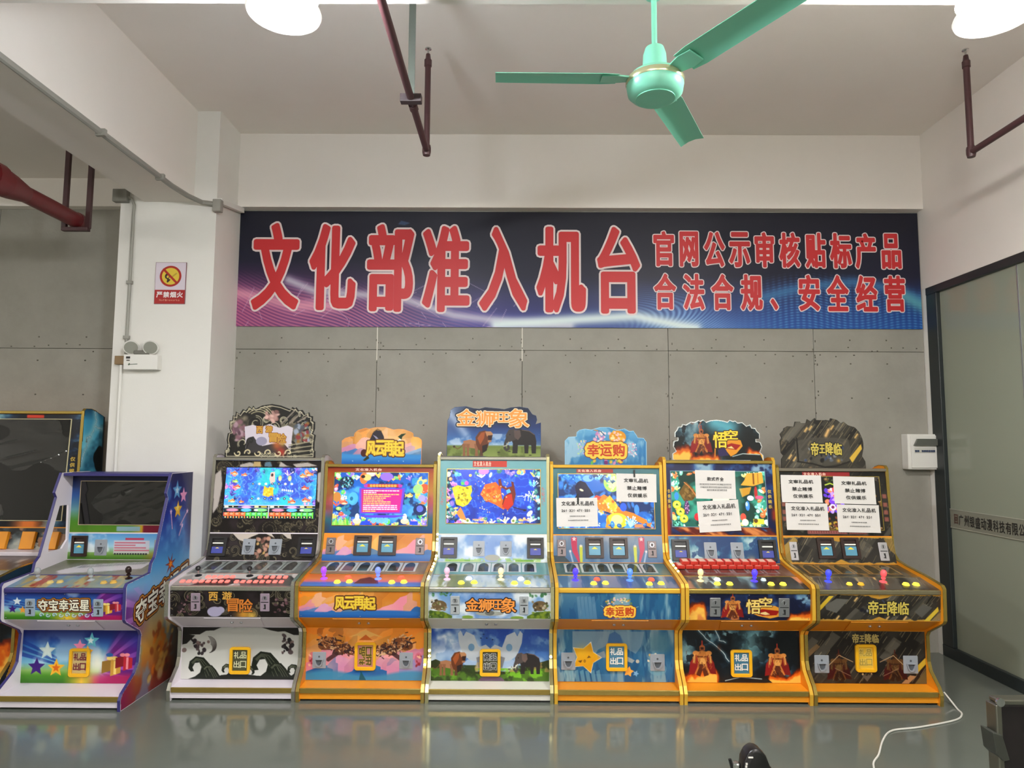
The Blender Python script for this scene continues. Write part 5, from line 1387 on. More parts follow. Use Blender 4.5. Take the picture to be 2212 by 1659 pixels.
# ---------------------------------------------------------------- pale blue star cabinet
def art_star():
    a = base_art(1.362)
    def ice(cv, seed, c0=(96, 140, 160), c1=(34, 92, 132)):
        cv.vgrad([(0, c0), (1, c1)]); cv.cloud((40, 104, 146), 60, seed, .46, .6, .8, ax=.5, ay=2.2); cv.cloud((150, 180, 190), 40, seed + 1, .54, .66, .8, ax=.45, ay=2.4); cv.cloud((30, 84, 130), 26, seed + 2, .56, .62, .6, ax=.6, ay=2); return cv
    cv = a['low']; ice(cv, 3, (120, 150, 168), (48, 112, 160))
    cv.poly([(36, 4), (120, 4), (112, 34), (92, 44), (80, 66), (36, 66)], (142, 162, 176), .8); cv.poly([(140, 4), (196, 4), (188, 36), (176, 52), (156, 40)], (128, 156, 176), .8); cv.ell(230, 30, 30, 30, (96, 140, 156), .7, soft=.5); cv.poly([(118, 10), (130, 4), (142, 12), (152, 40), (112, 40)], (50, 92, 150), .6)
    for k in range(7): cv.rect(84, 96 + k * 2.4, 140, 97 + k * 2.4, (110, 160, 196), .6); cv.poly([(16 + k * 12, 90), (24 + k * 12, 86), (28 + k * 12, 112), (20 + k * 12, 112)], (150, 190, 200), .5)
    cv.star(66, 60, 36, (240, 236, 226), .56, .32); 
    cv.star(66, 60, 33.5, (232, 176, 26), .58, .32); cv.glow([(58, 50)], 14, (240, 200, 60), .5); cv.star(66, 62, 33, (200, 136, 16), .58, .32, a=.2)
    cv.poly([(48, 68), (58, 66), (54, 72)], (120, 80, 20)); cv.poly([(68, 62), (77, 60), (72, 56)], (120, 80, 20)); cv.ell(63, 68, 2.2, 3, (120, 80, 20)); cv.ell(63, 68, 1.0, 1.6, (226, 170, 40)); cv.ell(54, 76, 3, 2, (236, 150, 60), .7); cv.ell(82, 66, 3, 2, (236, 150, 60), .7)
    cv.poly([(90, 52), (106, 46), (112, 60), (92, 62)], (176, 160, 150), .6); cv.poly([(154, 56), (174, 66), (168, 72), (152, 66)], (186, 184, 176), .8); cv.ell(180, 68, 4, 4, (196, 190, 176)); cv.star(160, 90, 12, (246, 180, 80), .55, .2); cv.star(176, 94, 7, (130, 180, 220), .5, .4)
    blobs(cv, 5, 18, (204, 48, 224, 72), [(236, 226, 196), (220, 180, 110), (120, 160, 170)], (2, 4)); cv.ell(224, 84, 20, 14, (120, 170, 190), .6)
    for key, s_ in (('con', 22), ('upp', 31)):
        cv = a[key]; ice(cv, s_, (86, 130, 156), (40, 96, 140))
    cv = a['upp']; cv.vgrad([(0, (176, 160, 170)), (.5, (120, 132, 150)), (1, (50, 100, 150))], .6)
    for x, d in ((50, 1), (212, -1)):
        cv.poly([(x - 7 * 1, 4), (x + 7, 4), (x + 7, 30), (x + 9 * d + 4, 61), (x + 9 * d, 61), (x - 5, 36), (x - 7, 20)], (190, 30, 84)); cv.star(x, 8, 6, (240, 200, 200))
    for x in (66, 196): cv.poly([(x - 4, 24), (x + 4, 24), (x + 3, 61), (x - 3, 61)], (196, 200, 50)); cv.star(x, 24, 4.5, (226, 214, 190))
    for x in (40, 222): cv.line([(x, 38), (x + (6 if x < 100 else -6), 61)], 4, (150, 170, 196)); cv.star(x, 36, 4, (220, 214, 214))
    cv.poly([(0, 46), (24, 46), (40, 61), (0, 61)], (34, 60, 70)); 
    cv = a['con']
    for k in range(5): cv.poly([(40 + k * 8, 10), (46 + k * 8, 8), (52 + k * 8, 62), (44 + k * 8, 62)], (130, 160, 180), .5)
    for d in (-1, 1): blobs(cv, 60 + d, 14, (131 + d * 16 - 14, 12, 131 + d * 16 + 14, 26), [(236, 190, 200), (226, 160, 60), (240, 220, 170), (120, 140, 90)], (2, 4))
    blobs(cv, 7, 10, (108, 54, 154, 62), [(206, 96, 130), (236, 190, 60), (120, 60, 110)], (2, 5)); cv.line([(100, 36), (92, 30)], 1, (180, 200, 190)); cv.line([(162, 36), (172, 32)], 1, (180, 200, 190))
    cv = a['bez']; cv.vgrad([(0, (74, 128, 136)), (.6, (44, 96, 104)), (1, (44, 96, 130))]); cv.cloud((96, 144, 150), 50, 2, .5, .7, .6)
    cv = a['joy']; ice(cv, 44, (150, 150, 172), (120, 130, 160)); cv.glow([(150, 16)], 14, (90, 90, 150), .6)
    cv = a['deck']; cv.c[:] = (84, 112, 112); cv.cloud((120, 150, 148), 40, 2, .45, .65, .7)
    cv = a['scr']; cv.c[:] = (30, 100, 190); cv.cloud((90, 170, 240), 30, 5, .48, .6, .9); cv.cloud((16, 40, 90), 34, 8, .52, .6, .9); blobs(cv, 9, 60, (0, 0, 230, 128), [(60, 140, 230), (120, 190, 250), (20, 60, 120), (40, 110, 200)], (4, 12), .8)
    cv.poly([(30, 70), (44, 50), (40, 30), (50, 14), (66, 20), (86, 50), (70, 58), (58, 72)], (18, 16, 50)); cv.ell(56, 38, 5, 2.4, (250, 240, 190), rot=.4); cv.ell(130, 20, 20, 22, (170, 230, 90)); cv.ell(130, 20, 12, 14, (226, 246, 160)); cv.ell(72, 10, 13, 8, (120, 180, 240)); blobs(cv, 4, 20, (114, 4, 146, 38), [(90, 190, 110), (240, 250, 190)], (1.5, 4))
    cv.poly([(90, 60), (110, 48), (130, 60), (150, 84), (180, 92), (230, 118), (226, 128), (190, 112), (160, 98), (140, 100), (120, 90), (96, 84)], (246, 130, 40)); cv.poly([(112, 62), (124, 50), (140, 70), (136, 90), (120, 82)], (250, 190, 50)); cv.poly([(84, 56), (92, 50), (104, 54), (98, 62)], (226, 70, 50)); blobs(cv, 5, 40, (92, 56, 150, 100), [(255, 240, 200), (250, 170, 60), (255, 214, 90), (200, 90, 30)], (1.5, 5))
    cv.ell(140, 110, 26, 18, (246, 214, 50)); cv.ell(140, 108, 14, 12, (255, 250, 150)); cv.poly([(118, 100), (112, 126), (126, 128)], (226, 150, 30)); cv.ell(156, 78, 8, 10, (40, 90, 226)); cv.ell(188, 84, 6, 12, (70, 140, 240)); coral(cv, 172, 124, 22, (180, 230, 250), 3, 12); cv.rect(182, 118, 206, 126, (246, 140, 90))
    blobs(cv, 8, 24, (0, 116, 100, 128), [(250, 230, 150), (60, 90, 240), (120, 180, 240), (250, 250, 230)], (2, 5)); sea_edge(cv, 120, [(60, 140, 220), (30, 90, 160), (110, 190, 250), (20, 60, 100)], 40)
    h = Cv(175, 80, 1.2); h.vgrad([(0, (120, 180, 212)), (.5, (70, 140, 190)), (1, (50, 116, 166))]); h.cloud((176, 206, 220), 30, 4, .5, .64, .8, ax=.6, ay=1.6); h.cloud((60, 130, 180), 24, 7, .52, .62, .6)
    blobs(h, 5, 30, (60, 8, 86, 30), [(236, 180, 196), (246, 220, 226), (206, 140, 190), (250, 240, 220)], (2, 5)); h.ell(112, 20, 18, 14, (226, 156, 36)); blobs(h, 6, 24, (92, 8, 132, 30), [(246, 190, 60), (250, 226, 170), (206, 130, 40), (240, 200, 210)], (2, 5)); blobs(h, 12, 30, (26, 26, 48, 58), [(230, 210, 226), (190, 220, 170), (246, 226, 150), (200, 170, 220)], (1.2, 3)); blobs(h, 13, 30, (130, 30, 152, 62), [(230, 210, 226), (230, 150, 180), (246, 240, 230)], (1.2, 3))
    h.line([(60, 5), (76, 8), (84, 16)], 1.8, (40, 90, 130)); h.line([(70, 7), (62, 5)], 1.6, (230, 150, 60)); blobs(h, 15, 20, (54, 66, 124, 76), [(236, 190, 60), (226, 150, 190), (120, 50, 120), (120, 190, 80), (246, 200, 50)], (3, 6))
    a['hdr'] = h
    return a

# ---------------------------------------------------------------- storm and fire cabinet
def art_fire():
    a = base_art(1.396)
    cv = a['low']; storm(cv, 6); cv.glow([(160, 0), (150, 50)], 26, (120, 170, 180), .7); cv.cloud((22, 28, 34), 24, 9, .5, .56, .9, 1 - np.clip(1 - np.abs(cv.X - 150) / 40, 0, 1) * .8)
    bolt_line(cv, [(38, 0), (62, 24), (86, 40), (104, 66)], 4); bolt_line(cv, [(76, 0), (86, 22), (98, 26)], 5)
    flames(cv, 12, (-10, 62, 90, 112)); flames(cv, 15, (180, 74, 276, 112)); cv.poly([(90, 112), (110, 100), (150, 98), (190, 104), (200, 112)], (24, 32, 38)); cv.line([(96, 108), (130, 100), (176, 104)], 2, (170, 190, 196))
    armour(cv, 46, 52, 1.7); armour(cv, 212, 56, 1.6)
    cv = a['con']; storm(cv, 22, (24, 30, 60), (60, 90, 140), (160, 200, 210)); flames(cv, 25, (-10, 8, 48, 62)); flames(cv, 28, (206, 30, 276, 62)); cv.cloud((220, 130, 70), 30, 31, .52, .62, .8, np.clip((cv.Y - 40) / 16, 0, 1) * (cv.X < 110)); armour(cv, 96, 22, 1.35)
    cv.poly([(128, 42), (150, 30), (186, 28), (206, 38), (200, 52), (176, 58), (150, 52)], (226, 160, 60)); cv.poly([(136, 42), (160, 36), (196, 40), (190, 50), (160, 52)], (160, 30, 24)); cv.poly([(150, 46), (166, 42), (176, 48), (166, 50)], (240, 210, 150))
    cv = a['upp']; storm(cv, 34, (30, 70, 120), (70, 130, 160), (200, 220, 216)); cv.glow([(90, 54)], 10, (240, 170, 110), .6); cv.glow([(196, 54)], 10, (240, 190, 140), .6)
    cv = a['bez']; storm(cv, 41, (22, 30, 80), (50, 90, 150), (170, 200, 214)); m = np.clip((cv.Y - cv.h * .78) / 14, 0, 1); n_ = cv.noise(30, 5, 4, 2.4, .6, .5); cv.mix(m * np.clip((n_ - .35) / .1, 0, 1), (110, 34, 24)); cv.mix(m * np.clip((n_ - .52) / .1, 0, 1), (226, 150, 90)); cv.mix(np.clip((12 - cv.X) / 8, 0, 1) * np.clip((cv.Y - 80) / 30, 0, 1), (160, 50, 26)); cv.mix(np.clip((cv.X - 250) / 8, 0, 1) * np.clip((cv.Y - 96) / 20, 0, 1) * np.clip((140 - cv.Y) / 10, 0, 1), (150, 50, 30))
    cv = a['joy']; storm(cv, 52, (34, 44, 50), (96, 130, 136), (196, 214, 210)); cv.cloud((220, 150, 110), 26, 6, .48, .6, .9, np.clip(1 - cv.X / 60, 0, 1)); cv.cloud((230, 160, 120), 26, 8, .48, .6, .9, np.clip((cv.X - 210) / 40, 0, 1))
    cv = a['deck']; cv.c[:] = (112, 84, 78); cv.cloud((150, 136, 130), 30, 2, .48, .62, .7); cv.cloud((90, 50, 46), 24, 6, .5, .6, .7)
    cv = a['scr']; cv.c[:] = (26, 92, 78); cv.cloud((60, 170, 140), 44, 5, .5, .62, .8); cv.cloud((10, 44, 36), 36, 9, .5, .6, .9); sea_edge(cv, 150, [(150, 236, 200), (230, 250, 240), (90, 190, 160), (240, 220, 120), (236, 120, 60), (40, 120, 90)], 80)
    cv.poly([(18, 50), (36, 24), (54, 40), (62, 56), (50, 68), (30, 70)], (104, 76, 28)); blobs(cv, 5, 20, (26, 38, 54, 64), [(140, 106, 50), (80, 56, 20)], (2, 6)); cv.line([(32, 26), (44, 36), (56, 52), (60, 58)], 2.4, (196, 120, 60)); cv.ell(12, 58, 5, 9, (60, 140, 240)); cv.ell(36, 84, 6, 17, (80, 50, 90)); blobs(cv, 7, 24, (32, 70, 42, 100), [(240, 190, 230), (150, 110, 160)], (1, 2))
    for x, y in ((12, 78), (20, 94), (28, 110)): cv.ell(x, y, 10, 9.4, (240, 214, 40)); cv.ell(x, y, 7.4, 7, (250, 238, 90)); cv.poly([(x - 4, y + 2), (x, y - 4), (x + 5, y + 2)], (60, 110, 40))
    cv.poly([(186, 4), (224, 2), (226, 26), (200, 34), (170, 32), (180, 20)], (226, 160, 50)); cv.rect(200, 4, 204, 30, (120, 70, 16)); cv.rect(212, 4, 214, 28, (160, 100, 26)); cv.poly([(166, 40), (196, 36), (190, 52), (172, 60)], (196, 140, 40)); cv.ell(206, 50, 4, 16, (180, 40, 40)); cv.ell(192, 62, 8, 6, (240, 230, 246)); cv.ell(214, 60, 10, 4, (226, 90, 130)); cv.ell(184, 80, 5, 11, (70, 140, 246)); cv.ell(182, 76, 3, 5, (190, 226, 255)); cv.ell(160, 60, 16, 60, (150, 230, 210), .3, soft=.6)
    cv.ell(62, 106, 9, 9, (206, 40, 50)); cv.ell(72, 118, 8, 8, (246, 240, 190)); cv.ell(172, 106, 7, 9, (226, 80, 60)); cv.ell(176, 118, 8, 8, (250, 246, 210)); cv.rect(196, 110, 222, 122, (240, 214, 60)); cv.ell(202, 114, 5, 5, (90, 60, 10)); cv.rect(100, 58, 140, 70, (240, 240, 200))
    h = Cv(194, 86, 1.25); storm(h, 64, (22, 26, 28), (60, 90, 104), (180, 206, 210)); h.glow([(92, 4), (120, 16)], 22, (110, 190, 206), .9); h.poly([(96, 20), (106, 14), (114, 20)], (90, 160, 180))
    flames(h, 66, (-12, 34, 60, 86)); flames(h, 69, (150, 46, 206, 78)); flames(h, 72, (30, 62, 110, 90)); armour(h, 61, 34, 1.35); h.line([(60, 30), (56, 12), (62, 2)], 1.6, (190, 120, 96)); h.line([(92, 26), (90, 76)], 2.4, (226, 150, 50)); h.poly([(96, 62), (112, 56), (120, 74), (98, 76)], (60, 50, 96))
    h.poly([(104, 44), (130, 36), (146, 42), (150, 54), (136, 70), (124, 76), (116, 66)], (232, 160, 50)); h.poly([(110, 54), (126, 48), (146, 52), (136, 62), (118, 60)], (170, 36, 30)); h.poly([(116, 58), (126, 54), (132, 60)], (240, 220, 150)); h.poly([(130, 78), (150, 72), (188, 72), (194, 86), (126, 86)], (28, 36, 36)); h.line([(128, 76), (150, 70), (186, 72)], 1.8, (190, 206, 206))
    a['hdr'] = h
    return a

# ---------------------------------------------------------------- black and gold streak cabinet
def streaks(cv, seed, base=(46, 42, 38), n=26, gold=True):
    q = random.Random(seed)
    cv.c[:] = base; cv.cloud((66, 62, 56), 40, seed, .45, .65, .8, ax=2.4, ay=.6, rot=-.85)
    for k in range(n):
        x = q.uniform(-30, cv.w + 30); wd = q.uniform(6, 22); sh = q.uniform(20, 66); y = q.uniform(-20, cv.h)
        c = q.choice([(30, 27, 25), (84, 80, 72), (60, 56, 50), (112, 108, 98)])
        cv.poly([(x, y + sh), (x + wd * .8, y + sh + wd * .5), (x + wd * .8 + sh * .9, y + wd * .5), (x + sh * .9, y)], c, .7)
    for k in range(int(n * 2.4)):
        x = q.uniform(-30, cv.w); y = q.uniform(0, cv.h); l_ = q.uniform(10, 40)
        cv.line([(x, y), (x + l_ * .72, y - l_)], q.uniform(.4, 1.0), q.choice([(196, 176, 130), (150, 132, 100), (214, 200, 164)]), .7)
    if gold:
        for k in range(n // 4):
            x, y = q.uniform(0, cv.w), q.uniform(0, cv.h)
            cv.glow([(x, y), (x + 5, y - 7)], 2.2, (240, 200, 130), .9)
    return cv
def art_gold():
    a = base_art(1.348)
    cv = a['low']; streaks(cv, 5, (40, 35, 32), 26, False); cv.poly([(0, 46), (22, 28), (30, 34), (0, 60)], (150, 120, 84), .8); cv.poly([(236, 80), (262, 56), (262, 70), (240, 92)], (206, 176, 60)); cv.poly([(236, 112), (262, 80), (262, 112)], (112, 100, 66)); cv.poly([(206, 112), (226, 94), (240, 96), (222, 112)], (176, 136, 96))
    for x_ in (70, 194): armour(cv, x_, 66, 1.5, .5)
    for d in (-1, 1): cv.line([(131 + d * 30, 66), (131 + d * 60, 52), (131 + d * 88, 78)], 1.4, (196, 164, 126)); cv.line([(131 + d * 36, 96), (131 + d * 70, 80)], 1.2, (150, 120, 96))
    cv.poly([(118, 92), (131, 108), (146, 90), (131, 96)], (104, 94, 84)); cv.ell(122, 92, 2, 2, (236, 206, 150)); cv.ell(141, 91, 1.6, 1.6, (236, 206, 150))
    for key, s_ in (('con', 14), ('upp', 23)):
        cv = a[key]; streaks(cv, s_, (50, 46, 42), 22, key == 'con'); 
        n_ = cv.noise(9, 4, 3)
        edge = np.minimum(cv.Y, cv.h - cv.Y)
        cv.mix(np.clip((3.2 + 3 * (n_ - .5) * 2 - edge) / 1, 0, 1) * .9, (206, 160, 70))
        cv.poly([(104, 0), (160, 0), (150, 7), (131, 11), (114, 7)], (196, 150, 60)); cv.poly([(110, cv.h), (154, cv.h), (140, cv.h - 6), (131, cv.h - 10), (122, cv.h - 6)], (196, 150, 60))
    cv = a['con']; cv.poly([(2, 30), (24, 4), (34, 4), (4, 40)], (216, 186, 60)); cv.poly([(226, 62), (256, 28), (258, 38), (238, 62)], (216, 190, 70)); cv.poly([(16, 26), (40, 10), (66, 12), (40, 44), (18, 36)], (108, 106, 100)); cv.poly([(206, 40), (224, 22), (244, 30), (222, 54)], (100, 98, 92)); cv.poly([(240, 62), (262, 40), (262, 62)], (150, 130, 90))
    blobs(cv, 5, 30, (84, 14, 178, 44), [(30, 30, 40), (70, 80, 110), (150, 154, 160), (24, 22, 24)], (2, 7))
    cv = a['upp']; cv.poly([(0, 61), (0, 20), (26, 0), (34, 8), (10, 61)], (196, 160, 70), .7); cv.poly([(240, 0), (262, 0), (262, 40), (252, 30)], (196, 160, 80), .6)
    cv = a['bez']; streaks(cv, 31, (28, 25, 23), 22, False)
    for x in (8, 254):
        for y in (54, 74, 92, 108): cv.rect(x - 5, y, x + 5, y + 10, (176, 108, 96), .8)
    cv.rect(60, cv.h - 12, 156, cv.h - 4, (176, 110, 104)); cv.rect(160, cv.h - 12, 204, cv.h - 4, (150, 92, 86)); 
    for k in range(24): cv.rect(62 + k * 6, cv.h - 10.5, 65 + k * 6, cv.h - 6, (90, 50, 46), .7)
    cv = a['joy']; streaks(cv, 44, (92, 86, 76), 18); cv.cloud((150, 144, 130), 40, 5, .5, .66, .6)
    cv = a['deck']; streaks(cv, 55, (96, 80, 52), 14, False); cv.cloud((170, 130, 70), 30, 5, .5, .62, .7)
    cv = a['scr']; cv.c[:] = (14, 10, 8); sea_edge(cv, 200, [(90, 60, 20), (40, 60, 20), (120, 90, 30), (30, 20, 14)], 60); blobs(cv, 4, 70, (96, 30, 136, 84), [(120, 60, 220), (226, 60, 60), (240, 130, 90), (190, 150, 250), (90, 50, 190), (250, 200, 210)], (3, 8), 1, .3); cv.ell(112, 74, 7, 7, (230, 226, 250)); cv.ell(112, 74, 4, 4, (120, 40, 80)); cv.line([(98, 20), (110, 16), (128, 24)], 3, (170, 190, 60)); blobs(cv, 6, 20, (98, 96, 136, 126), [(130, 60, 30), (180, 150, 40), (60, 40, 20)], (2, 6))
    h = Cv(186, 110, 1.2); streaks(h, 73, (70, 66, 58), 40); h.poly([(32, 50), (70, 42), (120, 42), (148, 46), (154, 66), (150, 92), (110, 102), (96, 104), (70, 96), (34, 92)], (92, 88, 80), .75); h.line([(36, 44), (38, 92)], 3, (24, 20, 16)); h.poly([(150, 86), (176, 56), (178, 66), (156, 96)], (222, 186, 80)); h.line([(36, 94), (70, 99), (96, 106), (120, 104), (150, 94)], 3, (40, 36, 32))
    blobs(h, 5, 36, (50, 58, 138, 92), [(34, 34, 44), (70, 84, 120), (150, 154, 160), (30, 28, 28), (110, 116, 126)], (2, 6))
    h.glow([(100, 38), (106, 26)], 4, (240, 196, 130), .9); h.glow([(126, 92)], 4, (226, 176, 70), .8); h.glow([(64, 110)], 4, (246, 206, 150), .8)
    a['hdr'] = h
    return a

# ---------------------------------------------------------------- bright star-and-gift cabinet
def rays(cv, cx, cy, col, n=16, seed=1, m=1.0, a=.6):
    ang = np.arctan2(cv.Y - cy, cv.X - cx)
    cv.mix(np.clip((np.sin(ang * n + seed) - .2) / .4, 0, 1) * m * a, col); return cv
def rainbow_field(cv, seed):
    cv.vgrad([(0, (30, 44, 120)), (.3, (60, 120, 190)), (.62, (130, 190, 214)), (.76, (150, 190, 110)), (.86, (84, 150, 40)), (1, (60, 120, 30))])
    t = cv.X / cv.w
    m = np.clip((t - .62 - .15 * (1 - cv.Y / cv.h)) / .06, 0, 1)
    cv.mix(m, (112, 36, 130)); rays(cv, cv.w * .62, cv.h * .75, (196, 110, 200), 22, seed, m, .7); cv.mix(np.clip((t - .82) / .2, 0, 1) * np.clip(1 - cv.Y / cv.h * 1.2, 0, 1), (50, 44, 150))
    m2 = np.clip((t - .55) / .08, 0, 1) * np.clip((cv.Y / cv.h - .78) / .1, 0, 1); cv.mix(m2, (176, 30, 100)); cv.mix(np.clip(1 - np.abs(t - .52) / .16, 0, 1) * np.clip((cv.Y / cv.h - .7) / .2, 0, 1), (240, 200, 70))
    for k in range(3): cv.poly([(0, cv.h * (.18 + k * .12)), (cv.w * .3, cv.h * (.5 + k * .06)), (cv.w * .3, cv.h * (.54 + k * .06)), (0, cv.h * (.26 + k * .12))], (30, 60, 150), .7)
    cv.cloud((220, 236, 246), 50, seed, .56, .7, .5, (cv.Y < cv.h * .7) * 1.0)
    return cv
def art_gifts():
    a = base_art(1.30)
    cv = a['low']; rainbow_field(cv, 3); cv.vgrad([(0, (20, 30, 100)), (.2, (30, 60, 140)), (.4, (60, 120, 190)), (1, (60, 120, 190))], np.clip(1 - cv.Y / 40, 0, 1) * .8)
    cv.glow([(170, 70)], 26, (250, 246, 226), .9)
    cv.star(56, 44, 20, (206, 226, 226)); cv.star(56, 44, 12, (226, 240, 236), .5); cv.star(34, 78, 20, (72, 36, 130)); cv.star(78, 80, 20, (244, 190, 60)); cv.star(78, 80, 10, (232, 120, 30)); cv.star(128, 34, 15, (240, 150, 190)); cv.star(154, 22, 18, (110, 190, 206)); cv.star(152, 22, 8, (230, 246, 246)); cv.star(146, 46, 14, (246, 186, 70))
    gift(cv, 180, 66, 1.4, (206, 160, 70), (244, 216, 130)); gift(cv, 210, 58, 1.25, (190, 44, 60), (240, 150, 160)); cv.ell(196, 52, 8, 4, (60, 110, 170))
    cv = a['con']; rainbow_field(cv, 5); cv.star(28, 20, 10, (226, 236, 240)); cv.star(18, 38, 10, (72, 36, 130)); cv.star(40, 40, 9, (240, 170, 70)); gift(cv, 206, 30, .9, (226, 176, 60), (246, 226, 140)); gift(cv, 228, 26, .8, (196, 50, 66), (240, 160, 160))
    for k in range(9): cv.curl(80 + k * 14, 52, 5, 1.8, (120, 170, 220), 1.1, 1 if k % 2 else -1, 0); cv.curl(80 + k * 14, 51, 5.6, 1.2, (236, 244, 250), .9, 1 if k % 2 else -1, 0)
    cv = a['upp']; cv.vgrad([(0, (96, 160, 216)), (.5, (170, 210, 230)), (.78, (130, 170, 90)), (1, (70, 120, 34))]); cv.cloud((236, 240, 246), 40, 4, .5, .64, .8, (cv.Y < 44) * 1.0); cv.mix(np.clip((cv.X - 180) / 70, 0, 1) * np.clip((cv.Y - 38) / 12, 0, 1), (214, 130, 60)); cv.rect(112, 16, 200, 48, (214, 206, 214), .8)
    cv.rect(140, 10, 186, 15, (206, 60, 90), .9)
    for k in range(4): cv.rect(114, 20 + k * 6, 114 + (76, 52, 78, 86)[k], 23 + k * 6, (206, 110, 130), .9)
    for k in range(13): cv.rect(114 + k * 6.4, 46, 118.6 + k * 6.4, 50, (50, 50, 60))
    cv = a['bez']; cv.vgrad([(0, (18, 24, 70)), (.35, (50, 96, 160)), (.6, (110, 160, 170)), (.82, (84, 140, 40)), (1, (96, 140, 40))]); cv.mix(np.clip((cv.X - 150) / 30, 0, 1) * (cv.Y > cv.h * .8), (206, 170, 50)); cv.mix(np.clip((cv.X - 178) / 6, 0, 1) * (cv.Y > cv.h * .5), (120, 20, 50)); cv.rect(116, cv.h - 14, 174, cv.h - 3, (140, 170, 180))
    cv = a['joy']; cv.c[:] = (150, 160, 150); cv.cloud((206, 180, 120), 24, 3, .48, .6, .8); cv.cloud((110, 150, 190), 24, 8, .5, .62, .7); cv.cloud((170, 70, 60), 16, 12, .62, .68, .8)
    cv = a['deck']; cv.c[:] = (120, 120, 96); cv.cloud((150, 150, 150), 30, 2, .48, .6, .7); cv.vgrad([(0, (96, 110, 50)), (.4, (130, 130, 110)), (1, (150, 150, 140))], .5); cv.poly([(40, 26), (70, 12), (196, 4), (220, 4), (224, 20), (150, 26), (60, 32)], (222, 216, 222))
    for k in range(26): x = 70 + k * 5.4; cv.poly([(x, 20 - k * .4), (x + 3, 10 - k * .3), (x + 4.4, 18 - k * .4)], (96, 96, 104), .8)
    # right outer side: units over the side board
    s = Cv(290, 480, .62); s.vgrad([(0, (18, 22, 84)), (.2, (36, 56, 150)), (.42, (90, 160, 210)), (.52, (150, 190, 220)), (.62, (176, 170, 140)), (.8, (206, 150, 70)), (1, (150, 60, 60))])
    s.cloud((120, 180, 226), 50, 3, .5, .66, .5)
    s.mix(np.clip(1 - s.X / 110, 0, 1) * np.clip((s.Y - 232) / 40, 0, 1) * np.clip(1 - (s.Y - 330) / 40, 0, 1), (112, 44, 140)); rays(s, 120, 300, (206, 150, 220), 18, 2, np.clip(1 - s.X / 90, 0, 1) * ((s.Y > 236) & (s.Y < 350)), .7)
    s.mix(np.clip(1 - s.X / 60, 0, 1) * (s.Y > 400), (150, 30, 96)); s.mix(np.clip((s.X - 190) / 60, 0, 1) * np.clip((s.Y - 300) / 60, 0, 1), (60, 62, 60)); s.mix(np.clip((s.X - 250) / 30, 0, 1) * np.clip(1 - (s.Y - 100) / 100, 0, 1), (20, 24, 80))
    s.star(206, 42, 24, (96, 160, 206)); s.star(206, 42, 11, (190, 220, 236)); s.star(240, 56, 20, (236, 160, 200)); s.star(214, 88, 22, (236, 186, 50)); s.star(212, 84, 10, (250, 226, 120))
    for pts in ([(180, 90), (190, 130)], [(264, 96), (230, 126)], [(240, 128), (226, 150)]): s.line(pts, 4, (206, 170, 200)); s.star(pts[0][0], pts[0][1], 7, (240, 200, 226))
    s.star(190, 212, 26, (150, 40, 20), .3, .3, 7); s.star(190, 212, 12, (240, 150, 40), .4, .2, 7)
    for k in range(8): s.curl(140 + k * 18, 296 - k * 3, 10, 3, (236, 246, 252), 1.1, 1 if k % 2 else -1, 0); s.curl(140 + k * 18, 297 - k * 3, 10, 1.2, (60, 110, 180), 1.1, 1 if k % 2 else -1, .3)
    blobs(s, 5, 46, (110, 320, 230, 450), [(226, 130, 40), (240, 200, 110), (150, 70, 40), (246, 230, 180), (110, 80, 60)], (6, 18), .7)
    a['side'] = s
    return a

# ---------------------------------------------------------------- large storm cabinet at the far left
def art_big():
    a = base_art(1.715)
    cv = a['bez']; storm(cv, 3, (14, 18, 30), (30, 66, 100), (150, 190, 196)); cv.mix(np.clip((cv.X - 100) / 100, 0, 1) * 0 + (cv.Y > cv.h - 14) * np.clip((cv.X - 150) / 30, 0, 1) * np.clip((226 - cv.X) / 30, 0, 1), (226, 130, 60)); cv.rect(166, 2, 196, 10, (214, 70, 40))
    cv = a['upp']; storm(cv, 9, (30, 34, 36), (110, 124, 128), (190, 190, 180)); cv.cloud((206, 150, 110), 20, 4, .56, .64, .7)
    cv = a['low']; storm(cv, 12); flames(cv, 5, (120, 20, 290, 112))
    cv = a['con']; storm(cv, 15, (16, 18, 18), (60, 80, 84), (150, 180, 186))
    cv = a['joy']; storm(cv, 18, (60, 50, 44), (130, 120, 110), (200, 200, 196))
    cv = a['deck']; cv.c[:] = (110, 96, 90); cv.cloud((200, 196, 190), 16, 3, .5, .58, .8); cv.cloud((70, 56, 50), 30, 8, .5, .6, .7)
    s = Cv(300, 640, .5); s.vgrad([(0, (30, 84, 120)), (.05, (80, 176, 214)), (.16, (130, 220, 240)), (.24, (96, 186, 214)), (.34, (40, 70, 86)), (1, (24, 28, 36))]); s.cloud((24, 70, 100), 60, 5, .5, .64, .6)
    for pts in ([(262, 6), (268, 30), (262, 52), (250, 72), (240, 96), (228, 118), (222, 150)], [(266, 46), (276, 50), (292, 52)], [(250, 74), (236, 78)]): s.glow(pts, 9, (170, 230, 240), .8); bolt_line(s, pts, 4)
    s.ell(286, 132, 18, 34, (18, 24, 28)); s.ell(276, 128, 12, 18, (18, 24, 28)); s.mix(np.clip((s.X - 293) / 3, 0, 1), (20, 22, 24)); flames(s, 8, (-20, 380, 320, 620))
    a['side'] = s
    return a

# ================================================================ the cabinets, left to right
CX = [-1.6465 + .752 * i_ for i_ in range(6)]
ARCH = [(39, 23), (77, 23), (112, 23), (147, 23), (182, 23), (218, 23)]
YEL, RED, WHT = (246, 224, 70), (240, 84, 60), (236, 240, 236)
def mk(n, *c, **k): return mat(n, c, rough=k.get('rough', .45))

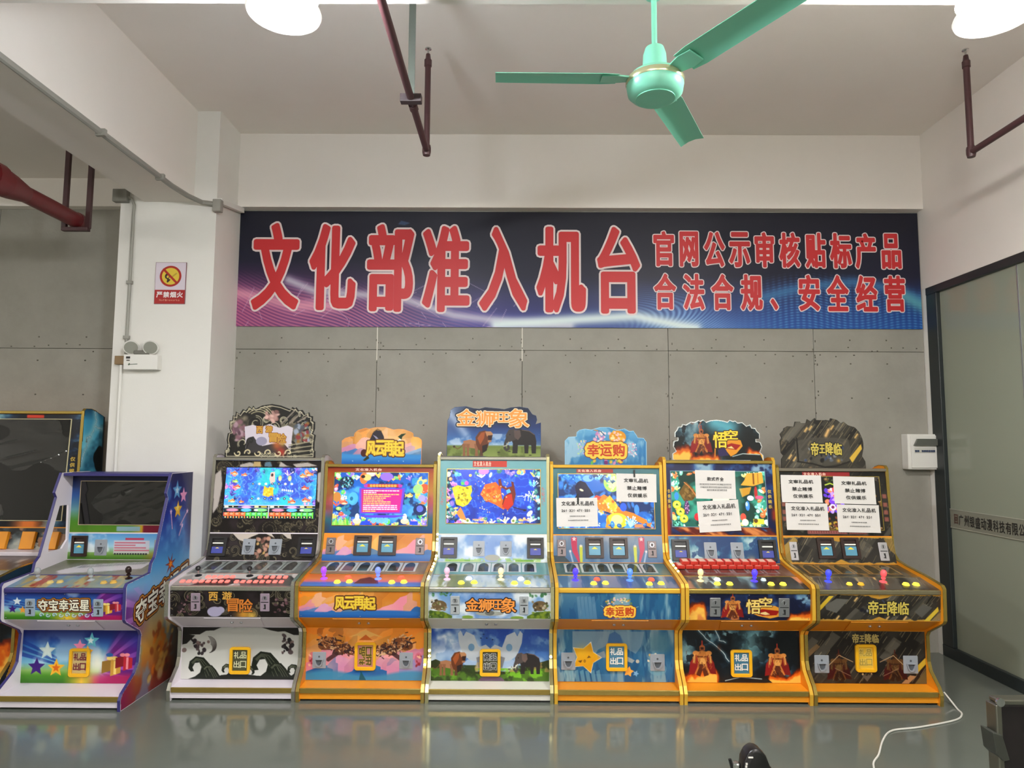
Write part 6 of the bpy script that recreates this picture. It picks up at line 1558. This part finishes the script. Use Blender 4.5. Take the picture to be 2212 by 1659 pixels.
# --- large cabinet cut by the left edge
big = cabinet(dict(loc=(-3.6, 4.11, 0), w=1.10, zt=1.715, yback=.96, du=.17, shell=M_orange, trim=M_gold, art=art_big(), scr=(14, 14, 244, 270),
    off_screen=True, sidemat=mk('side_dark', 30, 40, 52), scrframe=mk('frame_cream', 200, 190, 150),
    label='tall cabinet with black screen and lightning side, cut off by the left edge', arches=[]))
g = Cv(10, 10)
side = [(p[0], p[1]) for p in [(.075, .012), (.15, .17), (.168, .22), (.168, .372), (0.0, .484), (-.018, .68), (.16, .725), (.53, .748), (.665, .80), (.682, .86), (.713, 1.72), (.73, 1.735), (.79, 1.737), (.85, 1.72), (.95, 1.69), (.95, .012)]]
cv = big['art']['side']
ku, kv = .98 / cv.w, 1.75 / cv.h
grid_print('side_print', big['sides'][1], cv, (.55, -.02, 1.74), (0, ku, 0), (0, 0, -kv), (1, 0, 0), 'gloss', poly=[((p[0] + .02) / ku, (1.74 - p[1]) / kv) for p in side], off=.001)
for x in (96, 140, 186, 226):
    mb = MB(); frame_box(mb, big['fup'], x, 10, x + 22, 52, .002, .03); mb.build('prize_pocket', M_orange, big['root'], bevel=.003)
mb = MB(); frame_box(mb, big['fd'], 0, -2, 250, 6, .002, .03); mb.build('paper_ledge', M_whiteb, big['root'], bevel=.006)
for i, ch in enumerate('仅供娱乐'):
    words('lettering', big['bez'], big['fb'], [(ch, 249, 110 + i * 15, 258, 121 + i * 15)], mk('gold_ink', 190, 160, 60), (.3, .3), .003)

# --- bright cabinet beside the column
SG = [(-.012, 0), (-.017, .062), (.0, .09), (.12, .165), (.155, .215), (.168, .372), (.15, .40), (0.0, .484), (-.012, .50), (-.018, .68), (-.004, .697), (.235, .715), (.25, .77), (.285, .80), (.405, 1.15), (.385, 1.18), (.44, 1.303), (.735, 1.303), (.735, 0)]
M_blueedge = mk('blue_edge', 54, 50, 112)
gifts = cabinet(dict(loc=(-2.56, 3.965, 0), w=.72, zt=1.30, yback=.735, shell=M_whiteb, trim=M_blueedge, sidetrim=M_blueedge, edge=M_blueedge, rail=M_blueedge, art=art_gifts(),
    side=SG, nfront=17, ub=(.545, .552, .558), t=.013, yk=.003, hole=[(.439, 1.094), (.526, 1.094), (.534, .87), (.484, .818), (.356, .815), (.358, .857)], scr=(22, 14, 246, 116), off_screen=True, scrframe=mk('frame_tan', 176, 160, 130),
    door=(108, 38, 154, 98, '礼品出口', mk('door_cream', 196, 176, 120), mk('door_maroon', 110, 30, 50), False, None),
    bills=[(10, 5, 48, 54)], cups_up=[(66, 14, 96, 52), (212, 14, 242, 52)], coins_con=[(46, 14, 67, 54), (193, 14, 214, 54)], coinmat_con=mat('ghost_steel', (150, 166, 182), rough=.4),
    sticks=[(40, 10, (166, 172, 176), 'clear'), (158, 10, (166, 164, 156), 'clear'), (236, 6, (40, 22, 20), True)], btns=[(78, 16, (214, 190, 120), .016, .05), (98, 15, (206, 180, 110), .016, .05), (196, 16, (206, 170, 90), .016, .05), (216, 15, (214, 170, 80), .016, .05)],
    label='blue and white cabinet with stars and gift boxes beside the column, screen off'))
MB().box(-.343, .343, .45, .735, 1.283, 1.301).build('hood', M_blueedge, gifts['root'], bevel=.002, seg=1)
cv = gifts['art']['side']
ku, kv = .76 / cv.w, 1.31 / cv.h
ins = [(p[0] + .004 * (1 if p[0] < .5 else -1), p[1]) for p in SG]
grid_print('side_print', gifts['sides'][1], cv, (.36, -.02, 1.305), (0, ku, 0), (0, 0, -kv), (1, 0, 0), 'gloss', poly=[((p[0] + .02) / ku, (1.305 - p[1]) / kv) for p in ins], off=.001)
D1, D2, D3, D4 = mk('logo_dark', 36, 22, 14), mk('logo_gold', 176, 120, 44), mk('logo_cream', 236, 232, 210), mk('logo_rust', 130, 60, 24)
logo(gifts['con'], gifts['fc'], line_boxes('夺宝幸运星', 74, 15, 112, 26, 1.2), [(5.0, D1), (3.8, D2), (2.2, D4), (1.2, D1), (0, D3)])
fs = (np.array((.36, 0, .62)), np.array((0, .001, 0)), np.array((0, .0, -.001)), np.array((1., 0, 0)))
fs = (np.array((.36, .085, .57)), np.array((0, .00097, .0002)), np.array((0, 0, -.001)), np.array((1., 0, 0)))
for gw, m in ((26, D1), (20, D2), (12, D4), (6, D1), (0, D3)):
    words('lettering' if gw == 0 else 'lettering_outline', gifts['sides'][1], fs, grow(line_boxes('夺宝幸运星', 0, 0, 660, 135, 10), gw), m, (gw + 3, gw + 3), .002 + (26 - gw) * .00006)

# --- black and white wave cabinet
H1 = [(75, 1155), (75, 1010), (110, 990), (130, 900), (105, 800), (125, 660), (190, 640), (150, 560), (150, 400), (210, 390), (215, 290), (275, 310), (280, 210), (360, 265), (430, 160), (490, 190), (560, 100), (620, 150), (650, 90), (700, 150), (850, 80), (1060, 50), (1250, 80), (1470, 160), (1500, 110), (1560, 140), (1590, 115), (1640, 180), (1720, 170), (1790, 260), (1870, 220), (1890, 290), (1950, 300), (1950, 390), (2000, 420), (2000, 560), (1960, 660), (2020, 690), (2000, 860), (2000, 1000), (2025, 1020), (2025, 1155)]
aw = art_waves()
_p1 = [((p[0] - 75) / 10.05, (p[1] - 50) / 10.05) for p in H1 + H1[:1]]
aw['hdr'].line([(97 + (p[0] - 97) * .972, 58 + (p[1] - 58) * .955) for p in _p1], 1.5, (214, 206, 182))
LIT = (255, 118, 108)
btn = [(15 + k * 14, 18.5, LIT, .0145, .9, True) for k in range(8)] + [(59 + k * 13.6, 8.5, LIT, .0145, .9, True) for k in range(5)] + [(133 + k * 14, 18.5, LIT, .0145, .9, True) for k in range(8)] + [(175 + k * 14, 8.5, LIT, .0145, .9, True) for k in range(5)]
waves = cabinet(dict(loc=(CX[0], YF, 0), zt=1.40, shell=M_whiteb, trim=M_silver, kick=M_gold, art=aw, scr=(28, 17, 252, 138), scrframe=M_black, darkbill=True, hatch=M_whiteb,
    hdr=dict(pts=H1, scale=(10.05, 75, 50), w=.600, h=.355, cv=aw['hdr'], rimmat=mk('rim_black', 24, 22, 20), rim=1.4), arches=ARCH, archback=mk('arch_grey', 150, 156, 152, rough=.2), archmat=mat('arch_smoke', (78, 76, 74), rough=.12),
    bills=[(4, 8, 46, 52), (218, 8, 260, 52)], cups_up=[(84, 12, 114, 48), (148, 12, 178, 48)], coins_con=[(45, 6, 65, 48), (194, 6, 214, 48)], coinmat_con=mat('pink_steel', (170, 150, 166), rough=.3, metal=.3), sticks=[(33, 5, (16, 14, 14), False), (148, 5, (16, 14, 14), False)], btns=btn,
    door=(108, 42, 154, 100, '礼品出口', mk('door_olive', 74, 76, 52), mk('door_pale', 200, 200, 160), False, M_ink),
    label='black and white wave-pattern cabinet with rows of red lit buttons'))
G1, G2 = mk('logo_gold_dull', 206, 156, 64), mk('logo_orange', 206, 120, 40)
logo(waves['con'], waves['fc'], [('西', 83, 3, 103, 24), ('游', 112, 2, 133, 21)], [(1.2, D1), (0, G1)])
logo(waves['con'], waves['fc'], [('冒', 122, 18, 148, 49), ('险', 149, 19, 178, 51)], [(1.2, D1), (0, G2)])
logo(waves['hb'], waves['fh'], [('西', 66, 45, 80, 60), ('游', 86, 44, 101, 58), ('冒', 94, 59, 113, 78), ('险', 113, 60, 132, 80)], [(1.0, D4), (0, G1)], .002)

# --- orange facet cabinet
H2 = [(230, 955), (230, 440), (300, 380), (420, 345), (500, 345), (510, 270), (590, 200), (760, 150), (840, 170), (980, 135), (1210, 130), (1390, 185), (1500, 170), (1620, 175), (1800, 240), (1840, 270), (1845, 340), (1960, 355), (2030, 410), (2040, 470), (2030, 955)]
af = art_facets()
PUR, BLU = (150, 70, 250), (110, 130, 246)
facet = cabinet(dict(loc=(CX[1], YF, 0), zt=1.36, shell=M_orange, trim=M_gold, art=af, scr=(18, 13, 248, 138), hdr=dict(pts=H2, scale=(10.53, 230, 130), w=.537, h=.247, cv=af['hdr'], rimmat=mk('rim_sand', 226, 150, 90), rim=.4), arches=ARCH,
    bills=[(75, 3, 117, 48), (134, 3, 177, 48)], coins_up=[(8, 8, 30, 46), (223, 8, 245, 46)], cups_low=[(14, 52, 44, 87), (207, 52, 237, 87)], door=(108, 30, 155, 90, '礼品出口', mk('door_pink', 186, 120, 130), mk('door_olive_ink', 70, 62, 20), True, mk('door_gold', 206, 170, 60)),
    sticks=[(40, 10, PUR, True), (160, 10, BLU, True)], btns=[(75, 18, YEL), (92, 8, RED), (101, 17, YEL), (194, 18, YEL), (210, 8, RED), (220, 17, YEL)], beads={1: [.11]},
    label='orange cabinet with pink and blue facet pattern, second from the white wave cabinet side'))
facet['root']['label'] = 'orange cabinet with pink and blue facet artwork and fish game screen'
Y1, Y2 = mk('logo_yellow', 238, 206, 60), mk('logo_brown', 70, 34, 20)
logo(facet['con'], facet['fc'], [('风', 77, 13, 98, 42), ('云', 97, 12, 119, 42), ('再', 117, 11, 140, 41), ('起', 138, 13, 164, 43)], [(3.6, Y2), (1.4, mk('logo_amber', 190, 136, 40)), (0, Y1)])
logo(facet['hb'], facet['fh'], [('风', 53, 30, 73, 60), ('云', 72, 28, 93, 60), ('再', 90, 28, 112, 60), ('起', 109, 30, 134, 62)], [(3.4, Y2), (1.6, mk('logo_amber', 190, 136, 40)), (.2, Y1)], .002)

def sticker(c, x0, y0, x1, y1, tx, col=(176, 40, 30), ink=(236, 190, 170)):
    mb = MB(); frame_box(mb, c['fb'], x0, y0, x1, y1, .0022, .003); mb.build('licence_sticker', mk('sticker_%d_%d' % (col[0], col[1]), *col), c['bez'])
    words('lettering', c['bez'], c['fb'], line_boxes('文化准入机台', x0 + 2, y0 + 1.4, tx, y1 - y0 - 3.2, 1.2), mk('sticker_ink', *ink), (.35, .35), .0038)
sticker(facet, 66, 1, 186, 11, 66, (150, 44, 26))

# --- savanna cabinet
H3 = [(318, 630), (325, 250), (345, 215), (355, 140), (400, 108), (520, 98), (600, 120), (660, 125), (720, 108), (860, 120), (920, 128), (990, 108), (1080, 100), (1170, 115), (1215, 180), (1255, 195), (1265, 240), (1250, 285), (1305, 268), (1305, 635)]
asv = art_savanna()
PNK, CRM = (226, 180, 206), (250, 226, 180)
sav = cabinet(dict(loc=(CX[2], YF, 0), zt=1.412, shell=M_creamb, trim=M_silver, kick=M_gold, sidetrim=mat('pale_gold', (206, 200, 150), rough=.2, metal=.85), art=asv, scr=(18, 23, 246, 151), hdr=dict(pts=H3, scale=(4.878, 318, 98), w=.632, h=.338, cv=asv['hdr'], rimmat=mk('rim_navy', 40, 60, 100), rim=.4), arches=ARCH, darkbill=True,
    archback=mk('arch_white', 206, 212, 216, rough=.2), bills=[(6, 6, 46, 53), (214, 6, 254, 53)], cups_up=[(84, 14, 112, 49), (149, 14, 177, 49)], coins_con=[(47, 9, 67, 52), (195, 9, 214, 52)], coinmat_con=mat('clear_steel', (190, 196, 200), rough=.25, metal=.4),
    sticks=[(35, 10, PNK, True), (154, 10, CRM, True)], btns=[(68, 18, YEL), (83, 9, WHT), (96, 17, YEL), (184, 18, YEL), (198, 9, WHT), (212, 17, YEL)], beads={-1: [.115, .13, .145, .425, .44, .50, .53, .56, .60, .62, .66, .675, .69, .94, .97, .995], 1: [.13]},
    door=(108, 43, 154, 101, '商品出口', mk('door_moss', 66, 66, 46), M_ink, False, M_inkw),
    label='pale blue cabinet with lion and elephant artwork and string of light beads'))
O1, O2 = mk('logo_tangerine', 240, 150, 62), mk('logo_night', 46, 26, 24)
logo(sav['con'], sav['fc'], [('金', 80, 14, 108, 44), ('狮', 107, 16, 134, 46), ('旺', 132, 17, 158, 40), ('象', 155, 13, 188, 48)], [(2.4, O2), (0, O1)])
logo(sav['hb'], sav['fh'], [('金', 21, 6, 63, 42), ('狮', 62, 10, 101, 44), ('旺', 100, 12, 134, 34), ('象', 132, 5, 177, 46)], [(4.2, mk('logo_navy', 20, 30, 52)), (1.6, mk('logo_pale', 240, 216, 180)), (0, O1)], .002)
sticker(sav, 80, 2, 164, 17, 44, (196, 50, 34), (240, 220, 210))

# --- star cabinet
H4 = [(275, 575), (275, 300), (320, 255), (410, 250), (415, 200), (450, 172), (510, 160), (590, 170), (690, 140), (800, 140), (890, 172), (980, 155), (1030, 185), (1080, 180), (1115, 230), (1130, 260), (1200, 265), (1232, 310), (1232, 578)]
ast = art_star()
NAV, SKY = (76, 60, 250), (84, 130, 255)
star = cabinet(dict(loc=(CX[3], YF, 0), zt=1.362, shell=M_orange, trim=M_goldp, art=ast, scr=(13, 15, 246, 143), hdr=dict(pts=H4, scale=(5.53, 275, 140), w=.543, h=.250, cv=ast['hdr'], rimmat=mk('rim_sky', 150, 200, 226), rim=.8), arches=ARCH, archmat=mat('arch_olive', (64, 68, 58), rough=.12),
    bills=[(77, 5, 120, 52), (135, 5, 178, 52)], coins_up=[(9, 10, 30, 48), (226, 12, 247, 50)], cups_low=[(11, 50, 42, 87), (208, 52, 240, 88)], door=(110, 29, 157, 88, '礼品出口', mk('door_teal', 70, 122, 150), M_inkw, False, None),
    sticks=[(41, 10, NAV, True), (161, 10, SKY, True)], btns=[(79, 18, YEL), (89, 9, RED), (105, 17, YEL), (200, 18, YEL), (209, 9, RED), (226, 17, YEL)],
    label='light blue and orange cabinet with smiling star, yellow trim and two paper notices'))
R1, R2 = mk('logo_red', 190, 62, 20), mk('logo_plaque', 246, 196, 70)
logo(star['con'], star['fc'], line_boxes('幸运购', 101, 33, 62, 21, 1.5), [(5.6, mk('logo_maroon', 120, 40, 24)), (4.2, R2), (0, R1)])
logo(star['hb'], star['fh'], line_boxes('幸运购', 46, 35, 82, 26, 2), [(7.4, mk('logo_maroon', 120, 40, 24)), (5.8, R2), (.2, R1)], .002)
sticker(star, 58, 2, 148, 11.5, 60, (160, 44, 32))

# --- fire cabinet
H5 = [(110, 1065), (110, 930), (190, 880), (125, 770), (140, 660), (235, 640), (235, 575), (165, 565), (165, 470), (215, 410), (245, 345), (320, 340), (340, 285), (420, 300), (530, 235), (620, 240), (700, 200), (740, 220), (810, 185), (870, 240), (980, 200), (1110, 185), (1250, 205), (1360, 235), (1410, 190), (1480, 215), (1530, 205), (1580, 250), (1690, 240), (1780, 320), (1870, 290), (1900, 360), (1980, 365), (2010, 430), (2070, 480), (2070, 590), (1985, 600), (1990, 660), (2080, 670), (2120, 770), (2070, 890), (2140, 960), (2145, 1075)]
afi = art_fire()
fire = cabinet(dict(loc=(CX[4], YF, 0), zt=1.396, shell=M_orange, trim=M_gold, sidetrim=M_goldp, art=afi, scr=(12, 19, 242, 150), scrframe=mat('frame_pale_blue', (110, 140, 160), rough=.3), hdr=dict(pts=H5, scale=(10.53, 110, 185), w=.600, h=.268, cv=afi['hdr'], rimmat=mk('rim_white', 226, 232, 230), rim=1.3), arches=ARCH, darkbill=True, archback=mk('arch_mauve', 130, 120, 122, rough=.2), archmat=mat('arch_brown', (92, 62, 58), rough=.12),
    bills=[(6, 8, 48, 56), (214, 8, 256, 56)], cups_up=[(84, 14, 114, 54), (148, 14, 178, 54)], coins_con=[(47, 10, 70, 54), (194, 10, 217, 54)], sticks=[(39, 10, (246, 232, 170), True), (158, 10, NAV, True)], btns=[(71, 17, YEL), (78, 8, (240, 240, 210)), (98, 17, YEL), (188, 17, YEL), (180, 8, (200, 220, 216), .014, .4), (214, 17, YEL)], beads={-1: [.50, .53, .56, .585, .60]},
    door=(108, 41, 155, 99, '礼品出口', mk('door_blue', 60, 112, 138), M_inkw, False, None),
    label='orange cabinet with storm cloud and flame artwork and red boxes on its deck'))
logo(fire['con'], fire['fc'], [('悟', 124, 13, 156, 47), ('空', 152, 8, 180, 30)], [(1.6, mk('logo_umber', 70, 36, 16)), (0, mk('logo_lemon', 236, 206, 110))])
logo(fire['hb'], fire['fh'], [('悟', 86, 24, 117, 58), ('空', 110, 20, 140, 40)], [(1.8, mk('logo_umber', 70, 36, 16)), (0, mk('logo_bright', 244, 214, 60))], .002)
for i, ch in enumerate('仅供娱乐'):
    words('lettering', fire['bez'], fire['fb'], [(ch, 246.5, 62 + i * 12, 256, 71 + i * 12)], mk('gold_ink', 190, 160, 60), (.45, .45), .003)
    words('lettering', fire['bez'], fire['fb'], [(ch, 2.5, 62 + i * 12, 9.5, 71 + i * 12)], mk('gold_ink', 190, 160, 60), (.45, .45), .003)

# --- black and gold cabinet
H6 = [(150, 1240), (150, 1040), (205, 960), (150, 900), (130, 620), (170, 560), (135, 470), (220, 380), (225, 340), (310, 290), (460, 300), (490, 185), (600, 185), (620, 220), (740, 220), (770, 130), (850, 180), (950, 100), (970, 145), (1160, 150), (1190, 140), (1290, 160), (1310, 105), (1450, 140), (1550, 220), (1610, 185), (1700, 260), (1860, 310), (1960, 420), (2020, 560), (2040, 660), (2040, 780), (2000, 960), (2070, 1080), (2080, 1240)]
ag = art_gold()
gold = cabinet(dict(loc=(CX[5], YF, 0), zt=1.348, shell=M_orange, trim=M_gold, edge=mat('smoked_strip', (150, 140, 112), rough=.25, metal=.7), rail=mat('grey_strip', (140, 132, 118), rough=.3, metal=.5), art=ag, scr=(14, 13, 244, 138), hdr=dict(pts=H6, scale=(10.53, 130, 100), w=.566, h=.334, dx=-.05, cv=ag['hdr'], rimmat=mk('rim_dark', 52, 48, 42), rim=.4), arches=ARCH, archback=mk('arch_tan', 150, 116, 66, rough=.2), archmat=mat('arch_bronze', (84, 72, 50), rough=.12),
    bills=[(78, 2, 119, 50), (135, 2, 178, 50)], coins_up=[(12, 12, 30, 54), (225, 12, 246, 54)], coinmat=mat('bright_steel', (196, 192, 196), rough=.3, metal=.4), cups_low=[(16, 52, 48, 90), (212, 52, 244, 90)], door=(106, 28, 152, 87, '礼品出口', mk('door_yellow', 226, 186, 60), mk('door_faint', 176, 150, 60), False, mk('door_fainter', 236, 206, 110)),
    sticks=[(43, 10, (60, 70, 250), True), (164, 10, (250, 80, 84), True)], btns=[(82, 16, (236, 196, 70), .015, .8), (107, 16, (222, 170, 50), .016, .4), (205, 16, YEL), (227, 16, YEL)],
    label='orange cabinet with black and gold streak artwork and four paper notices at the right end'))
LG, LD = mk('logo_leaf', 206, 186, 84), mk('logo_coal', 28, 24, 20)
logo(gold['con'], gold['fc'], [('帝', 107, 14, 129, 48), ('王', 130, 22, 147, 44), ('降', 148, 15, 170, 49), ('临', 171, 17, 194, 47)], [(2.0, LD), (0, LG)])
logo(gold['hb'], gold['fh'], [('帝', 66, 52, 83, 82), ('王', 84, 57, 97, 76), ('降', 98, 52, 115, 80), ('临', 116, 54, 134, 80)], [(1.8, LD), (0, LG)], .002)
logo(gold['low'], gold['fl'], [('帝', 101, 5, 116, 26), ('王', 117, 9, 128, 23), ('降', 129, 5, 144, 26), ('临', 145, 6, 160, 25)], [(1.2, LD), (0, mk('logo_faded', 176, 156, 90))])
sticker(gold, 58, 1.5, 174, 12, 56, (150, 30, 34), (226, 160, 160))

# ---------------------------------------------------------------- notices taped over the screens
M_paper = mat('paper', (226, 222, 218), rough=.7)
M_tape = mat('black_tape', (20, 24, 22), rough=.5)
def notice(c, x0, y0, x1, y1, rot, kind, label, tape=None):
    O, ux, uy, n = c['fb']
    base = Vector(c['root'].location)
    mid = O + ux * (x0 + x1) / 2 + uy * (y0 + y1) / 2 + n * .008
    root = empty('paper_notice', Vector(mid) + base, label, 'notice', 'paper notices on the cabinet screens')
    a = math.radians(rot)
    uxn, uyn = ux / np.linalg.norm(ux), uy / np.linalg.norm(uy)
    s = np.linalg.norm(ux)
    ex = (uxn * math.cos(a) + uyn * math.sin(a)) * s
    ey = (-uxn * math.sin(a) + uyn * math.cos(a)) * s
    w, h = x1 - x0, y1 - y0
    fr = (-ex * w / 2 - ey * h / 2, ex, ey, n)
    mb = MB(); N = 10; v = []; f = []
    rg = random.Random(int(x0 * 7 + y0))
    for j in range(N + 1):
        for i in range(N + 1):
            lift = .0016 * math.sin(i * .9 + rg.random() * .4) * math.sin(j * .7 + 1) + (.003 if (i in (0, N) and j in (0, N)) else 0)
            v.append(tuple(fr[0] + ex * w * i / N + ey * h * j / N + n * lift))
    f = [(j * (N + 1) + i, (j + 1) * (N + 1) + i, (j + 1) * (N + 1) + i + 1, j * (N + 1) + i + 1) for j in range(N) for i in range(N)]
    k = len(v)
    v2 = v + [tuple(np.array(p) - n * .0004) for p in v]
    f2 = f + [tuple(q + k for q in ff)[::-1] for ff in f]
    mb.add(v2, f2).build('sheet', M_paper, root, smooth=True)
    W = lambda y, hh, t, x_, w_, b=.2: words('lettering', root, fr, line_boxes(t, x_ * w, y * h, w_ * w, hh * h, 1.0), M_ink, (b, b), .0042)
    def scribble(y, x_, w_, seed, hh=.035):
        r2 = random.Random(seed); mb = MB(); x = x_ * w; put = placer(fr, .0042)
        while x < (x_ + w_) * w:
            l = r2.uniform(1.4, 3.2)
            for (p, q, e, g_) in ((0, 0, l, .7), (0, hh * h - .7, l, .7), (r2.uniform(0, l * .7), 0, .7, hh * h)):
                mb.add([put(x + p, y * h + q), put(x + p + e, y * h + q), put(x + p + e, y * h + q + g_), put(x + p, y * h + q + g_)], [(0, 1, 2, 3)])
            x += l + r2.uniform(.6, 1.4)
        flat_mesh(mb, 'small_print', mk('grey_print', 70, 70, 74), root)
    if kind == 'A':
        W(.17, .14, '文审礼品机', .18, .62); W(.44, .14, '禁止赌博', .26, .5); W(.70, .14, '仅供娱乐', .27, .5)
    elif kind == 'B':
        W(.12, .15, '文化准入礼品机', .12, .8); W(.40, .09, '26寸·32寸·47寸·55寸', .12, .70, .15); scribble(.62, .32, .36, 3); scribble(.76, .28, .46, 4)
    else:
        W(.24, .13, '款式齐全', .29, .42); scribble(.47, .10, .80, 6, .05); scribble(.57, .12, .78, 7, .05); scribble(.67, .28, .48, 8, .05)
    if tape:
        tx, ty0, ty1 = tape
        mb = MB(); frame_box(mb, fr, tx * w - 2, ty0 * h, tx * w + 2, ty1 * h, .0032, .0045); mb.build('tape', M_tape, root)
notice(star, 155, 13, 253, 81, 1.0, 'A', 'paper notice with black tape at the upper right of the star cabinet screen', (.45, -.14, .12))
notice(star, 8, 71, 108, 140, -.8, 'B', 'paper notice with black tape at the lower left of the star cabinet screen', (.53, -.14, .22))
notice(fire, 71, 16, 169, 85, .6, 'C', 'upper paper notice on the fire cabinet screen')
notice(fire, 74, 88, 175, 162, -3.2, 'B', 'tilted lower paper notice on the fire cabinet screen')
notice(gold, 3, 9, 102, 75, .5, 'A', 'upper left paper notice on the black and gold cabinet')
notice(gold, 10, 76, 112, 140, .6, 'B', 'lower left paper notice on the black and gold cabinet')
notice(gold, 131, 12, 232, 78, 1.0, 'A', 'upper right paper notice on the black and gold cabinet')
notice(gold, 134, 79, 236, 145, .8, 'B', 'lower right paper notice on the black and gold cabinet')

# ---------------------------------------------------------------- red boxes on the deck of the fire cabinet
ORD = 'first second third fourth fifth sixth seventh eighth ninth tenth eleventh twelfth'.split()
def red_boxes():
    O, ux, uy, n = fire['fd']
    base = Vector(fire['root'].location)
    Rm = Matrix((ux / np.linalg.norm(ux), -uy / np.linalg.norm(uy), n)).transposed().to_4x4()
    M_rb = mat('red_carton', (196, 52, 40), rough=.4); M_lb = mat('carton_label', (232, 190, 170), rough=.5)
    s = np.linalg.norm(ux)
    first = None
    rg = random.Random(2)
    def put(x, y, h, lab, last):
        nonlocal first
        if first is None:
            o = MB().box(-.0255, .0255, -.034, .034, 0, .022).build('red_carton', M_rb, bevel=.002, seg=1)
            l = MB().box(-.017, .017, -.028, .026, .022, .0226).build('carton_label', M_lb, o)
            first = (o, l)
        else:
            o = first[0].copy(); COL.objects.link(o)
            l = first[1].copy(); COL.objects.link(l); l.parent = o
        p = O + ux * x + uy * y + n * h
        o.matrix_world = Matrix.Translation(Vector(p) + base) @ Rm @ Matrix.Rotation(rg.uniform(-.03, .03), 4, 'Z')
        tag(o, lab, 'box', 'red cartons on the fire cabinet deck')
    for i in range(12):
        put(14 + i * 19.8, 13.2, .0065, 'red carton of the lower row on the fire cabinet deck, %s from the left' % ORD[i], i)
    for i in range(11):
        put(26 + i * 19.9, 12, .0295, 'red carton with pale label in the upper row, %s from the left' % ORD[i], i)
red_boxes()
